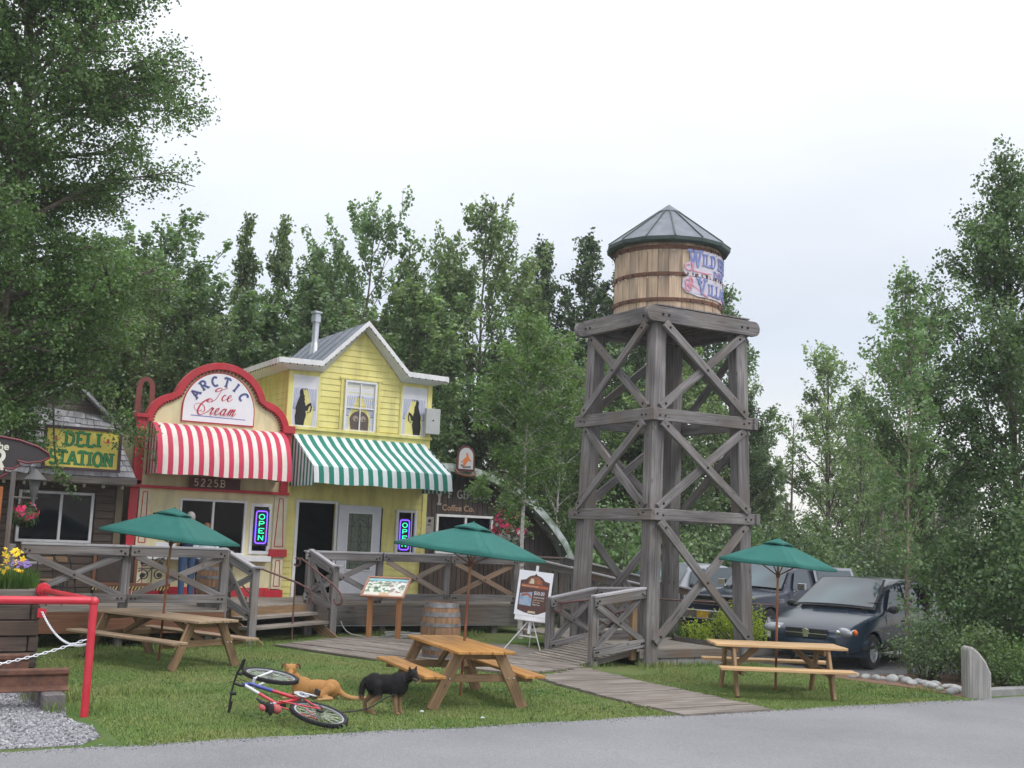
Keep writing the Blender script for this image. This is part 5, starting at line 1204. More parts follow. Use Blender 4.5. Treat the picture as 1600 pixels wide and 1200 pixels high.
def umbrella(label,loc,tilt,R,rz,zt,ztop,polem,kt=.05):
    o=thing('patio_umbrella',label,'umbrella',loc,0,group='green umbrellas in the picnic tables',local=True)
    o.rotation_euler=Matrix.Rotation(tilt,3,Vector((.503,.864,0))).to_euler(); sh=lambda mb:[tuple((v[0],v[1],v[2]-kt*(v[0]*.864-v[1]*.503))) for v in mb.v]
    mb=MB(); mb.tube([(0,0,-.02),(0,0,ztop-.04)],.019,10); mb.v=mb.v; part('pole',mb,polem,o,smooth=50)
    # four-sided canopy with gores
    mb=MB(); S=4; n=6; drop=ztop-zt
    corners=[Vector((R*math.cos(rz+k*math.pi/2),R*math.sin(rz+k*math.pi/2),zt)) for k in range(4)]; apex=Vector((0,0,ztop))
    for k in range(4):
        a,b=corners[k],corners[(k+1)%4]; rows=[]
        for i in range(n+1):
            t=.10+.90*i/n; row=[]
            for j in range(9):
                s=j/8; p=apex.lerp(a.lerp(b,s),t); sag=.10*math.sin(math.pi*t)*(.35)+ .05*t*math.sin(math.pi*s)*(-1)
                p.z+=.012*math.sin(math.pi*t); p.z-= .035*t*math.sin(math.pi*s)*(1 if i<n else .3)
                cc=Vector((p.x,p.y,0)); p-=cc*(.05*math.sin(math.pi*s)*t**3); row.append(p)
            rows.append(row)
        mb.grid(rows)
        # hem
        mb.grid([rows[-1],[p+Vector((0,0,-.035)) for p in rows[-1]]])
    mb.v=sh(mb); cp=part('canopy',mb,UMBR,o,smooth=30)
    so_=cp.modifiers.new('thick','SOLIDIFY'); so_.thickness=.004
    mb=MB(); Rv=R*.25; zv_=ztop-.25*drop+.035
    for k in range(4):
        a=Vector((Rv*math.cos(rz+k*math.pi/2),Rv*math.sin(rz+k*math.pi/2),zv_)); b=Vector((Rv*math.cos(rz+(k+1)*math.pi/2),Rv*math.sin(rz+(k+1)*math.pi/2),zv_))
        rows=[[ (apex+Vector((0,0,.035))).lerp(a.lerp(b,j/6),t)+Vector((0,0,(.02*math.sin(math.pi*j/6) if t>.9 else 0))) for j in range(7)] for t in (.08,.4,.7,1.0)]
        mb.grid(rows); mb.grid([rows[-1],[p+Vector((0,0,-.02)) for p in rows[-1]]])
    mb.v=sh(mb); v=part('vent_cap',mb,UMBR,cp,smooth=30); s2=v.modifiers.new('thick','SOLIDIFY'); s2.thickness=.004
    mb=MB(); mb.ell((0,0,ztop+.03),(.022,.022,.02),8,6); part('finial',mb,UMBR,cp)
    for k in range(4):
        a=corners[k]; mb=MB(); mb.beam(apex+Vector((0,0,-.13)),a.lerp(apex,.04)+Vector((0,0,-.045)),.014,.02); mb.beam((0,0,ztop-.55),apex.lerp(a,.45)+Vector((0,0,-.13)),.012,.018); mb.v=sh(mb); part('rib',mb,REDWD,o)
    mb=MB(); mb.tube([(0,0,ztop-.58),(0,0,ztop-.50)],.032,10); part('runner',mb,REDWD,o)
    return o
RPOLE=wood('red_brown_pole',(.30,.11,.06),(.20,.07,.04),streak=.4,knots=0,stain=(.42,.30,.16))
tC=picnic('picnic_table','amber stained picnic table set end-on in the middle of the lawn',(7.52,14.1,0),math.radians(81),2.3,HONEY,HONEYD,bo=.60)
tR=picnic('picnic_table','pale honey picnic table on the right beside the parked minivan',(12.62,13.38,0),math.radians(-29.5),1.98,PALEW,HONEYD)
tL=picnic('picnic_table','worn brown picnic table in front of the left railing',(4.78,19.05,0),math.radians(-67),2.75,wood('worn_grey_tan_tabletop',(.40,.29,.19),(.24,.17,.11),streak=.5),HONEYD)
umbrella('green market umbrella over the worn brown picnic table by the left railing',(4.79,19.18,0),.03,1.17,math.radians(-30.2+34),1.99,2.42,RPOLE,.075)
umbrella('green market umbrella over the amber table in the middle of the lawn',(7.74,14.38,0),.035,1.10,math.radians(-30.2+15),1.98,2.35,RPOLE,.06)
umbrella('green market umbrella over the pale table beside the minivan',(12.97,13.75,0),.012,.95,math.radians(-30.2+3),1.95,2.31,RPOLE,.055)

# ---------------------------------------------------------------- barrels
def barrel(label,loc,h=.9,r=.28,R=.34):
    o=thing('wooden_barrel',label,'barrel',loc,0,group='old oak barrels',local=True)
    mb=MB(); ns=22
    for k in range(ns):
        a0,a1=2*math.pi*k/ns+.006,2*math.pi*(k+1)/ns-.006; rows=[]
        of=rr.uniform(0,40)
        for i in range(11):
            t=i/10; rad=r+(R-r)*math.sin(math.pi*t); rows.append([Vector((rad*math.cos(a),rad*math.sin(a),h*t)) for a in (a0,(a0+a1)/2,a1)])
        mb.grid(rows,uv=lambda i,k_,of=of:(i*h/10+of,of+k_*.04))
    mb.lathe([(r-.012,.0),(R-.02,h/2),(r-.012,h-.03),(0.001,h-.03)],n=24)
    part('staves',mb,BARR,o)
    for t0,t1 in ((.0,.09),(.17,.25),(.36,.42),(.58,.64),(.75,.83),(.91,1.0)):
        mb=MB(); f=lambda t:r+(R-r)*math.sin(math.pi*t)+.004
        mb.lathe([(f(t0),h*t0),(f(t0)+.004,h*t0),(f(t1)+.004,h*t1),(f(t1),h*t1)],n=32); part('hoop',mb,pmat('grey_barrel_hoop',(.22,.22,.23),.5,(.12,.11,.11),metal=.4,scale=8) if 'bh' not in MATS else MATS['bh'],o,smooth=40)
    return o
MATS['bh']=pmat('grey_barrel_hoop',(.24,.24,.25),.5,(.13,.12,.12),metal=.4,scale=8)
b1=barrel('weathered oak barrel on the grass behind the central picnic table',(9.62,18.72,0),1.0,.29,.36)
b2=barrel('oak barrel standing on the deck in the corner of the left railing',(6.45,22.1,DZ),.92,.27,.33)
# ---------------------------------------------------------------- info board
ib=thing('map_board','sloping framed park map on two orange cedar posts','information board',(10.1,22.2,0))
bl=Vector((9.83,22.55,.0));br=Vector((10.42,22.0,0)); ux=(br-bl).normalized(); uy=Vector((-ux.y,ux.x,0)).normalized()
for q,t in enumerate((.10,.88)):
    mb=MB(); p=bl.lerp(br,t); mb.box((p.x,p.y,.43),(.10,.10,.90),rz=math.atan2(ux.y,ux.x),gr=2); part('post',mb,CEDAR,ib,bevel=.008)
O=bl-ux*.10+Vector((0,0,.86))-uy*.16; W_=.95; vy=(uy*.62+Vector((0,0,.50))); Hh=.62; vy.normalize(); nz=ux.cross(vy)
Mb=MAT(ux,vy,nz,O)
mb=MB(); 
for c_,s_ in (((W_/2,.02,0),(W_,.04,.05)),((W_/2,Hh-.02,0),(W_,.04,.05)),((.02,Hh/2,0),(.04,Hh-.08,.05)),((W_-.02,Hh/2,0),(.04,Hh-.08,.05))): mb.box(c_,s_,M=Mb)
part('frame',mb,wood('pinkish_frame_timber',(.48,.26,.18),(.34,.16,.11)),ib,bevel=.004)
def mapmat():
    m,nt,b,o=newmat('illustrated_map_print'); N=nt.nodes.new; L=nt.links.new
    tc=N('ShaderNodeTexCoord'); v=N('ShaderNodeTexVoronoi'); v.inputs['Scale'].default_value=13; L(tc.outputs['Object'],v.inputs[0]); r=N('ShaderNodeValToRGB'); cr=r.color_ramp
    cr.interpolation='CONSTANT'; cr.elements[0].color=(.62,.66,.55,1); cr.elements[1].position=.82; cr.elements[1].color=(.15,.28,.14,1)
    for p_,c_ in ((.25,(.72,.72,.66,1)),(.45,(.18,.30,.18,1)),(.55,(.75,.76,.72,1)),(.72,(.32,.25,.24,1))): e=cr.elements.new(p_); e.color=c_
    L(v.outputs['Color'],r.inputs[0]); L(r.outputs[0],b.inputs['Base Color']); b.inputs['Roughness'].default_value=.3; return m
mb=MB(); mb.box((W_/2,Hh/2,-.005),(W_-.08,Hh-.08,.01),M=Mb,m=0); mb.box((W_/2,.10,.003),(W_-.10,.10,.006),M=Mb,m=1); mb.box((W_/2,Hh-.085,.003),(W_-.10,.07,.006),M=Mb,m=2); mb.box((W_/2+.02,.10,.0075),(.22,.085,.003),M=Mb,m=3)
r_=random.Random(5)
for k in range(16):
    pts=[(.08+r_.random()*.75,.19+r_.random()*.25)]
    for q in range(4): pts.append((pts[-1][0]+r_.uniform(-.06,.09),pts[-1][1]+r_.uniform(-.05,.05)))
    ribbon(mb,[(min(max(x,.06),W_-.07),min(max(y,.17),Hh-.14)) for x,y in pts],r_.uniform(.008,.02),.004,lambda u,v,d:Mb@Vector((u,v,d+.001)),k,r_.choice((1,1,4,5)))
part('map_panel',mb,[mapmat(),pmat('cream_map_margin',(.78,.74,.64),.4),pmat('sky_blue_map_title',(.30,.62,.70),.4),pmat('tan_map_legend',(.66,.48,.30),.4),GRNP,pmat('red_map_mark',(.45,.15,.12),.5)],ib)
# ---------------------------------------------------------------- easel poster
ez=thing('easel_sign','white easel with a printed poster on the grass in front of the ramp','easel sign',(12.1,19.6,0))
sd=Vector((.80,-.60,0)); c0=Vector((11.93,19.55,0)); fw_=Vector((-.60,-.80,0)); lean=Vector((0,0,1))-fw_*.18; lean.normalize(); nz=sd.cross(lean); rt_=Matrix.Rotation(-.085,3,nz); sd=rt_@sd; lean=rt_@lean
Me=MAT(sd,lean,nz,c0+Vector((0,0,.0)))
L1=lambda u,v,d=0:(Me@Vector((u,v,d)))
mb=MB(); mb.box((0,1.02,-.03),(.055,1.34,.025),M=Me,gr=1); part('mast',mb,WHITE,ez,bevel=.003)
for a,b in (((-.02,.62,-.03),(-.46,.0,.05)),((.04,.62,-.03),(.30,-.06,.05))):
    mb=MB(); p0=L1(*a);p1=L1(*b); p1.z=.0; mb.tube([p0,p1],.012,8); part('leg',mb,WHITE,ez)
mb=MB(); p0=L1(0,.95,-.04);p1=c0-fw_*.65; mb.tube([p0,Vector((p1.x,p1.y,0))],.012,8); part('leg',mb,WHITE,ez)
mb=MB(); mb.box((.0,.30,-.01),(.34,.02,.02),M=Me); part('spreader',mb,WHITE,ez)
mb=MB(); mb.box((0,.635,.02),(.62,.10,.03),M=Me); mb.box((0,.60,.05),(.62,.03,.05),M=Me); part('tray',mb,WHITE,ez,bevel=.003)
mb=MB(); PW,PH=.68,.88; py=.69
mb.box((0,py+PH/2,.015),(PW,PH,.012),M=Me,m=0)
mf=lambda u,v,d: Me@Vector((u,py+v,.0212+d))
def shape(P,d,m): 
    n=len(P); vs=[mf(x,y,0) for x,y in P]+[mf(x,y,d) for x,y in P]; mb.add(vs,[tuple(range(n,2*n))]+[(i,(i+1)%n,n+(i+1)%n,n+i) for i in range(n)],None,m)
shape([(-.29,.10),(-.14,.055),(-.05,.04),(.05,.03),(.13,.045),(.29,.12),(.29,.68),(.20,.70),(.17,.72)]+[(.19*math.cos(math.radians(a)),.66+.14*math.sin(math.radians(a))) for a in range(30,151,12)]+[(-.17,.72),(-.20,.70),(-.29,.68)],.001,1)
shape([(-.04,.79),(.04,.79),(.0,.835)],.0015,1)
shape([(-.15,.62),(.15,.62),(.14,.70),(.07,.765),(-.03,.775),(-.12,.73)],.002,2); shape([(-.12,.63),(-.02,.63),(-.03,.72),(-.08,.735)],.003,3); shape([(.04,.63),(.12,.63),(.10,.69),(.05,.74)],.003,4)
shape([(-.27,.555),(.27,.545),(.27,.60),(-.27,.61)],.002,4); shape([(-.27,.20),(-.03,.19),(-.03,.47),(-.27,.42)],.002,5); shape([(-.24,.36),(-.12,.40),(-.04,.33),(-.04,.38),(-.12,.44),(-.24,.41)],.003,4)
shape([(-.08,.055),(.08,.055),(.07,.095),(-.07,.095)],.002,3)
for k,(s,h,x,y,mm_) in enumerate((('$50.00',.07,.0,.42,0),('MUSEUM PARK',.03,.0,.355,0),('Gold Mine Tours',.028,.0,.305,3),('Berry Hall',.03,.0,.26,3),('Daily Tour',.03,.0,.215,0),('THE VILLAGE OF BERRIES',.026,-.25,.562,3))):
    vs,fs=rawtext(s,h,None,Matrix.Identity(4),ext=0.); mb.add([mf(p.x*.8+x,p.y+y,.0035) for p in vs],fs,None,mm_)
part('poster',mb,[WHITEP,pmat('dark_brown_poster_ink',(.07,.025,.02),.4,(.10,.035,.02),scale=20),pmat('brown_poster_ink',(.30,.12,.05),.4,(.18,.06,.03),scale=25),pmat('cream_poster_ink',(.72,.60,.42),.4),pmat('orange_poster_ink',(.45,.11,.03),.4),pmat('blue_poster_photo',(.20,.32,.50),.4,(.40,.48,.58),scale=9)],ez)
# ---------------------------------------------------------------- hose coil
mb=MB(); hp=[]
for k in range(110):
    a=k/110*2*math.pi*5.2; r=.36+.07*math.sin(k*.31)+.03*math.sin(k*1.1); hp.append((10.55+r*math.cos(a),22.35+r*.8*math.sin(a)+.02*math.sin(k*.7),.02+.022*(k//22)+.008*math.sin(k*.5)))
hp=[(9.5,23.1,.3),(9.55,22.9,.12),(9.8,22.6,.03)]+hp
mb.tube(cr_spline(hp,2),.012,7); solo('garden_hose',mb,pmat('pale_grey_hose',(.42,.43,.42),.45),'pale grey garden hose coiled on the grass under the map board','hose',smooth=60)
# ---------------------------------------------------------------- left foreground: planter of old ties, pipe barrier, chain, rail track
pl=thing('tie_planter','raised planter stacked from black railway ties and full of yellow flowers','planter',(1.2,17.5,0))
z=.0; PX1=2.62; row=0
for h in (.20,.21,.21,.21,.21,.20):
    mb=MB(); x=PX1+ (0.05 if row==5 else rr.uniform(-.03,.0)); 
    segs=[]
    cur=x
    while cur>-1.6:
        Lg=[1.9,.72,1.5,.12,2.2][(row*2+len(segs))%5] if row not in(1,2) else [.36,1.6,.14,2.0][(row+len(segs))%4]
        mb.box((cur-Lg/2,17.0+rr.uniform(-.015,.015),z+h/2),(Lg-.012,.22,h-.012),gr=0); segs.append(1); cur-=Lg
    mb.box((x-.11,18.2,z+h/2),(.22,2.1,h-.012),gr=1)
    part('tie',mb,TIE if row<5 else wood('grey_cap_tie',(.22,.20,.18),(.12,.10,.09),stain=(.10,.06,.045)),pl,bevel=.012); z+=h; row+=1
mb=MB(); mb.box((.6,18.1,1.14),(3.9,2.0,.12)); part('soil',mb,pmat('dark_soil',(.035,.025,.018),.95,bump=.5),pl)
# flowers & foliage in the planter: top-level plants
def blades(n,cx,cy,z0,rx,ry,h,seed,wd=.008,lean=.4):
    r=random.Random(seed); mb=MB()
    for k in range(n):
        a=r.uniform(0,6.283);q=math.sqrt(r.random()); x=cx+rx*q*math.cos(a);y=cy+ry*q*math.sin(a); hh=h*r.uniform(.5,1.1); d=r.uniform(0,6.283); lx,ly=lean*hh*math.cos(d)*r.random(),lean*hh*math.sin(d)*r.random(); w_=wd*r.uniform(.6,1.3); px,py=-math.sin(d)*w_,math.cos(d)*w_
        vs=[(x-px,y-py,z0),(x+px,y+py,z0),(x+lx*.5+px*.9,y+ly*.5+py*.9,z0+hh*.6),(x+lx*.5-px*.9,y+ly*.5-py*.9,z0+hh*.6),(x+lx,y+ly,z0+hh)]
        mb.add(vs,[(0,1,2,3),(3,2,4)])
    return mb
def flowers(mb,n,cx,cy,z0,rx,ry,rz_,s,seed,m):
    r=random.Random(seed)
    for k in range(n):
        a=r.uniform(0,6.283);q=math.sqrt(r.random()); c=Vector((cx+rx*q*math.cos(a),cy+ry*q*math.sin(a),z0+r.uniform(-rz_,rz_))); nn=Vector((r.uniform(-.6,.4),r.uniform(-1,-.1),r.uniform(.1,1))).normalized(); M=nn.to_track_quat('Z','Y').to_matrix()
        np_=5; ss=s*r.uniform(.7,1.2)
        for p in range(np_):
            t=2*math.pi*p/np_; t2=t+1.1
            vs=[c,c+M@Vector((ss*.55*math.cos(t-.5),ss*.55*math.sin(t-.5),.2*ss)),c+M@Vector((ss*math.cos(t),ss*math.sin(t),.1*ss)),c+M@Vector((ss*.55*math.cos(t+.5),ss*.55*math.sin(t+.5),.2*ss))]
            mb.add(vs,[(0,1,2,3)],None,m)
def blooms(o,name,mat,n,*a):
    for k in range(n):
        mb=MB(); flowers(mb,1,*a[:-1],a[-1]*1000+k,0); part(name,mb,mat,o)
LFG=leafmat('bright_stem_green',(.05,.12,.02),(.13,.24,.05)); LFD=leafmat('dark_leaf_green',(.02,.06,.015),(.06,.12,.03))
YF=islandmat('yellow_petals',[(.75,.50,.01),(.85,.70,.03),(.80,.38,.01)],.6); PF=islandmat('violet_petals',[(.20,.12,.45),(.35,.25,.6)],.6); RF=islandmat('crimson_petals',[(.65,.02,.12),(.85,.05,.16),(.75,.08,.28)],.6); WF=islandmat('white_petals',[(.7,.7,.72),(.6,.62,.6)],.6)
fl=thing('flower_bed_plant','green clump of yellow and orange blooms in the tie planter','flowering plant',(1.9,17.5,1.2))
part('foliage',blades(3800,1.75,17.45,1.15,.86,.45,.36,3,wd=.007),LFG,fl)
mb=MB(); blooms(fl,'yellow_flower',YF,44,1.95,17.4,1.66,.45,.3,.12,.048,4); blooms(fl,'yellow_flower',YF,26,2.0,17.4,1.50,.5,.3,.05,.045,44)
mb=MB(); blooms(fl,'violet_flower',PF,22,2.36,17.4,1.56,.16,.2,.06,.035,5)
# pipe barrier
pb=thing('pipe_barrier','glossy red steel pipe barrier with a flanged arm fixed to the planter','barrier',(2.70,13.93,0))
mb=MB(); mb.tube([(2.70,13.93,-.02),(2.70,13.93,1.26)],.045,16); part('post',mb,PIPE,pb,smooth=50)
mb=MB(); mb.ell((2.70,13.93,1.28),.056,14,9); mb.tube([(2.66,13.93,1.29),(-2.5,14.02,1.30)],.045,16); part('rail',mb,PIPE,pb,smooth=50)
mb=MB(); mb.tube([(2.70,13.97,1.285),(2.60,16.84,1.235)],.04,14); part('arm',mb,PIPE,pb,smooth=50)
mb=MB(); mb.tube([(2.60,16.80,1.235),(2.60,16.885,1.235)],[.085,.10],18); mb.tube([(2.60,16.72,1.235),(2.60,16.80,1.235)],.058,16)
part('flange',mb,PIPE,pb,smooth=40)
mb=MB(); mb.box((2.60,16.86,.93),(.11,.05,.12)); solo('chain_bracket',mb,PIPE,'small red bracket on the end of the tie planter holding a chain','bracket',bevel=.004)
mb=MB(); mb.tube([(-2.5,14.02,-.02),(-2.5,14.02,1.27)],.045,12); part('post',mb,PIPE,pb,smooth=50)
def chain(name,a,b,sag,n,label,sz=.030,t=.0055):
    mb=MB(); a=Vector(a);b=Vector(b); pts=[]
    for i in range(n+1):
        s=i/n; p=a.lerp(b,s); p.z-=sag*4*s*(1-s); pts.append(p)
    for i in range(n):
        p,q=pts[i],pts[i+1]; d=(q-p).normalized(); up=Vector((0,0,1)); s=d.cross(up).normalized(); u=s.cross(d); ax=u if i%2 else s; c=(p+q)/2; Lh=(q-p).length*.5+t*1.2
        ring=[c+d*(Lh*math.cos(k*math.pi/5))*1.0+ax*(sz*.42*math.sin(k*math.pi/5)) for k in range(10)]
        mb.tube(ring,t,5,closed=True)
    return solo(name,mb,CHAINM,label,'chain',smooth=60)
chain('barrier_chain',(2.66,13.93,.86),(-1.2,13.3,.95),.36,82,'white chain slung low in front of the rusty rails from the red post')
chain('barrier_chain',(2.60,16.82,.95),(2.68,14.0,.80),.16,64,'thin white chain hanging between the planter bracket and the red post')
# rail track
for y,x1,zb,lab in ((14.75,2.64,.20,'rusty railway rail nearest the road resting on short sleepers'),(16.35,2.42,.20,'rusty railway rail close to the tie planter')):
    mb=MB(); prof=[(-.075,0),(.075,0),(.075,.015),(.018,.035),(.014,.115),(.036,.13),(.036,.16),(.028,.172),(-.028,.172),(-.036,.16),(-.036,.13),(-.014,.115),(-.018,.035),(-.075,.015)]
    mb.prism([(p[0]*1.35,p[1]*1.5) for p in prof],5.2,MAT((0,1,0),(0,0,1),(1,0,0),(x1-5.2,y,zb-.01))); solo('railway_rail',mb,RUST,lab,'rail',group=None,bevel=.006)
for k,(x,) in enumerate(((2.45,),(1.55,),(.75,),(-.1,),(-1.0,))):
    mb=MB(); mb.box((x,15.45,.085),(.24,2.1,.20),gr=1); mb.box((x-.0,14.66,.187),(.2,.18,.01),gr=0)
    lab=['grey sleeper under the rail ends beside the red post','square ended grey sleeper second from the red post'][k] if k<2 else 'sleeper under the rusty rails at the left edge'
    solo('railway_sleeper',mb,wood('grey_sleeper_timber',(.20,.185,.19),(.12,.11,.11),streak=.4),lab,'sleeper',group='sleepers under the rusty rails',bevel=.01)
# wooden park sign at left edge
ls=thing('park_sign','dark scalloped park sign edged in red on an orange post at the left edge','sign',(1.9,16.8,0))
SP=[(.4,3.30),(1.86,3.26),(2.10,3.23),(2.34,3.16),(2.48,3.08),(2.50,3.02),(2.40,2.96),(2.22,2.93),(2.10,2.955),(2.14,2.90),(2.05,2.84),(1.94,2.84),(1.98,2.77),(1.88,2.70),(1.80,2.71),(1.78,2.62),(1.66,2.56),(.4,2.56)]
mb=MB(); mb.prism(SP[::-1],.06,FM(16.8),m=0); cx_=1.5
part('board',mb,pmat('charcoal_sign_board',(.035,.028,.03),.5),ls)
mb=MB(); mb.tube([(x,16.735,z) for x,z in SP],.018,6,closed=True); part('edging',mb,pmat('dark_crimson_edging',(.13,.012,.022),.5),ls)
mb=MB(); mm2=plane_map((0,16.738,0),(1,0,0),(0,0,1),(0,-1,0))
letters(mb,'R',.25,.05,mm2,u0=1.80,v0=2.82,m=0,sx=.8); 
vs,fs=rawtext('the',.10,None,MAT((1,.0,0),(0,0,1),(0,-1,0),(1.80,16.736,3.09)),bold=.003); mb.add(vs,fs,None,0)
letters(mb,'E',.25,.05,mm2,u0=1.53,v0=2.82,m=0,sx=.8); letters(mb,'D',.25,.05,mm2,u0=1.26,v0=2.82,m=0,sx=.8); letters(mb,'I',.25,.05,mm2,u0=1.06,v0=2.82,m=0,sx=.8); letters(mb,'R',.25,.05,mm2,u0=.78,v0=2.82,m=0,sx=.8)
part('lettering',mb,pmat('cream_sign_letters',(.72,.70,.60),.5),ls)
mb=MB(); mb.box((1.86,16.92,1.3),(.22,.2,2.6),gr=2); part('post',mb,wood('orange_stained_post',(.42,.15,.04),(.28,.09,.03),streak=.4),ls,bevel=.012)
lm=thing('bracket_lantern','grey hanging lantern on a slim post in front of the deli','street lamp',(2.45,19.0,0))
mb=MB(); mb.tube([(2.35,19.0,0),(2.35,19.0,2.9)],.035,8); mb.tube([(2.33,19.0,2.50),(2.72,19.0,2.50)],.018,6); part('post',mb,GREYD,lm)
mb=MB(); mb.lathe([(.012,2.95),(.03,2.93),(.16,2.80),(.165,2.78),(.08,2.79),(.085,2.75),(.05,2.56),(.03,2.5),(.02,2.42),(.035,2.38),(.0,2.34)],n=14,c=(2.66,19.0,0)); part('lantern',mb,pmat('grey_lantern_metal',(.10,.10,.10),.6,(.07,.07,.065)),lm,smooth=35)
# ---------------------------------------------------------------- deck furniture
sw=thing('vendor_cart','dark display cart with black scroll ironwork and a gold striped rail on the deck','cart',(4.95,23.6,DZ))
CX=-.60
mb=MB(); fbox(mb,5.05,5.75,1.04,1.60,23.5,.5); part('cabinet',mb,pmat('dark_cart_timber',(.03,.022,.02),.5,(.05,.03,.025),scale=9),sw,bevel=.008)
mb=MB(); fbox(mb,4.98,6.45,1.60,1.65,23.02,.06); fbox(mb,4.98,6.45,.98,1.04,23.02,.05); fbox(mb,4.98,5.04,1.04,1.6,23.02,.05); fbox(mb,5.74,5.80,1.04,1.6,23.02,.05); fbox(mb,6.36,6.42,1.04,1.6,23.02,.05); part('frame',mb,REDWD,sw,bevel=.005)
mb=MB(); fbox(mb,4.98,6.42,.90,.975,23.0,.03,m=0)
for k in range(24): mb.beam((5.0+k*.06,22.966,.905),(5.035+k*.06,22.966,.972),.004,.02,up=(1,0,0),m=1)
part('gold_band',mb,[BLACK,pmat('gold_rope_paint',(.62,.42,.12),.5)],sw)
mb=MB(); 
for cx_,cz_,sg_ in ((5.92,1.44,1),(5.92,1.19,1),(6.22,1.42,-1),(6.22,1.2,-1)):
    mb.tube([(x,22.99,z) for x,z in swirl(cx_,cz_,.015,.115,0 if sg_>0 else 3.1,1.4*sg_)],.013,6); mb.ell((cx_,22.99,cz_),(.045,.012,.045),8,6)
mb.tube([(5.82,22.99,1.06),(6.1,22.99,1.34),(6.34,22.99,1.58)],.01,6); mb.tube([(5.82,22.99,1.32),(6.34,22.99,1.32)],.01,6); mb.tube([(6.08,22.99,1.05),(6.08,22.99,1.6)],.01,6)
part('scrollwork',mb,BLACK,sw)
mb=MB(); 
for x in (5.05,6.35): mb.box((x,23.25,.78),(.05,.05,.25))
part('leg',mb,BLACK,sw)
for ch_ in sw.children: ch_.location.x+=CX
def chair(loc,rz,label):
    o=thing('cafe_chair',label,'chair',loc,rz,group='cafe chairs behind the left railing',local=True)
    mb=MB(); mb.lathe([(.0,.46),(.20,.46),(.21,.445),(.20,.43),(0,.43)],n=18); part('seat',mb,HONEYD,o,smooth=40)
    for a in (45,135,225,315):
        mb=MB(); c,s=math.cos(math.radians(a)),math.sin(math.radians(a)); mb.tube([(c*.16,s*.16,.43),(c*.22,s*.22,0)],.011,6); part('leg',mb,BLACK,o)
    mb=MB(); mb.tube(cr_spline([(-.17,.14,.44),(-.19,.17,.72),(-.10,.21,.90),(.10,.21,.90),(.19,.17,.72),(.17,.14,.44)],5),.012,6); part('backrest',mb,BLACK,o)
    mb=MB(); mb.box((0,.205,.80),(.26,.015,.10)); part('back_slat',mb,HONEYD,o,bevel=.006); return o
chair((3.55,22.3,DZ),.4,'black framed cafe chair with a honey slat behind the left end of the long railing'); chair((3.95,23.2,DZ),2.4,'black framed cafe chair nearer the deli wall, facing away')
tb=thing('cafe_table','small round cafe table with pale tilted top on the deck by the deli','table',(3.2,22.9,DZ),local=True)
mb=MB(); mb.lathe([(0,.74),(.34,.74),(.345,.725),(.34,.71),(0,.71)],n=24); part('tabletop',mb,GREYL,tb,smooth=40)
mb=MB(); mb.tube([(0,0,0),(0,0,.71)],.025,8); mb.lathe([(.2,0),(.19,.02),(.02,.04)],n=16); part('pedestal',mb,BLACK,tb)

# ---------------------------------------------------------------- organic bodies: tapered limbs fused by voxel remesh
def limb(mb,a,b,ra,rb,n=10):
    a=Vector(a);b=Vector(b); d=b-a; K=6; pts=[];rr2=[]
    # rounded ends
    dn=d.normalized()
    seq=[(a-dn*ra*.85,ra*.5),(a-dn*ra*.4,ra*.9)]+[(a.lerp(b,i/K),ra+(rb-ra)*i/K) for i in range(K+1)]+[(b+dn*rb*.4,rb*.9),(b+dn*rb*.85,rb*.5)]
    mb.tube([p for p,_ in seq],[r for _,r in seq],n)
def fuse(name,mb,mat,parent,vox=.012,smooth=4,label=None):
    me=mesh_of(mb,name,mat); o=bpy.data.objects.new(name,me); C.objects.link(o)
    m=o.modifiers.new('r','REMESH'); m.mode='VOXEL'; m.voxel_size=vox; m.use_smooth_shade=True
    s=o.modifiers.new('s','SMOOTH'); s.iterations=smooth; s.factor=.5
    dg=bpy.context.evaluated_depsgraph_get(); me2=bpy.data.meshes.new_from_object(o.evaluated_get(dg)); me2.name=name
    o.modifiers.clear(); o.data=me2; bpy.data.meshes.remove(me)
    if not me2.materials: me2.materials.append(mat)
    me2.polygons.foreach_set('use_smooth',[True]*len(me2.polygons))
    if parent: o.parent=parent
    if label: o['label']=label
    return o
SKIN=pmat('skin',(.50,.29,.21),.55,(.42,.23,.17),scale=6)
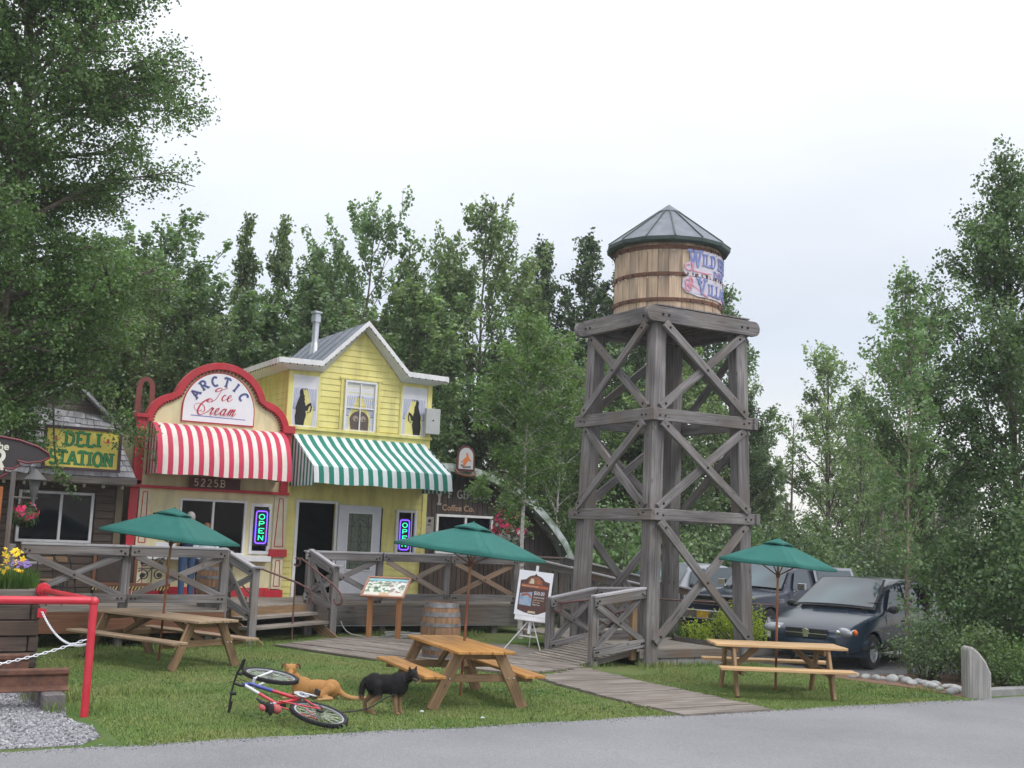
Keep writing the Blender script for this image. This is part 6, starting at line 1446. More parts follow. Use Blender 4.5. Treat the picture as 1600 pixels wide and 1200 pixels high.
def person(label,loc,rz,H,shirt,pants,hair,hairlen=0,arm='counter'):
    # faces +Y local
    o=thing('person',label,'person',loc,rz,local=True); h=H/7.5
    hip=H*.52; sh=H*.815; 
    mb=MB()
    # head with neck, nose, ears
    hc=Vector((0,.02,H-h*.52)); mb.ell(hc,(h*.36,h*.44,h*.52),16,12); limb(mb,(0,-.005,sh-.02),(0,.01,hc.z-h*.2),.058,.052); mb.ell(hc+Vector((0,h*.45,-h*.06)),(.014,.022,.03),8,6)
    for s in(-1,1): mb.ell(hc+Vector((s*h*.37,-.005,-h*.03)),(.012,.022,.034),8,6); 
    mb.ell(hc+Vector((0,h*.36,-h*.36)),(.035,.03,.03),8,6)
    # torso
    mb.ell((0,0,hip+.02),(.165,.12,.14),14,9); mb.ell((0,.0,(hip+sh)/2+.02),(.155,.105,.24),14,9); mb.ell((0,-.01,sh-.10),(.185,.11,.16),14,9)
    for s in(-1,1):
        limb(mb,(s*.17,-.01,sh-.035),(s*.235,-.02,sh-.30),.055,.043)
        el=Vector((s*.235,-.02,sh-.31)); 
        if arm=='counter': wr=Vector((s*.14,.22,sh-.38))
        else: wr=Vector((s*.25,.05,sh-.57))
        limb(mb,el,wr,.042,.028); d=(wr-el).normalized(); pm=wr+d*.045
        mb.ell(pm,(.035,.035,.028),8,6); sd=d.cross(Vector((0,0,1))); sd=Vector((1,0,0)) if sd.length<.2 else sd.normalized()
        for q,ln in ((-.027,.065),(-.009,.078),(.009,.074),(.027,.058)):
            f0=pm+sd*q+d*.025; limb(mb,f0,f0+d*ln*.6,.0095,.0085,6); limb(mb,f0+d*ln*.6,f0+d*ln+Vector((0,0,-.015)),.0085,.0075,6)
        limb(mb,pm-sd*.03*s*-1,pm-sd*.055*s*-1+d*.03,.010,.008,6)
        x=s*.095; limb(mb,(x,0,hip-.02),(x*1.05,.02,hip*.52),.088,.058); limb(mb,(x*1.05,.02,hip*.52),(x*1.1,-.01,.09),.056,.038); limb(mb,(x*1.1,-.02,.05),(x*1.2,.12,.035),.042,.034)
    fuse('body',mb,SKIN,o,.0075,2)
    mb=MB()
    mb.ell((0,0,hip+.03),(.182,.135,.12),16,9); mb.ell((0,.0,(hip+sh)/2+.02),(.172,.122,.25),16,9); mb.ell((0,-.01,sh-.10),(.20,.125,.165),16,9)
    for s in(-1,1): limb(mb,(s*.165,-.01,sh-.04),(s*.237,-.02,sh-.28),.072,.058)
    mb.lathe([(.062,sh-.02),(.075,sh+.035),(.068,sh+.04)],n=14); fuse('shirt',mb,shirt,o,.012,3)
    mb=MB(); mb.ell((0,0,hip-.01),(.178,.13,.12),14,9)
    for s in(-1,1):
        x=s*.095; limb(mb,(x,0,hip-.04),(x*1.05,.02,hip*.52),.102,.074); limb(mb,(x*1.05,.02,hip*.52),(x*1.1,-.01,.09),.073,.062)
    fuse('trousers',mb,pants,o,.012,3)
    for s in(-1,1):
        mb=MB(); limb(mb,(s*.104,-.03,.045),(s*.114,.13,.04),.05,.042); mb.box((s*.11,.05,.012),(.09,.24,.024)); fuse('shoe',mb,BLACK,o,.008,2)
    mb=MB(); mb.ell(hc+Vector((0,-.022,.012)),(h*.395,h*.44,h*.50),16,12)
    if hairlen: mb.ell(hc+Vector((0,-.04,-.05)),(h*.40,h*.38,h*.5),14,9)
    # trim hair off the face: keep back and top
    fuse('hair',mb,hair,o,.008,2)
    for s in(-1,1):
        mb=MB(); mb.ell(hc+Vector((s*.028,h*.425,.008)),(.011,.006,.007),8,6); part('eye',mb,BLACK,o)
    mb=MB(); mb.ell(hc+Vector((0,h*.42,-h*.23)),(.022,.008,.006),8,6); part('mouth',mb,CRIM,o)
    return o
person('grey haired person in navy top and jeans at the ice cream counter',(6.52,24.35,DZ),.12,1.80,pmat('navy_shirt_cloth',(.03,.04,.10),.85,(.02,.03,.07)),pmat('blue_denim',(.045,.09,.19),.85,(.03,.06,.13),scale=40),pmat('grey_hair',(.42,.40,.38),.7,(.18,.17,.16),scale=60,stretch=(1,1,.3)))
person('shorter brown haired person in a pale blue top at the counter',(6.86,24.30,DZ),.0,1.58,pmat('pale_blue_patterned_cloth',(.40,.55,.68),.85,(.62,.70,.74),scale=22),pmat('dark_blue_trousers',(.03,.04,.07),.85),pmat('reddish_brown_hair',(.19,.075,.04),.6,(.10,.04,.02),scale=60,stretch=(1,1,.3)),1)

# ---------------------------------------------------------------- dogs
def furmat(name,base,second,fn):
    m,nt,b,o=newmat(name); N=nt.nodes.new; L=nt.links.new
    tc=N('ShaderNodeTexCoord'); sp=N('ShaderNodeSeparateXYZ'); L(tc.outputs['Object'],sp.inputs[0])
    no=N('ShaderNodeTexNoise'); no.inputs['Scale'].default_value=9; no.inputs['Detail'].default_value=4; L(tc.outputs['Object'],no.inputs[0])
    ad=N('ShaderNodeMath'); ad.operation='MULTIPLY_ADD'; L(no.outputs[0],ad.inputs[0]); ad.inputs[1].default_value=.10; L(sp.outputs['Z'],ad.inputs[2])
    mr=N('ShaderNodeMapRange'); mr.inputs[1].default_value=fn[0]; mr.inputs[2].default_value=fn[1]; L(ad.outputs[0],mr.inputs[0])
    mx=N('ShaderNodeMix'); mx.data_type='RGBA'; L(mr.outputs[0],mx.inputs[0]); mx.inputs[6].default_value=c4(second); mx.inputs[7].default_value=c4(base)
    fi=N('ShaderNodeTexNoise'); fi.inputs['Scale'].default_value=110; fi.inputs['Detail'].default_value=3; L(tc.outputs['Object'],fi.inputs[0])
    m2=N('ShaderNodeMapRange'); m2.inputs[3].default_value=.6; m2.inputs[4].default_value=1.4; L(fi.outputs[0],m2.inputs[0]); s=N('ShaderNodeVectorMath'); s.operation='SCALE'; L(mx.outputs[2],s.inputs[0]); L(m2.outputs[0],s.inputs['Scale'])
    L(s.outputs[0],b.inputs['Base Color']); b.inputs['Roughness'].default_value=.75; b.inputs['Specular IOR Level'].default_value=.3
    bp=N('ShaderNodeBump'); bp.inputs['Strength'].default_value=.6; bp.inputs['Distance'].default_value=.006; L(fi.outputs[0],bp.inputs['Height']); L(bp.outputs[0],b.inputs['Normal']); return m
# black and tan dog: local +X = nose direction, standing
bd=thing('dog','black and tan dog standing beside the central picnic bench with its mouth open','dog',(6.08,13.20,0),math.radians(-24),local=True); bd.scale=(.80,.86,.88)
mb=MB()
mb.ell((.17,0,.405),(.165,.115,.168),16,10); mb.ell((-.02,0,.41),(.21,.10,.132),16,10); mb.ell((-.19,0,.42),(.13,.105,.138),16,10)
limb(mb,(.20,0,.45),(.335,-.03,.515),.100,.075); 
HD=Vector((.385,-.06,.555)); hd=Vector((.62,-.78,-.16)).normalized(); sdx=hd.cross(Vector((0,0,1))).normalized(); uph=sdx.cross(hd)
mb.ell(HD,(.078,.078,.070),14,10); limb(mb,HD+hd*.04-uph*.012,HD+hd*.135-uph*.024,.043,.029); limb(mb,HD+hd*.03-uph*.045,HD+hd*.115-uph*.066,.026,.016); mb.ell(HD+sdx*.03+hd*.02,(.045,.045,.045),8,6)
for s in(-1,1):
    e=HD+sdx*(s*.052)+uph*.05-hd*.012; limb(mb,e,e+uph*.055+sdx*(s*.018),.027,.009,8)
    # front legs
    x=.19+.03*s; y=s*.065; limb(mb,(x-.02,y,.36),(x-.03,y,.27),.062,.043); limb(mb,(x-.03,y,.27),(x-.005,y,.12),.041,.028); limb(mb,(x-.005,y,.12),(x+.005,y,.035),.027,.024); mb.ell((x+.025,y,.018),(.040,.027,.02),8,6)
    # hind legs: knee forward high, hock backward
    x=-.22-.045*s; y=s*.07; limb(mb,(x+.03,y,.40),(x+.065,y,.26),.088,.055); limb(mb,(x+.065,y,.26),(x-.055,y,.155),.048,.027); limb(mb,(x-.055,y,.155),(x-.03,y,.035),.027,.023); mb.ell((x-.005,y,.018),(.040,.026,.02),8,6)
tl=cr_spline([(-.27,0,.49),(-.33,0,.45),(-.365,.0,.36),(-.375,-.01,.26),(-.36,-.01,.18)],4); mb.tube(tl,[.026+.022*math.sin(math.pi*min(1,k/len(tl)*1.05)) for k in range(len(tl))],8)
BF=furmat('black_and_tan_fur',(.013,.012,.013),(.30,.19,.11),(.25,.33))
fuse('body',mb,BF,bd,.0085,7)
mb=MB()
for s in(-1,1): mb.ell(HD+hd*.058+sdx*(s*.034)+uph*.022,.009,8,6)
part('eye',mb,pmat('dog_eye',(.03,.015,.008),.1),bd)
mb=MB(); mb.ell(HD+hd*.163-uph*.016,(.016,.016,.012),8,6); part('nose',mb,BLACK,bd)
mb=MB(); limb(mb,HD+hd*.05-uph*.052,HD+hd*.135-uph*.082,.017,.012,8); part('tongue',mb,pmat('pink_tongue',(.62,.25,.25),.4),bd)
mb=MB(); limb(mb,HD+hd*.055-uph*.034+sdx*.018,HD+hd*.135-uph*.038+sdx*.012,.027,.021,8); limb(mb,HD+hd*.055-uph*.034-sdx*.018,HD+hd*.135-uph*.038-sdx*.012,.027,.021,8); part('muzzle_patch',mb,pmat('tan_muzzle_fur',(.36,.24,.16),.8,(.22,.14,.09),scale=50,bump=.2),bd,smooth=60)
mb=MB(); cc=Vector((.285,-.018,.487)); ax=Vector((.135,-.03,.06)).normalized(); M=ax.to_track_quat('Z','Y').to_matrix().to_4x4(); M.translation=cc; mb.lathe([(.088,-.010),(.093,0),(.088,.010)],n=20,M=M); part('collar',mb,BLACK,bd,smooth=60)
# tan dog lying
yd=thing('dog','tan dog with dark ears lying on the grass behind the fallen bicycle','dog',(5.74,14.62,0),math.radians(-27),local=True); yd.scale=(.88,.88,.88)
mb=MB()   # head to -X, tail to +X
mb.ell((-.22,0,.16),(.16,.115,.155),16,10); mb.ell((0,.01,.155),(.24,.11,.125),16,10); mb.ell((.20,.0,.15),(.15,.12,.14),16,10)
limb(mb,(-.28,-.01,.22),(-.37,-.05,.35),.10,.075)
H2=Vector((-.40,-.08,.43)); h2d=Vector((.12,-.97,-.22)).normalized(); s2=h2d.cross(Vector((0,0,1))).normalized(); u2=s2.cross(h2d)
mb.ell(H2,(.088,.085,.078),14,10); limb(mb,H2+h2d*.05-u2*.015,H2+h2d*.14-u2*.03,.047,.034)
for s in(-1,1):
    e=H2+s2*(s*.062)+u2*.055; limb(mb,e,e+s2*(s*.05)+u2*.012+h2d*.01,.026,.016,8); limb(mb,e+s2*(s*.05)+u2*.012+h2d*.01,e+s2*(s*.066)-u2*.035+h2d*.03,.018,.009,8)
limb(mb,(-.24,-.07,.10),(-.26,-.13,.04),.045,.03); limb(mb,(-.26,-.13,.035),(-.42,-.17,.03),.032,.024); mb.ell((-.45,-.18,.025),(.045,.03,.024),8,6)
limb(mb,(-.26,.06,.09),(-.44,.0,.03),.045,.024)
limb(mb,(.20,-.08,.16),(.06,-.15,.07),.085,.05); limb(mb,(.06,-.15,.06),(.24,-.19,.035),.04,.025); limb(mb,(.24,-.19,.03),(.10,-.23,.025),.024,.022); mb.ell((.06,-.24,.022),(.045,.028,.022),8,6)
t2=cr_spline([(.31,0,.14),(.40,-.03,.07),(.52,-.05,.035),(.66,-.05,.035),(.74,-.04,.04)],4); mb.tube(t2,[.045-.022*k/len(t2) for k in range(len(t2))],8)
TF=furmat('tan_fur',(.44,.23,.08),(.50,.33,.18),(.02,.14)); fuse('body',mb,TF,yd,.0095,6)
EARM=pmat('dark_ear_fur',(.09,.045,.025),.8,bump=.2)
for s in(-1,1): mb=MB(); e=H2+s2*(s*.075)+u2*.055; limb(mb,e+s2*(s*.012)+u2*.008,e+s2*(s*.045)+u2*.016+h2d*.008,.025,.018,8); limb(mb,e+s2*(s*.045)+u2*.014+h2d*.01,e+s2*(s*.058)-u2*.035+h2d*.034,.0195,.011,8); part('ear',mb,EARM,yd,smooth=60)
mb=MB()
for s in(-1,1): mb.ell(H2+h2d*.067+s2*(s*.036)+u2*.018,(.012,.01,.010),8,6)
mb.ell(H2+h2d*.175-u2*.02,(.021,.02,.016),8,6); part('nose_and_eyes',mb,BLACK,yd)
mb=MB(); limb(mb,H2+h2d*.10-u2*.035,H2+h2d*.150-u2*.042,.036,.030,10); part('muzzle_patch',mb,pmat('dark_muzzle_fur',(.055,.04,.035),.8,bump=.2),yd,smooth=60)
mb=MB(); ls_=cr_spline([(6.32,13.07,.42),(6.24,13.08,.30),(6.0,13.08,.20),(5.8,13.15,.08),(5.5,13.3,.03),(5.2,13.4,.06),(5.0,13.3,.14)],6); mb.tube(ls_,.008,6); solo('dog_leash',mb,BLACK,'black leash running from the black dog to the bicycle','leash',smooth=60)

def add_fur(root,n,ln,mat,seed,w_=.0016):
    body=[c for c in root.children if c.name.startswith('body')][0]; me=body.data; rg=np.random.default_rng(seed)
    ar=np.array([p.area for p in me.polygons]); ce=np.array([tuple(p.center) for p in me.polygons]); no=np.array([tuple(p.normal) for p in me.polygons])
    i=rg.choice(len(ar),n,p=ar/ar.sum()); c=ce[i]+rg.normal(size=(n,3))*.004; nn=no[i]; d=nn*.55+np.array([-.55,0,-.45])+rg.normal(size=(n,3))*.25; d/=np.linalg.norm(d,axis=1)[:,None]
    sd=np.cross(d,nn); sd/=np.linalg.norm(sd,axis=1)[:,None]+1e-9; h=ln*rg.uniform(.5,1.2,n)[:,None]; v=np.empty((n,3,3)); v[:,0]=c-sd*w_; v[:,1]=c+sd*w_; v[:,2]=c+d*h
    m=bpy.data.meshes.new('fur'); m.vertices.add(3*n); m.vertices.foreach_set('co',v.reshape(-1).astype(np.float32)); m.loops.add(3*n); m.loops.foreach_set('vertex_index',np.arange(3*n,dtype=np.int32)); m.polygons.add(n); m.polygons.foreach_set('loop_start',np.arange(0,3*n,3,dtype=np.int32)); m.materials.append(mat); m.update(calc_edges=True)
    o=bpy.data.objects.new('fur',m); C.objects.link(o); o.parent=root; o['kind']='stuff'
add_fur(bd,26000,.024,BF,1); add_fur(yd,22000,.013,TF,2)
# ---------------------------------------------------------------- bicycle lying on its side
Fv=Vector((-.2505,.921,.27)).normalized(); Uv=Vector((-.955,-.289,.08)); Uv=(Uv-Fv*Uv.dot(Fv)).normalized(); Nv=Fv.cross(Uv).normalized()
if Nv.z<0: Nv=-Nv
O=Vector((5.00,12.64,.125))
B=lambda f,u,n=0: O+Fv*f+Uv*u+Nv*n
bk=thing('bicycle','red, white and blue mountain bicycle lying on its side in the grass','bicycle',(5.1,13.8,0))
def wheel(c,nv,R,name):
    c=Vector(c); nv=nv.normalized(); a=nv.orthogonal().normalized(); b=nv.cross(a); M=MAT(a,b,nv,c)
    mb=MB(); K=64; vs=[]
    ring=lambda rr_,zz,n=K:[M@Vector((rr_*math.cos(2*math.pi*k/n),rr_*math.sin(2*math.pi*k/n),zz)) for k in range(n)]
    prof=[(R-.045,-.010),(R-.030,-.024),(R-.010,-.024),(R,-.010),(R,.010),(R-.010,.024),(R-.030,.024),(R-.045,.010)]
    mb.grid([ring(r_,z_) for r_,z_ in prof],close_u=True)
    for k in range(K):
        t=2*math.pi*k/K; 
        for zz in (-.014,.014): mb.box((0,0,0),(.012,.012,.012),M=M@Matrix.Rotation(t+(.05 if zz>0 else 0),4,'Z')@Matrix.Translation((R+.001,0,zz)))
    ty=part(name,mb,RUBBER,bk,smooth=40)
    mb=MB(); prof=[(R-.044,-.011),(R-.062,-.012),(R-.066,0),(R-.062,.012),(R-.044,.011)]; mb.grid([ring(r_,z_) for r_,z_ in prof],close_u=True); part('rim',mb,GALV,ty,smooth=40)
    mb=MB(); 
    for k in range(28):
        t=2*math.pi*k/28; z_=.028*(1 if k%2 else -1); t2_=t+.35*(1 if k%4<2 else -1); mb.tube([M@Vector((.02*math.cos(t2_),.02*math.sin(t2_),z_)),M@Vector(((R-.063)*math.cos(t),(R-.063)*math.sin(t),0))],.0016,4)
    part('spokes',mb,GALV,ty)
    mb=MB(); mb.tube([M@Vector((0,0,-.05)),M@Vector((0,0,.05))],.019,10); part('hub',mb,GALV,ty)
    return M
RW=.335; wheel(B(0,0),Nv,RW,'wheel')
st_=Matrix.Rotation(math.radians(7),3,Uv)
FH=B(1.05,.0,.03); wheel(FH,st_@Nv,RW,'wheel')
RB_=pmat('bicycle_red_paint',(.55,.02,.04),.3,coat=.5); WB=pmat('bicycle_white_paint',(.72,.72,.78),.3,coat=.5); BB=pmat('bicycle_blue_paint',(.04,.07,.35),.3,coat=.5)
HT,HBt,BBk,SC=B(.82,.50),B(.86,.40),B(.42,-.02),B(.30,.40)
mb=MB(); mb.tube([BBk,BBk.lerp(HBt,.6)],.021,10,m=0); mb.tube([BBk.lerp(HBt,.55),HBt],.0215,10,m=1); part('down_tube',mb,[RB_,BB],bk,smooth=50)
mb=MB(); mb.tube([SC,SC.lerp(HT,.55)],.017,10,m=0); mb.tube([SC.lerp(HT,.52),HT],.0175,10,m=1); part('top_tube',mb,[RB_,WB],bk,smooth=50)
mb=MB(); mb.tube([BBk,SC],.018,10); part('seat_tube',mb,RB_,bk,smooth=50)
for s in(-1,1):
    mb=MB(); mb.tube([BBk+Nv*.03*s,B(0,0,.06*s)],.010,8,m=0); part('chain_stay',mb,RB_,bk,smooth=50)
    mb=MB(); mb.tube([B(.30,.37,.03*s),B(0,0,.06*s)],.009,8,m=0); part('seat_stay',mb,RB_,bk,smooth=50)
    mb=MB(); mb.tube([B(.89,.34,.055*s),B(.94,.25,.06*s),FH+Nv*.055*s],.014,8,m=0); part('fork_leg',mb,WB,bk,smooth=50)
mb=MB(); mb.tube([B(.89,.34,-.065),B(.89,.34,.065)],.018,8); part('fork_crown',mb,WB,bk)
mb=MB(); mb.tube([HBt-Uv*.02,HT+Uv*.02],.024,12); part('head_tube',mb,BB,bk,smooth=50)
mb=MB(); mb.tube([HT,B(.80,.56),B(.87,.61)],.016,8); mb.tube(cr_spline([B(.80,.62,-.31),B(.85,.62,-.15),B(.88,.61,0),B(.85,.62,.15),B(.80,.62,.31)],4),.012,8); part('handlebar',mb,BLACK,bk,smooth=50)
mb=MB()
for s in(-1,1): mb.tube([B(.805,.62,.19*s),B(.80,.62,.32*s)],.017,8); mb.tube([B(.84,.62,.17*s),B(.90,.58,.17*s),B(.90,.57,.27*s)],.006,6); mb.tube([B(.86,.625,.12*s),B(.86,.56,.12*s)],.02,8)
part('grips_and_levers',mb,BLACK,bk,smooth=50)
mb=MB(); 
for s,e in ((.14,.02),(-.14,.02)): mb.tube(cr_spline([B(.88,.58,s),B(1.02,.62,s*.6),B(.92,.48,e),B(.7,.42,e),B(.42,.40,e)],5),.003,5)
part('brake_cables',mb,BLACK,bk)
mb=MB(); mb.tube([SC,B(.255,.56)],.013,8); part('seat_post',mb,GALV,bk)
mb=MB(); sdl=[(.10,.02),(.16,.05),(.30,.06),(.40,.015)]
for i,(f,wd_) in enumerate(((.13,.075),(.20,.065),(.27,.035),(.34,.022),(.40,.014))): mb.ell(B(f,.575,0),(.045,.045,.045),8,6,M=MAT(Fv*1.1,Nv*(wd_/.045),Uv*.42,(0,0,0)).to_3x3().to_4x4())
part('saddle',mb,BLACK,bk,smooth=60)
REDB=pmat('dusty_red_bag_cloth',(.42,.09,.09),.7,(.30,.06,.06),scale=14)
mb=MB(); mb.ell(B(.14,.50,.0),(.075,.075,.075),12,8,M=MAT(Fv*.9,Nv*.7,Uv*.8,(0,0,0)).to_3x3().to_4x4()); mb.ell(B(.22,.63,-.02),(.05,.05,.05),10,7,M=MAT(Fv*1.2,Nv*.7,Uv*.6,(0,0,0)).to_3x3().to_4x4()); part('saddle_bag',mb,REDB,bk,smooth=60)
M=MAT(Fv,Uv,Nv,BBk+Nv*.06)
mb=MB(); mb.lathe([(.03,0),(.085,.0),(.088,.004),(.03,.006)],n=28,M=M); 
for k in range(28): t=2*math.pi*k/28; mb.box((0,0,0),(.008,.008,.004),M=M@Matrix.Rotation(t,4,'Z')@Matrix.Translation((.09,0,.002)))
part('chainring',mb,GALV,bk)
mb=MB(); mb.tube([B(.42,-.02,.08),B(.30,-.14,.09)],.011,8); mb.tube([B(.42,-.02,-.07),B(.54,.10,-.08)],.011,8); mb.tube([B(.42,-.02,-.07),B(.42,-.02,.09)],.02,10); part('crank',mb,GALV,bk)
mb=MB(); mb.box((0,0,0),(.09,.06,.025),M=MAT(Fv,Nv,Uv,B(.30,-.14,.14))); mb.box((0,0,0),(.09,.06,.025),M=MAT(Fv,Nv,Uv,B(.54,.10,-.12))); part('pedal',mb,BLACK,bk,bevel=.004)
mb=MB(); mb.tube([B(.42,.065,.064),B(0,.04,.055)],.005,5); mb.tube([B(.42,-.105,.064),B(.02,-.06,.055)],.005,5); mb.lathe([(.03,0),(.045,0),(.045,.02),(.02,.03)],n=18,M=MAT(Fv,Uv,Nv,B(0,0,.035))); part('chain_drive',mb,BLACK,bk)

# ---------------------------------------------------------------- vehicles
def vehicle(name,label,loc,rz,st,paint,zsill,ztop_in,wheels,wr,glassm,half,details,lat=None):
    """x forward. st: list of (x, z_belt, z_roof, halfwidth_belt, halfwidth_roof); z_roof==None -> no cabin"""
    o=thing(name,label,'car' if name!='pickup_truck' else 'truck',loc,rz,local=True)
    def ring(x,zb,zr,hb,hr):
        P=[]; zl=zsill; hm=half
        side=[(hb*.93,zl),(hb*1.0,zl+.10),(hb*1.015,(zl+zb)*.5+.05),(hb*.985,zb-.06),(hb*.955,zb)]
        if zr is None: top=[(hb*.80,zb+.018),(hb*.4,zb+.035),(0,zb+.04)]
        else: top=[(hr*1.0+(hb-hr)*.12,zr-.08),(hr*.9,zr-.015),(0,zr)]
        R=side+top; return [(x,-y,z) for y,z in R]+[(x,y,z) for y,z in R[:-1][::-1]]
    rows=[ring(*s) for s in st]; mb=MB(); mb.grid([[Vector(p) for p in r] for r in rows]); n=len(rows[0])
    for e,r in ((0,rows[0]),(1,rows[-1])): mb.add([Vector(p) for p in r],[tuple(range(n)) if e==0 else tuple(range(n))[::-1]])
    mb.grid([[Vector(r[0]) for r in rows],[Vector(r[-1]) for r in rows]])
    me=mesh_of(mb,'body',paint); ob=bpy.data.objects.new('body',me); C.objects.link(ob)
    ss=ob.modifiers.new('s','SUBSURF'); ss.levels=2; ss.render_levels=2
    wd=ob.modifiers.new('w','WELD'); wd.merge_threshold=.001
    ob.modifiers.move(1,0)
    cut=MB()
    for (x,s) in [(x,s) for x in wheels for s in(-1,1)]:
        cut.lathe([(.001,-.32),(wr+.06,-.32),(wr+.06,.32),(.001,.32)],n=28,M=MAT((1,0,0),(0,0,1),(0,-1,0),(x,s*(half-.03),wr)))
    cm=mesh_of(cut,'cut',BLACK); co=bpy.data.objects.new('cut',cm); C.objects.link(co)
    wdc=co.modifiers.new('w','WELD'); wdc.merge_threshold=.002
    bo=ob.modifiers.new('b','BOOLEAN'); bo.operation='DIFFERENCE'; bo.object=co; bo.solver='EXACT'; bo.use_self=True
    dg=bpy.context.evaluated_depsgraph_get(); me2=bpy.data.meshes.new_from_object(ob.evaluated_get(dg)); me2.name='body'
    ob.modifiers.clear(); ob.data=me2; bpy.data.objects.remove(co)
    if len(me2.materials)>1: pass
    me2.polygons.foreach_set('use_smooth',[True]*len(me2.polygons)); me2.set_sharp_from_angle(angle=math.radians(38))
    ob.parent=o
    for x in wheels:
        for s in(-1,1):
            M=MAT((1,0,0),(0,0,1),(0,-s,0),(x,s*(half-.11),wr))
            mb=MB(); mb.lathe([(wr*.6,-.11),(wr*.93,-.11),(wr,-.08),(wr,.06),(wr*.93,.09),(wr*.62,.09)],n=36,M=M); wh=part('wheel',mb,RUBBER,o,smooth=35)
            Mr=MAT((1,0,0),(0,0,1),(0,-s,0),(x,s*(half-.11),wr)) if s<0 else MAT((1,0,0),(0,0,1),(0,-1,0),(x,s*(half-.11),wr))
            so_=1 if True else -1
            mb=MB(); zz=(-.08 if s>0 else .08)
            Mo=MAT((1,0,0),(0,0,1),(0,-1,0),(x,s*(half-.11),wr)); d=-s
            mb.lathe([(wr*.64,d*.095),(wr*.60,d*.05),(.12,d*.06),(.06,d*.085),(.001,d*.09)],n=30,M=Mo)
            for k in range(5): t=2*math.pi*k/5; mb.box((0,0,0),(wr*.42,.06,.03),M=Mo@Matrix.Rotation(t,4,'Z')@Matrix.Translation((wr*.36,0,d*.07)))
            part('rim',mb,GALV,wh,smooth=35)
    mb=MB(); mb.box(((wheels[0]+wheels[1])/2,0,zsill+.05),(abs(wheels[0]-wheels[1])+.6,half*1.5,.12)); part('underbody',mb,BLACK,o)
    return o
def quadpanel(mb,P,off=(0,0,0),m=0,nu=6,nv=4,bulge=.0,bd=(0,0,1)):
    P=[Vector(p)+Vector(off) for p in P]; bd=Vector(bd); rows=[]
    for i in range(nv+1):
        v=i/nv; rows.append([P[0].lerp(P[1],j/nu).lerp(P[3].lerp(P[2],j/nu),v)+bd*bulge*(1-(2*j/nu-1)**2) for j in range(nu+1)])
    mb.grid(rows,m=m)
SKYG=pmat('windscreen_painted_sky_sheen',(.085,.135,.155),.05,(.035,.055,.065),scale=.9,spec=.55,lo=.35,hi=.62,detail=1); MATS['sg']=SKYG; SIDEG=glass('tinted_side_glass',(.04,.055,.065),.04,.7)  # soft pale-blue sky reflection is put into the windscreen colour
CLEARL=glass('clear_headlight_lens',(.26,.28,.31),.1,.9); AMB=pmat('amber_indicator_lens',(.75,.16,.02),.2); PLAS=pmat('black_bumper_plastic',(.02,.02,.025),.5)
VP=pmat('dark_teal_car_paint',(.016,.030,.050),.16,(.014,.027,.046),scale=1,spec=.5)
TP=pmat('dark_navy_car_paint',(.015,.021,.042),.2,(.014,.02,.04),scale=1,spec=.40); TP2=pmat('silver_grey_car_paint',(.26,.28,.31),.3,(.22,.24,.27),scale=1)
VH=math.radians(200)   # heading set below
def heading(camang):  # vehicle forward = toward camera & left by camang
    fx,fy=-math.sin(camang),-math.cos(camang)   # camera frame (x right, y depth)
    c,s=math.cos(.527),math.sin(.527); return math.atan2(-fx*s+fy*c, fx*c+fy*s)
# minivan
hv=heading(math.radians(40))
van_st=[(2.34,.58,None,.60,.5),(2.28,.67,None,.74,.5),(2.10,.77,None,.87,.5),(1.80,.87,None,.925,.5),(1.45,.95,None,.95,.5),(1.22,1.00,None,.955,.5),(1.12,1.02,1.09,.955,.80),(.62,1.04,1.40,.96,.745),(.15,1.04,1.61,.96,.725),(-.5,1.04,1.69,.965,.73),(-1.4,1.05,1.67,.965,.73),(-2.0,1.05,1.63,.95,.72),(-2.3,1.03,1.50,.93,.70),(-2.42,.95,1.15,.92,.70)]
vf=Vector((math.cos(hv),math.sin(hv))); vl=Vector((-vf.y,vf.x))   # vl = vehicle left
wf=Vector((17.13,15.73)); vc=wf-vf*1.45-vl*.80
van=vehicle('minivan','dark teal minivan parked behind the right picnic table, nose towards the lawn',(vc.x,vc.y,0),hv,van_st,VP,.26,0,(1.45,-1.38),.325,SKYG,.95,None)
def both(mbf):
    for s in(-1,1): mbf(s)
mb=MB(); quadpanel(mb,[(1.13,-.84,1.065),(1.13,.84,1.065),(.16,.67,1.62),(.16,-.67,1.62)],(.022,0,.028),bulge=.05,bd=(.6,0,.5),nu=10,nv=6); sr_=part('windscreen_seal',mb,BLACK,van,smooth=60)
mb=MB(); quadpanel(mb,[(1.08,-.79,1.095),(1.08,.79,1.095),(.20,.64,1.60),(.20,-.64,1.60)],(.032,0,.038),bulge=.055,bd=(.6,0,.5),nu=10,nv=6); part('windscreen',mb,SKYG,van,smooth=60)
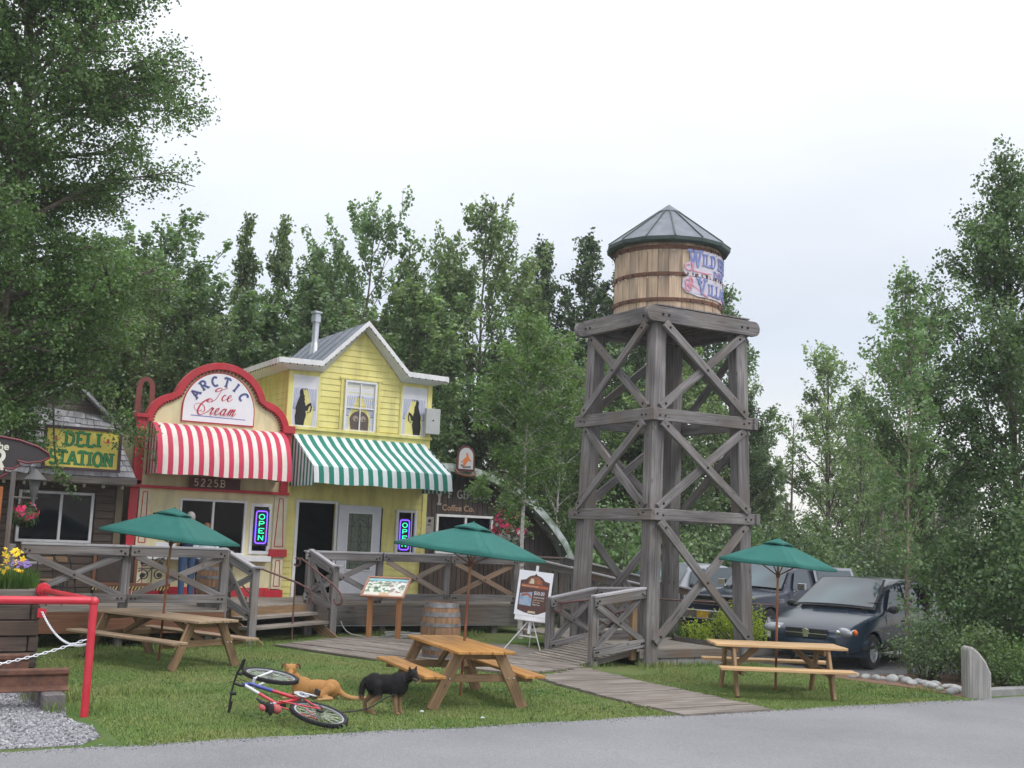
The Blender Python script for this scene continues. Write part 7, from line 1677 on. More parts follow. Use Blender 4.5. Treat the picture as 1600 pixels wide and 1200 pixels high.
for s in(-1,1):
    mb=MB(); Y=.90; quadpanel(mb,[(.78,s*.925,1.085),(-.18,s*.925,1.085),(-.18,s*.79,1.53),(.27,s*.79,1.53)],(0,s*.006,0)); part('side_window',mb,SIDEG,van)
    mb=MB(); quadpanel(mb,[(-.26,s*.928,1.085),(-1.28,s*.928,1.085),(-1.28,s*.795,1.56),(-.26,s*.795,1.555)],(0,s*.006,0)); part('side_window',mb,SIDEG,van)
    mb=MB(); quadpanel(mb,[(-1.36,s*.928,1.085),(-2.12,s*.91,1.09),(-2.05,s*.79,1.53),(-1.36,s*.795,1.555)],(0,s*.006,0)); part('side_window',mb,SIDEG,van)
    mb=MB(); mb.ell((2.185,s*.67,.685),(.10,.27,.095),16,10,M=Matrix.Rotation(-s*.62,4,'Z')); hl=part('headlight',mb,CLEARL,van,smooth=60)
    for rx_,ry_ in ((2.30,.60),(2.235,.76)): part('reflector',MB().ell((rx_,s*ry_,.69),(.012,.055,.043),10,7),CHROME,hl,smooth=60)
    mb=MB(); mb.ell((2.055,s*.835,.69),(.05,.085,.062),12,8,M=Matrix.Rotation(-s*.8,4,'Z')); part('indicator',mb,AMB,van)
    mb=MB(); mb.ell((.78,s*1.06,1.10),(.07,.11,.075),12,8); mb.beam((.80,s*.92,1.06),(.78,s*1.0,1.08),.05,.05); part('mirror',mb,PLAS,van,smooth=60)
    mb=MB(); mb.box((-.05,s*.985,.86),(.16,.03,.03)); mb.box((-1.15,s*.985,.86),(.16,.03,.03)); part('door_handle',mb,PLAS,van)
    mb=MB(); 
    for x in (.86,-.22,-1.34): mb.beam((x,s*.962,.36),(x,s*.952,1.02),.006,.008)
    mb.beam((2.0,s*.965,.42),(-2.2,s*.965,.42),.02,.06); part('door_seams',mb,BLACK,van)
mb=MB(); nose=lambda y,o:2.36+o-.62*abs(y/.95)**3.2
rows=[]
for z_,o_ in ((.22,-.12),(.24,.0),(.33,.045),(.44,.055),(.53,.035),(.57,-.05)): rows.append([Vector((nose(-.96+1.92*j/24,o_),(-.96+1.92*j/24)*(1.0+o_*.3),z_)) for j in range(25)])
mb.grid(rows); part('bumper',mb,VP,van,smooth=50)
mb=MB(); mb.box((2.41,0,.33),(.03,1.0,.10)); mb.box((2.22,.72,.33),(.05,.16,.08),rz=-.6); mb.box((2.22,-.72,.33),(.05,.16,.08),rz=.6); part('lower_grille',mb,BLACK,van,bevel=.01)
mb=MB(); mb.box((2.325,0,.64),(.06,.84,.17)); gr=part('grille',mb,BLACK,van,bevel=.01)
mb=MB(); mb.box((2.362,0,.635),(.02,.84,.022)); mb.prism([(-.05,-.075),(.05,-.075),(.065,.06),(0,.085),(-.065,.06)],.02,MAT((0,1,0),(0,0,1),(1,0,0),(2.355,0,.64))); part('grille_bar',mb,CHROME,gr,bevel=.003)
mb=MB(); 
for y in (-.45,.28): mb.tube([(1.13,y,1.12),(1.02,y+.30,1.19),(.94,y+.62,1.23)],.014,5)
mb.box((1.10,0,1.07),(.10,1.35,.02)); part('wipers',mb,BLACK,van)
# pickup truck with canopy
ht=heading(math.radians(44)); tf=Vector((math.cos(ht),math.sin(ht)));tl_=Vector((-tf.y,tf.x))
tr_st=[(2.62,.90,None,.86,.5),(2.58,1.02,None,.93,.5),(2.2,1.08,None,.95,.5),(1.5,1.12,None,.96,.5),(1.08,1.14,None,.96,.5),(.98,1.16,1.22,.96,.82),(.62,1.18,1.55,.965,.76),(.38,1.18,1.76,.965,.74),(-.2,1.18,1.80,.965,.745),(-1.0,1.18,1.80,.965,.745),(-1.9,1.18,1.80,.965,.76),(-2.6,1.18,1.76,.96,.76),(-2.78,1.16,1.66,.95,.74),(-2.82,1.05,1.30,.94,.72)]
tw0=Vector((19.0,20.5)); tcn=tw0-tf*1.75-tl_*.82
trk=vehicle('pickup_truck','dark navy pickup truck with a grey canopy parked behind the minivan and the tower',(tcn.x,tcn.y,0),ht,tr_st,TP,.42,0,(1.75,-1.75),.39,SKYG,.96,None)
mb=MB(); quadpanel(mb,[(1.0,-.80,1.20),(1.0,.80,1.20),(.42,.68,1.73),(.42,-.68,1.73)],(.03,0,.035),bulge=.05,bd=(.6,0,.5),nu=10,nv=6); part('windscreen',mb,SKYG,trk,smooth=60)
for s in(-1,1):
    mb=MB(); quadpanel(mb,[(.72,s*.93,1.22),(-.16,s*.93,1.22),(-.16,s*.80,1.68),(.42,s*.80,1.68)],(0,s*.006,0)); part('side_window',mb,SIDEG,trk)
    mb=MB(); quadpanel(mb,[(-.42,s*.95,1.20),(-2.5,s*.95,1.20),(-2.42,s*.80,1.74),(-.42,s*.80,1.76)],(0,s*.012,0)); part('canopy_side',mb,TP2,trk)
    mb=MB(); quadpanel(mb,[(-.55,s*.945,1.25),(-2.35,s*.945,1.25),(-2.3,s*.82,1.68),(-.55,s*.82,1.69)],(0,s*.022,0)); part('canopy_window',mb,SIDEG,trk)
    mb=MB(); mb.box((.62,s*1.12,1.30),(.08,.20,.15)); mb.tube([(.66,s*.94,1.18),(.64,s*1.08,1.24)],.015,6); mb.tube([(.66,s*.94,1.10),(.64,s*1.08,1.24)],.012,6); part('mirror',mb,CHROME,trk,bevel=.03,seg=2)
    mb=MB(); mb.box((2.60,s*.70,.92),(.06,.26,.18)); part('headlight',mb,CLEARL,trk,bevel=.015)
    mb=MB(); mb.beam((.92,s*.968,.5),(.9,s*.955,1.14),.006,.01); mb.beam((-.24,s*.968,.5),(-.24,s*.955,1.14),.006,.01); mb.box((-.08,s*.975,1.0),(.14,.03,.03)); part('door_seams',mb,BLACK,trk)
    mb=MB(); vs,fs=rawtext('2500',.09,None,MAT((-s*1.0,0,0),(0,0,1),(0,s,0),(1.42+(0 if s>0 else -.3),s*.982,.92)),ext=.003); mb.add(vs,fs); part('fender_badge',mb,CHROME,trk)
mb=MB(); mb.box((2.72,0,.60),(.18,1.86,.22)); part('bumper',mb,CHROME,trk,bevel=.03,seg=2)
mb=MB(); mb.box((2.62,0,.92),(.05,1.12,.22)); gr=part('grille',mb,BLACK,trk); mb=MB()
for z in (.83,.92,1.02): mb.box((2.652,0,z),(.02,1.14,.022))
mb.box((2.652,0,.92),(.02,.03,.2)); part('grille_bar',mb,CHROME,gr)
mb=MB(); mb.box((2.82,-.2,.60),(.01,.31,.155)); part('number_plate',mb,pmat('yellow_number_plate',(.62,.36,.03),.5),trk)
mb=MB()
for y in (-.45,.28): mb.tube([(1.06,y,1.22),(.92,y+.30,1.32),(.86,y+.55,1.37)],.009,5)
part('wipers',mb,BLACK,trk)
# third vehicle
hs=heading(math.radians(40)); sf=Vector((math.cos(hs),math.sin(hs)))
sv=vehicle('parked_suv','grey estate car partly hidden behind the tower legs and the navy pickup',(19.75,24.9,0),hs,[(2.25,.75,None,.80,.5),(2.2,.88,None,.88,.5),(1.6,.98,None,.92,.5),(1.05,1.03,None,.93,.5),(.95,1.05,1.12,.93,.8),(.5,1.06,1.48,.935,.73),(.2,1.06,1.66,.935,.72),(-.6,1.06,1.70,.94,.72),(-1.6,1.06,1.70,.94,.72),(-2.15,1.05,1.60,.92,.70),(-2.3,1.0,1.2,.9,.7)],TP2,.32,0,(1.45,-1.4),.35,SKYG,.93,None)
mb=MB(); quadpanel(mb,[(1.0,-.78,1.10),(1.0,.78,1.10),(.24,.66,1.64),(.24,-.66,1.64)],(.03,0,.035),bulge=.05,bd=(.6,0,.5),nu=10,nv=6); part('windscreen',mb,SKYG,sv,smooth=60)
for s in(-1,1):
    mb=MB(); quadpanel(mb,[(.68,s*.905,1.11),(-.3,s*.905,1.11),(-.3,s*.785,1.57),(.3,s*.785,1.57)],(0,s*.006,0)); part('side_window',mb,SIDEG,sv)
    mb=MB(); quadpanel(mb,[(-.4,s*.905,1.11),(-1.9,s*.905,1.11),(-1.8,s*.785,1.6),(-.4,s*.785,1.6)],(0,s*.006,0)); part('side_window',mb,SIDEG,sv)
    mb=MB(); mb.ell((.7,s*1.03,1.14),(.06,.1,.07),10,7); part('mirror',mb,PLAS,sv,smooth=60); mb=MB(); mb.box((2.22,s*.62,.72),(.06,.3,.14)); part('headlight',mb,CLEARL,sv,bevel=.02)
mb=MB(); mb.box((2.30,0,.45),(.16,1.7,.24)); part('bumper',mb,PLAS,sv,bevel=.03,seg=2)
# ---------------------------------------------------------------- vegetation
def leaves_mesh(name,cen,size,seed,mat,ratio=.62,droop=.35,jit=.35):
    r=np.random.default_rng(seed); n=len(cen); cen=np.asarray(cen,float)
    nrm=r.normal(size=(n,3)); nrm[:,2]=np.abs(nrm[:,2])*.8+.25; nrm/=np.linalg.norm(nrm,axis=1)[:,None]
    t=r.normal(size=(n,3)); t[:,2]-=droop; t-=nrm*np.sum(t*nrm,axis=1)[:,None]; t/=np.linalg.norm(t,axis=1)[:,None]+1e-9
    b=np.cross(nrm,t); s=size*(1+jit*r.uniform(-1,1,n))[:,None]; w_=s*ratio*.5
    v=np.empty((n,4,3)); v[:,0]=cen; v[:,1]=cen+t*s*.45+b*w_+nrm*s*.06; v[:,2]=cen+t*s; v[:,3]=cen+t*s*.45-b*w_+nrm*s*.06
    me=bpy.data.meshes.new(name); me.vertices.add(4*n); me.vertices.foreach_set('co',v.reshape(-1).astype(np.float32))
    me.loops.add(4*n); me.loops.foreach_set('vertex_index',np.arange(4*n,dtype=np.int32)); me.polygons.add(n)
    me.polygons.foreach_set('loop_start',np.arange(0,4*n,4,dtype=np.int32)); me.polygons.foreach_set('loop_total',np.full(n,4,dtype=np.int32)) if False else None
    me.materials.append(mat); me.update(calc_edges=True); me.validate(); return me
def tree_geo(seed,H,env,z0,nb,nleaf,ang=(30,55),spread=.16,tr=.10,droop=0.,sub=5,bark=None,lo_density=1.,upturn=.5,wob=.12,gap=0.):
    """returns trunk MB, leaf centres"""
    r=random.Random(seed); mb=MB(); C_=[]
    K=12; path=[]; dx=dy=0
    for i in range(K+1):
        dx+=r.uniform(-wob,wob)*H/60*3; dy+=r.uniform(-wob,wob)*H/60*3; path.append(Vector((dx*(i>0),dy*(i>0),H*i/K)))
    rad=[tr*(1-.93*(i/K)**.9)+.006 for i in range(K+1)]; path[0].z=-.1
    mb.tube(path,rad,8)
    at=lambda z:path[min(K-1,int(z/H*K))].lerp(path[min(K,int(z/H*K)+1)],z/H*K-min(K-1,int(z/H*K)))
    W=[]
    for k in range(nb):
        f=((k+r.random())/nb); z=z0+(H*.985-z0)*f
        if gap and r.random()<gap and f<.9: continue
        a=k*2.399+r.uniform(-.6,.6); R=env(z)*r.uniform(.6,1.12); th=math.radians(r.uniform(*ang))*(1-.35*f)
        if R<.12: R=.12
        p=at(z); d=Vector((math.cos(a),math.sin(a),0)); L_=R/max(.35,math.sin(th)); pts=[p]; q=p.copy(); n=7
        for i in range(n):
            t=(i+1)/n; el=th*(1-upturn*.35*t)+droop*t*t*1.4
            q=q+(d*math.sin(el)+Vector((0,0,math.cos(el))))*L_/n+Vector((r.uniform(-1,1),r.uniform(-1,1),r.uniform(-.6,.6)))*.03*L_; pts.append(q.copy())
        br=max(.008,tr*.32*(1-f*.7)); mb.tube(pts,[br*(1-.85*i/n)+.003 for i in range(n+1)],5)
        W.append((pts,L_,1.0))
        for j in range(sub):
            i=r.randint(2,n-1); s=pts[i]; a2=a+r.uniform(-1.3,1.3); l2=L_*r.uniform(.25,.5)*(1-.4*i/n); e2=th+r.uniform(-.3,.5)+droop*.9; dd=Vector((math.cos(a2)*math.sin(e2),math.sin(a2)*math.sin(e2),math.cos(e2)))
            sp=[s+dd*l2*u/4+Vector((0,0,-droop*.25*l2*(u/4)**2)) for u in range(5)]; mb.tube(sp,[br*.4*(1-.7*u/4)+.002 for u in range(5)],4); W.append((sp,l2*1.2,1.3))
    # leader
    W.append(([path[K-2],path[K-1],path[K]],H*.14,1.3))
    tot=sum(w[1]*w[2] for w in W)
    rg=np.random.default_rng(seed)
    for pts,L_,wt in W:
        n=int(nleaf*L_*wt/tot); 
        if n<1: continue
        P=np.array([tuple(p) for p in pts]); t=rg.beta(1.6,1.05,n)*(len(P)-1); i=np.minimum(t.astype(int),len(P)-2); u=(t-i)[:,None]
        c=P[i]*(1-u)+P[i+1]*u
        # clumpy offsets
        nc=max(2,int(n/22)); cl=rg.normal(size=(nc,3))*spread; idx=np.clip((t/(len(P)-1)*nc).astype(int),0,nc-1)
        c=c+cl[idx]*.9+rg.normal(size=(n,3))*spread*.5; C_.append(c)
    return mb,np.concatenate(C_)
BARKG=pmat('grey_brown_bark',(.17,.14,.12),.9,(.08,.065,.055),scale=7,bump=.6,stretch=(2,2,.5)); BARKB=pmat('pale_birch_bark',(.55,.52,.50),.8,(.18,.14,.12),scale=9,lo=.36,hi=.5,bump=.3,stretch=(1,1,2.2))
BARKT=pmat('tan_birch_bark',(.30,.24,.18),.85,(.14,.11,.09),scale=8,bump=.3)
LM1=leafmat('poplar_leaves',(.09,.16,.075),(.21,.31,.145)); LM2=leafmat('dark_poplar_leaves',(.048,.092,.042),(.135,.20,.09)); LM3=leafmat('birch_leaves',(.065,.135,.050),(.19,.29,.11)); LM4=leafmat('fresh_birch_leaves',(.07,.14,.04),(.17,.26,.09)); LM5=leafmat('olive_poplar_leaves',(.10,.16,.07),(.23,.30,.14)); LM6=leafmat('yellow_green_leaves',(.25,.34,.03),(.45,.52,.07))
def tree(name,label,cat,loc,geo,leaf,size,mat,bark,group=None,ratio=.62,rz=0,seed=1,droop=.35):
    o=thing(name,label,cat,loc,rz,group=group,local=True); mb,cen=geo
    part('trunk',mb,bark,o,smooth=60); part('crown',leaves_mesh('crown',cen,size,seed,mat,ratio,droop),None,o); return o
def envp(H,R,peak=.35,z0=1.,p=1.0):
    def e(z):
        f=max(0,min(1,(z-z0)/(H-z0))); return R*((f/peak)**.6 if f<peak else max(.06,1-((f-peak)/(1-peak))**p*.95))
    return e
protos=[]
specs=[ # H,R,z0,nb,nleaf,ang,mat,spread,size,gap
 (13,2.1,1.5,42,12500,(26,50),LM1,.145,.15,.10),(13,1.7,1.2,38,10500,(22,44),LM5,.13,.145,.14),(12,2.3,1.0,44,13000,(32,58),LM1,.16,.15,.10),(13,1.9,.8,60,17000,(30,52),LM2,.15,.13,.06),(11,2.2,.8,50,13500,(34,60),LM2,.16,.13,.08),(9.5,2.3,.6,42,10500,(30,64),LM5,.15,.12,.18),
 (13,2.5,1.2,30,9000,(26,46),LM1,.13,.15,.08),(13,2.4,1.0,38,12500,(24,44),LM5,.14,.15,.06)]
for i,(H,R,z0,nb,nl,an,mt,sp,sz,gp_) in enumerate(specs):
    protos.append((H,tree_geo(11+i,H,envp(H,R,(.30,.3,.3,.35,.35,.45,.5,.45)[i],z0,(.85,.8,1.1,1.,1.,.85,1.3,1.2)[i]),z0,nb,nl,an,sp,.13,sub=5,gap=gp_),sz,mt))
meshes=[]
for i,(H,geo,sz,mt) in enumerate(protos):
    mb,cen=geo; meshes.append((H,mesh_of(mb,'trunk',BARKG,60),leaves_mesh('crown',cen,sz,50+i,mt,.72)))
def put(k,loc,top,label,group,rz=None,wide=1.,name='poplar_tree',cat='tree',crown=None):
    H,tm,cm=meshes[k]; s=top/H; o=thing(name,label,cat,loc,rnd.uniform(0,6.28) if rz is None else rz,group=group,local=True); o.scale=(s*wide,s*wide,s)
    part('trunk',tm,None,o); part('crown',cm if crown is None else crown,None,o); return o
SK=[ # k,x,y,top,label,wide
 (0,8.3,36.8,10.7,'shorter poplar top just right of the big left birch, above the arched red sign',1.0),
 (1,11.0,37.5,12.6,'narrow spiry poplar, left one of the twin spires above the red arch',.72),
 (1,12.3,37.2,12.6,'narrow spiry poplar, right one of the twin spires left of the metal flue',.75),
 (2,13.4,36.3,11.7,'round topped poplar directly above the metal flue',.9),
 (6,14.0,33.5,12.2,'airy leaning poplar with open top behind the yellow gable',.92),
 (1,15.9,34.2,11.2,'forked poplar with a side shoot right of the yellow gable peak',1.0),
 (2,16.2,32.3,10.9,'bushy middle poplar between the yellow gable and the tallest centre tree',.85),
 (7,17.2,31.7,12.4,'tallest centre poplar with a heavy pointed crown',.85),
 (1,18.6,31.6,11.2,'poplar leaning against the right flank of the tallest centre tree',1.0),
 (3,22.0,35.5,13.0,'dark dense poplar, left of the pair behind the tank',.8),
 (3,23.4,35.0,13.3,'dark dense poplar close behind the left side of the tank',1.0),
 (4,24.8,34.0,12.6,'dark poplar hidden mostly by the water tank',.95),
 (4,27.7,32.6,11.6,'dark poplar whose branch tips stick out right of the tank',.95),
 (5,32.6,32.0,9.6,'bushy conical poplar standing alone right of the tower',1.0),
 (5,30.9,34.6,8.6,'thin half bare poplar just right of the tower top',.7),
 (5,35.0,32.5,8.0,'low rounded tree between the lone conical poplar and the right hand birch',.8),
]
for k,x,y,top,lab,wd in SK: put(k,(x,y,0),top,lab,'poplars along the skyline',wide=wd)
r_=random.Random(21)
def row(n,x0,x1,y0,y1,h0,h1,ks,label,group):
    for i in range(n):
        x=x0+(x1-x0)*(i+r_.uniform(.1,.9))/n; put(r_.choice(ks),(x,r_.uniform(y0,y1),0),r_.uniform(h0,h1),label,group,wide=r_.uniform(.95,1.35))
row(16,1,22,31,35,8.2,9.6,(0,2,3,7,2),'leafy poplar in the dense middle row behind the shops','poplars in the dense row behind the shops')
row(12,5,24,38,44,9.6,12.2,(0,6,2,7,3),'poplar in the far row behind the shops','poplars in the far row')
row(9,20,29,30,37,7.0,9.5,(3,4,3,5),'dark poplar in the stand behind the water tower','dark poplars behind the water tower')
row(15,29,50,36,44,5.6,7.6,(5,5,4,1),'airy tree in the bright gap right of the tower','airy trees right of the tower')
row(8,38,56,30,40,6.2,8.5,(5,4,3),'tree in the thicket behind the right hand birches','trees behind the right hand birches')
row(8,-9,2,29,36,10,13,(0,2,3),'tall poplar behind the big left birch','poplars behind the left birch')
# bare leaning stems in the bright gap
for k,(x,y,h,lx) in enumerate(((30.0,33.5,7.6,.2),(30.6,34,8.2,-.1),(34.6,31.6,5.6,1.3),(36.2,31.2,5.2,-.9),(37.0,31.0,4.6,.9),(31.8,33,7.2,.15))):
    mb=MB(); mb.tube(cr_spline([(x,y,0),(x+lx*.3,y,h*.4),(x+lx*.7,y,h*.75),(x+lx,y,h)],4),[.07-.06*i/12 for i in range(13)],6)
    rb=random.Random(k)
    for q in range(26):
        z=h*(.25+.72*rb.random()); xx=x+lx*z/h; a=rb.uniform(0,6.28); l=.25+.9*(1-z/h)*rb.random(); mb.tube([(xx,y,z),(xx+l*.5*math.cos(a),y+l*.5*math.sin(a),z+l*.55),(xx+l*.75*math.cos(a),y+l*.75*math.sin(a),z+l*1.2)],[.012,.008,.004],4)
    o=thing('bare_tree','thin bare leafless stem among the trees right of the tower','tree',(x,y,0),group='bare stems right of the tower'); part('trunk',mb,pmat('pale_grey_twig_bark',(.26,.22,.19),.9) if k==0 else bpy.data.materials['pale_grey_twig_bark'],o)
# understorey shrubs
def bush_geo(seed,R,H,n,spread=.09,stems=26):
    r=random.Random(seed); mb=MB(); rg=np.random.default_rng(seed); C_=[]
    for k in range(stems):
        a=r.uniform(0,6.28); q=math.sqrt(r.random()); tx,ty=R*q*math.cos(a),R*q*math.sin(a); tz=H*(1-.55*q*q)*r.uniform(.75,1.08)
        p=[Vector((tx*.15,ty*.15,0)),Vector((tx*.5,ty*.5,tz*.45)),Vector((tx*.85,ty*.85,tz*.8)),Vector((tx,ty,tz))]; mb.tube(p,[.014,.010,.006,.003],4)
        m=n//stems; P=np.array([tuple(v) for v in p]); t=rg.beta(2,1.,m)*3; i=np.minimum(t.astype(int),2); u=(t-i)[:,None]; C_.append(P[i]*(1-u)+P[i+1]*u+rg.normal(size=(m,3))*spread*(1+t[:,None]*.25))
    c=np.concatenate(C_); c[:,2]=np.maximum(c[:,2],.02); return mb,c
BSH=[]
for i,(mt,sz) in enumerate(((LM1,.085),(LM2,.085),(LM5,.08))):
    mb,c=bush_geo(70+i,1.3,1.9,4200,.13,30); BSH.append((mesh_of(mb,'stems',BARKG),leaves_mesh('foliage',c,sz,80+i,mt,.7)))
def putb(k,loc,s,label,group=None,rz=0,sz_=1.):
    o=thing('shrub',label,'shrub',loc,rz,group=group,local=True); o.scale=(s,s,s*sz_); part('stems',BSH[k][0],None,o); part('foliage',BSH[k][1],None,o); return o
for i in range(34):
    x=13.5+i*1.05+r_.uniform(-.4,.4); y=28.0+r_.uniform(-.8,2.2)+max(0,(x-24))*.25; putb(r_.choice((0,1,1,2)),(x,y,0),r_.uniform(1.1,1.75),'leafy undergrowth shrub under the background trees','shrubs under the background trees',r_.uniform(0,6))
for i in range(16):
    x=30+i*1.6+r_.uniform(-.4,.4); putb(r_.choice((0,2,1)),(x,33+r_.uniform(0,2.5)-i*.25,0),r_.uniform(1.2,1.7),'leafy undergrowth shrub beyond the parked vehicles','shrubs beyond the parked vehicles',r_.uniform(0,6))
# --- big left birch
def envbig(z):
    pts=[(3.4,1.4),(4.4,2.6),(5.6,2.6),(6.8,2.1),(8.0,3.0),(9.2,3.2),(10.4,2.7),(12,3.0),(14,2.7),(16.5,.5)]
    for (a,b),(c,d) in zip(pts,pts[1:]):
        if a<=z<=c: return b+(d-b)*(z-a)/(c-a)
    return .4
g=tree_geo(5,16.5,envbig,3.4,130,270000,(50,85),.20,.20,droop=.30,sub=10,upturn=.3)
c=g[1]; keep=(c[:,0]*.864-c[:,1]*.503>-2.6)|(np.random.default_rng(1).random(len(c))<.35)
tree('birch_tree','huge leafy birch filling the upper left corner above the deli','tree',(2.1,21.6,0),(g[0],c[keep]),.06,.066,LM3,BARKG,ratio=.72,rz=.0,seed=3)
g=tree_geo(8,15.5,envp(15.5,3.4,.5,3.0,.8),3.0,80,80000,(45,75),.27,.2,droop=.2,sub=8)
tree('birch_tree','second tall birch behind the big left one, at the left edge','tree',(-.8,25.5,0),g,.06,.095,LM3,BARKG,ratio=.72,seed=4)
# low drooping sprays over the deli sign and the red pillar
for k,(p,lab) in enumerate((((4.9,24.2,4.25),'drooping birch spray hanging in front of the red pillar of the ice cream shop'),((3.75,24.1,3.25),'drooping birch spray across the lower left of the deli sign'),((2.9,24.0,4.0),'drooping birch spray over the left of the shingle roof'))):
    mb=MB(); rb=random.Random(40+k); rg=np.random.default_rng(40+k); base=Vector((3.1,23.2,5.9)); end=Vector(p); mid=base.lerp(end,.55)+Vector((0,0,.45)); P=cr_spline([base,mid,end,end+Vector((.45,0,-.35))],6); mb.tube(P,[.03*(1-i/len(P))+.004 for i in range(len(P))],5); C_=[]
    for q in range((26,8,20)[k]):
        s=P[rb.randint(7,len(P)-1)]; e=s+Vector((rb.uniform(-.35,.45),rb.uniform(-.3,.3),rb.uniform(-.5,.15))); mb.tube([s,e],[.006,.002],4); m=38; t=rg.random((m,1)); C_.append(np.array(s)*(1-t)+np.array(e)*t+rg.normal(size=(m,3))*.06)
    o=thing('birch_spray',lab,'branch',tuple(base)); part('twigs',mb,BARKG,o); part('leaves',leaves_mesh('leaves',np.concatenate(C_),.07,60+k,LM3,.72),None,o)
mb=MB(); rb=random.Random(77); rg=np.random.default_rng(77); C_=[]
for base,end in (((13.3,22.3,3.9),(14.1,24.2,3.1)),((13.3,22.3,3.5),(13.2,24.0,3.45)),((13.3,22.3,3.6),(13.9,23.6,2.75))):
    P=cr_spline([Vector(base),Vector(base).lerp(Vector(end),.5)+Vector((0,0,.25)),Vector(end),Vector(end)+Vector((.25,.1,-.2))],6); mb.tube(P,[.018*(1-i/len(P))+.003 for i in range(len(P))],5)
    for q in range(20):
        s=P[rb.randint(8,len(P)-1)]; e=s+Vector((rb.uniform(-.35,.35),rb.uniform(-.3,.3),rb.uniform(-.35,.1))); mb.tube([s,e],[.005,.002],4); t=rg.random((34,1)); C_.append(np.array(s)*(1-t)+np.array(e)*t+rg.normal(size=(34,3))*.06)
o=thing('birch_spray','leafy birch twigs reaching across the coffee shop lettering','branch',(13.3,22.3,3.7)); part('twigs',mb,BARKB,o); part('leaves',leaves_mesh('leaves',np.concatenate(C_),.075,78,LM4,.7),None,o)
# --- young birch in front of the coffee shop
def envy(z):
    pts=[(2.8,.3),(3.3,.6),(3.9,1.15),(4.6,1.3),(5.6,1.0),(6.4,.55),(7.9,.1)]
    for (a,b),(c_,d) in zip(pts,pts[1:]):
        if a<=z<=c_: return b+(d-b)*(z-a)/(c_-a)
    return .1
g=tree_geo(31,6.9,envy,2.9,42,10500,(45,75),.12,.055,droop=.30,sub=6,wob=.05)
tree('young_birch','slim white-stemmed young birch in front of the coffee shop arch','tree',(13.35,22.15,0),g,.06,.085,LM4,BARKB,ratio=.7,seed=6)
g=tree_geo(33,6.8,envp(6.8,1.9,.45,1.2,.9),1.2,40,13000,(40,70),.13,.05,droop=.15,sub=5)
tree('young_birch','fresh green young tree behind the coffee shop arch, just left of the tower','tree',(17.9,28.0,0),g,.06,.085,LM4,BARKB,ratio=.7,seed=9)
# --- right hand trees
g=tree_geo(41,7.6,envp(7.6,1.15,.40,1.2,.85),1.0,38,6000,(28,48),.10,.036,sub=5,gap=.12)
tree('slender_birch','slender sparse birch with thin top twigs left of the right hand trees','tree',(17.35,14.9,0),g,.06,.08,LM1,BARKT,ratio=.72,seed=11)
g=tree_geo(45,10.4,envp(10.4,2.1,.35,1.4,.85),1.0,62,40000,(35,62),.145,.11,sub=8,gap=.1)
tree('poplar_tree','tall dark leafy poplar at the right edge of the photo','tree',(20.3,14.7,0),g,.06,.075,LM2,BARKG,ratio=.75,seed=12)
g=tree_geo(47,7.2,envp(7.2,1.8,.42,1.2,.9),.8,42,17000,(35,62),.14,.09,sub=7,gap=.14)
tree('poplar_tree','mid height poplar between the slender birch and the right edge tree','tree',(19.8,16.6,0),g,.06,.075,LM2,BARKG,ratio=.75,seed=13)
mb,c=bush_geo(91,1.7,3.7,26000,.13,56)
o=thing('leafy_thicket','tall dark leafy thicket behind the slanted timber post','shrub',(19.2,13.9,0),local=True); part('stems',mb,BARKG,o); part('foliage',leaves_mesh('foliage',c,.075,92,LM2,.75),None,o)
mb,c=bush_geo(93,1.5,3.2,20000,.13,50)
o=thing('leafy_thicket','dark leafy thicket at the right edge beyond the kerb','shrub',(21.6,13.4,0),local=True); part('stems',mb,BARKG,o); part('foliage',leaves_mesh('foliage',c,.075,94,LM2,.75),None,o)
for k,(x,y,R,H,n,mt,lab) in enumerate(((16.95,14.2,.72,1.15,3600,LM1,'low green shrub half hiding the minivan wheel'),(17.35,13.45,.75,1.0,3600,LM5,'olive shrub behind the pile of round stones'),(17.15,12.75,.5,.75,2000,LM4,'bright green shrub just left of the slanted timber post'),(17.9,12.75,.8,1.05,3600,LM4,'bright green shrub right of the slanted timber post'),(18.3,14.3,.9,1.5,3600,LM1,'taller shrub in front of the minivan door'))):
    mb,c=bush_geo(100+k,R,H,n,.07,24); o=thing('garden_shrub',lab,'shrub',(x,y,0),local=True); part('stems',mb,BARKG,o); part('foliage',leaves_mesh('foliage',c,.06,110+k,mt,.55),None,o)
for k,(x,y,R,H,n,lab) in enumerate(((16.35,18.35,.62,1.0,3400,'bright yellow green shrub beside the right tower leg'),(15.65,18.9,.35,.62,1300,'small yellow green shrub in front of the pickup number plate'))):
    mb,c=bush_geo(120+k,R,H,n,.06,22); o=thing('yellow_shrub',lab,'shrub',(x,y,.05),local=True); part('stems',mb,BARKG,o); part('foliage',leaves_mesh('foliage',c,.055,130+k,LM6,.6),None,o)
mb=blades(900,15.35,19.4,.05,.5,.45,.5,8,wd=.012,lean=.8); solo('daylily_clump',mb,LFG,'clump of arching green daylily leaves in the bed behind the tower platform','plant')
mb=blades(420,15.9,17.75,.05,.7,.3,.35,9,wd=.010,lean=.8); solo('daylily_clump',mb,LFG,'low grassy clump at the foot of the right tower leg','plant')
mb=MB(); mb.lathe([(.0,.05),(.10,.05),(.12,.25),(.11,.26),(.0,.24)],n=14,c=(16.0,19.6,0)); flowers(mb,14,16.0,19.6,.40,.14,.12,.06,.05,12,1)
solo('flower_pot',mb,[pmat('terracotta',(.40,.15,.06),.7),YF],'small orange pot of flowers in the bed by the pickup','plant pot')
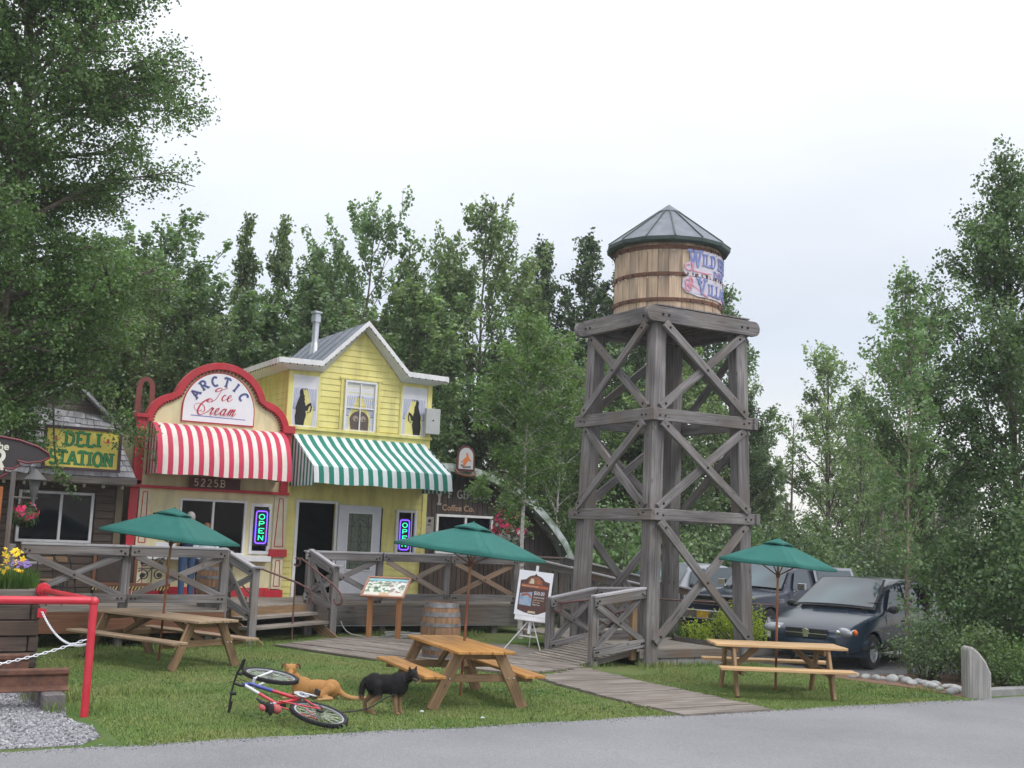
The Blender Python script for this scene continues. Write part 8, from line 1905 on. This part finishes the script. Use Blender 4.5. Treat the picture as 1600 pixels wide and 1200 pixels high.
# hanging baskets
def basket(c,R,cols,n,label,seed,hang=.8):
    o=thing('hanging_basket',label,'hanging basket',c); mb=MB(); mb.lathe([(.0,-.22),(.14,-.18),(.22,-.02),(.23,0)],n=16,c=c); part('basket',mb,HONEYD,o)
    rg=np.random.default_rng(seed); nn=1500; d=rg.normal(size=(nn,3)); d/=np.linalg.norm(d,axis=1)[:,None]; rad=R*rg.uniform(.35,1,nn)[:,None]**.6; P=d*rad*np.array([1,1,1.05])+np.array(c)+np.array([0,0,-.05]); part('foliage',leaves_mesh('foliage',P,.06,seed,LFD,.6),None,o)
    for (m_,k,zz,nm) in cols:
        r=random.Random(seed+k)
        for q in range(k):
            mb=MB()
            t=Vector((r.gauss(0,1),r.gauss(-.7,.6),r.gauss(zz,.6))).normalized()*R*r.uniform(.75,1.05)+Vector(c); M=(t-Vector(c)).to_track_quat('Z','Y').to_matrix(); s=.062*r.uniform(.7,1.2)
            for p in range(5):
                a=2*math.pi*p/5; mb.add([t,t+M@Vector((s*.55*math.cos(a-.6),s*.55*math.sin(a-.6),.01)),t+M@Vector((s*math.cos(a),s*math.sin(a),0)),t+M@Vector((s*.55*math.cos(a+.6),s*.55*math.sin(a+.6),.01))],[(0,1,2,3)])
            part(nm,mb,m_,o)
    mb=MB(); 
    for a in (0,2.1,4.2): mb.tube([(c[0]+.2*math.cos(a),c[1]+.2*math.sin(a),c[2]),(c[0],c[1],c[2]+hang)],.005,4)
    part('hanger',mb,BLACK,o); return o
basket((14.35,24.6,2.42),.46,((RF,100,.3,'crimson_flower'),(WF,80,-.9,'white_flower')),0,'big hanging basket of crimson and white flowers beside the birch trunk',201)
basket((2.95,21.8,2.30),.22,((RF,34,-.2,'crimson_flower'),),0,'small trailing basket of red flowers at the left end of the long railing',202)
# stones, mulch, stump, kerb
sheet('mulch_strip',[(15.35,12.3),(15.6,12.6),(15.55,13.6),(15.2,14.9),(15.6,15.6),(16.4,15.0),(18.6,14.6),(19.5,12.5),(16,12.25)],.008,pmat('reddish_mulch',(.26,.15,.10),.95,(.12,.08,.05),scale=25,bump=.6))
STN=pmat('rounded_river_stone',(.42,.42,.41),.8,(.26,.27,.27),scale=5,bump=.15)
rs_=random.Random(8); sp_=[]
for k in range(26):
    for tr_ in range(40):
        t=rs_.random(); x=15.72+.42*t*(1-t)*3+rs_.uniform(-.14,.38); y=14.75-2.1*t+rs_.uniform(-.1,.1); s=rs_.uniform(.07,.14)
        if all((x-a)**2+(y-b)**2>(s+q)**2*.75 for a,b,q in sp_): break
    sp_.append((x,y,s)); mb=MB(); mb.ell((0,0,0),(s,s*rs_.uniform(.7,.95),s*rs_.uniform(.45,.65)),12,8); mb.v=[(v[0]*(1+.12*math.sin(v[1]*30+k)),v[1]*(1+.1*math.sin(v[0]*25)),v[2]) for v in mb.v]
    me=mesh_of(mb,'river_stone',STN,80); o=bpy.data.objects.new('river_stone',me); C.objects.link(o); o.location=(x,y,s*.32); o.rotation_euler=(rs_.uniform(-.3,.3),rs_.uniform(-.3,.3),rs_.uniform(0,6)); o['label']='smooth grey river stone in the border pile beside the lawn'; o['category']='stone'; o['group']='river stones edging the shrubs'
mb=MB(); sd_=Vector((.864,-.503,0)); fd=Vector((.503,.864,0)); c0=Vector((15.83,12.36,-.03)); w2=.185
P=[(-w2,0),(w2,0),(w2*1.0,.42),(w2*.55,.60),(w2*.0,.73),(-w2*.55,.81),(-w2*.9,.82),(-w2*1.02,.75)]
mb.prism(P,.30,MAT(sd_,(0,0,1),-fd,c0),gr=1); solo('timber_post',mb,wood('silver_split_timber',(.40,.39,.38),(.22,.21,.20),streak=.6,knots=.9),'thick split timber post with a slanted top at the edge of the road','post',bevel=.03)
mb=MB()
for k in range(4): mb.box((16.75+k*1.6,12.32,.05),(1.56,.18,.14))
solo('kerb_timber',mb,BLK,'low grey kerb running right from the slanted timber post','kerb',bevel=.02)
mb=MB(); pts=[(15.55,20.4),(15.5,19.9),(15.2,19.1),(14.85,18.6),(14.72,18.0),(14.95,17.4),(15.5,17.1),(16.3,17.0)]
pp=cr_spline([(x,y,.33) for x,y in pts],4)
for a,b in zip(pp,pp[1:]): mb.beam(a,b+(b-a)*.05,.04,.09)
solo('bed_edging',mb,GREYD,'curved dark edging between the tower landing and the flower bed','edging')
sheet('bed_soil',[(14.75,17.15),(17.4,17.1),(17.4,20.8),(15.6,20.6),(15.3,19.2),(14.9,18.6)],.05,pmat('bed_soil',(.05,.04,.03),.95,bump=.5))
mb=MB(); mb.tube(cr_spline([(17.45,15.0,1.2),(17.4,15.0,0)],2),.02,6) 
# grass blades on the lawn: one mass nobody could count
GR=islandmat('grass_blades',[(.105,.175,.032),(.15,.215,.048),(.18,.23,.07),(.23,.24,.11)],.8)
def grass(n,seed):
    rg=np.random.default_rng(seed); x=rg.uniform(1.5,16.2,n*2); y=11.95+11.4*rg.random(n*2)**1.5
    path=((x>9.65)&(x<11.45)&(y<16.7))|((x>7.6)&(x<12.4)&(y>15.9)&(y-16.2> -1.5*(x-9.9))&(y<22.6)&(y<21.3+(x-7.4)*.75)&(y<21.2-(x-11.3)*.9+1.0))
    ok=~path&(x*.503+y*.864>9)&~((x<2.75)&(y<17.3))&~((x>12.7)&(y>16.95))&~((y<12.1+rg.uniform(-.12,.06,n*2)))&~((x>15.4))
    # clumps of longer grass
    x=x[ok][:n];y=y[ok][:n];m=len(x)
    h=rg.uniform(.012,.032,m)*(1+.5*(np.sin(x*2.1)*np.sin(y*1.7)>.5)); a=rg.uniform(0,6.283,m); l=rg.uniform(.2,1.1,m)*h; w_=rg.uniform(.0025,.005,m)
    v=np.zeros((m,3,3)); px,py=-np.sin(a)*w_,np.cos(a)*w_
    v[:,0]=np.stack([x-px,y-py,np.zeros(m)],1); v[:,1]=np.stack([x+px,y+py,np.zeros(m)],1); v[:,2]=np.stack([x+l*np.cos(a),y+l*np.sin(a),h],1)
    me=bpy.data.meshes.new('grass'); me.vertices.add(3*m); me.vertices.foreach_set('co',v.reshape(-1).astype(np.float32)); me.loops.add(3*m); me.loops.foreach_set('vertex_index',np.arange(3*m,dtype=np.int32)); me.polygons.add(m); me.polygons.foreach_set('loop_start',np.arange(0,3*m,3,dtype=np.int32)); me.materials.append(GR); me.update(calc_edges=True)
    o=bpy.data.objects.new('grass',me); C.objects.link(o); o['kind']='stuff'
_nt=GR.node_tree; _b=[n for n in _nt.nodes if n.type=='BSDF_PRINCIPLED'][0]; _r=[n for n in _nt.nodes if n.type=='VALTORGB'][0]
_tc=_nt.nodes.new('ShaderNodeTexCoord'); _n=_nt.nodes.new('ShaderNodeTexNoise'); _n.inputs['Scale'].default_value=.75; _n.inputs['Detail'].default_value=5; _nt.links.new(_tc.outputs['Object'],_n.inputs[0])
_cr=_nt.nodes.new('ShaderNodeValToRGB'); _cr.color_ramp.elements[0].position=.36; _cr.color_ramp.elements[0].color=(.78,.98,.72,1); _cr.color_ramp.elements[1].position=.66; _cr.color_ramp.elements[1].color=(1.22,1.08,1.05,1); _e=_cr.color_ramp.elements.new(.5); _e.color=(1,1.05,.9,1)
_nt.links.new(_n.outputs[0],_cr.inputs[0]); _m=_nt.nodes.new('ShaderNodeVectorMath'); _m.operation='MULTIPLY'; _nt.links.new(_r.outputs[0],_m.inputs[0]); _nt.links.new(_cr.outputs[0],_m.inputs[1]); _nt.links.new(_m.outputs[0],_b.inputs['Base Color'])
grass(230000,5)
# clover tufts and long grass at posts
mb=MB()
for k,(x,y,n,h) in enumerate(((2.75,14.3,160,.16),(2.6,15.2,220,.2),(2.55,16.3,200,.18),(9.8,18.7,120,.12),(13.0,16.8,260,.13),(13.9,16.8,200,.10),(11.8,16.95,90,.12),(7.0,21.1,180,.16),(5.5,20.9,260,.12),(4.2,20.9,260,.12),(10.6,23.0,260,.14),(12.4,22.8,260,.15),(13.6,21.6,200,.12),(15.0,16.8,220,.10),(15.5,13.0,160,.10),(3.6,15.6,240,.09),(4.3,15.5,240,.08))):
    b=blades(n,x,y,0,.45,.18,h,60+k,wd=.004,lean=.7); mb.add(b.v,b.f)
o=part('long_grass',mb,GR,None); o['kind']='stuff'
# broad leaved clover and weed patches in the turf, grit along the road edge
_rg=np.random.default_rng(77); _c=[]
for k in range(46):
    cx,cy=_rg.uniform(2.9,15),11.95+10*_rg.random()**1.4; nn=int(_rg.uniform(40,160)); _c.append(np.stack([cx+_rg.normal(size=nn)*_rg.uniform(.08,.3),cy+_rg.normal(size=nn)*_rg.uniform(.08,.25),_rg.uniform(.01,.035,nn)],1))
_c=np.concatenate(_c); _c=_c[(_c[:,1]>12.05)&~((_c[:,0]>9.6)&(_c[:,0]<11.5)&(_c[:,1]<16.8))&~((_c[:,0]>7.6)&(_c[:,0]<12.6)&(_c[:,1]>16))]
o=part('clover',leaves_mesh('clover',_c,.032,78,LM4,.9,0),None,None); o['kind']='stuff'
def _ger(r):
    return (r.uniform(.5,15.6),12.02+min(.45,abs(r.gauss(0,.10)))*(-1 if r.random()<.75 else .7))
o=struct('road_edge_grit',rocks(2600,_ger,.004,.011,88,z=.006),PEB,kind='stuff')
LT_=pmat('litter_white',(.75,.75,.78),.6)
for k,(x,y,lab) in enumerate(((6.55,13.15,'tiny white scrap of litter on the grass right of the black dog'),(7.05,12.5,'small white scrap on the grass below the centre of the lawn'))):
    mb=MB(); mb.ell((x,y,.02),(.03,.022,.014),7,5); solo('litter_scrap',mb,LT_,lab,'litter')

# ---------------------------------------------------------------- thin haze volume, added to veil and lift the dark background trees
mb=MB(); mb.box((35,30,10.5),(330,290,23)); hz=part('haze',mb,None,None); hz['kind']='stuff'
hz.data.materials.clear(); hm=bpy.data.materials.new('haze_air'); hm.use_nodes=True; hm.node_tree.nodes.clear(); _o=hm.node_tree.nodes.new('ShaderNodeOutputMaterial'); _v=hm.node_tree.nodes.new('ShaderNodeVolumePrincipled'); _v.inputs['Color'].default_value=(.93,.96,1,1); _v.inputs['Density'].default_value=.0008; _v.inputs['Anisotropy'].default_value=.2; hm.node_tree.links.new(_v.outputs[0],_o.inputs['Volume']); hz.data.materials.append(hm)
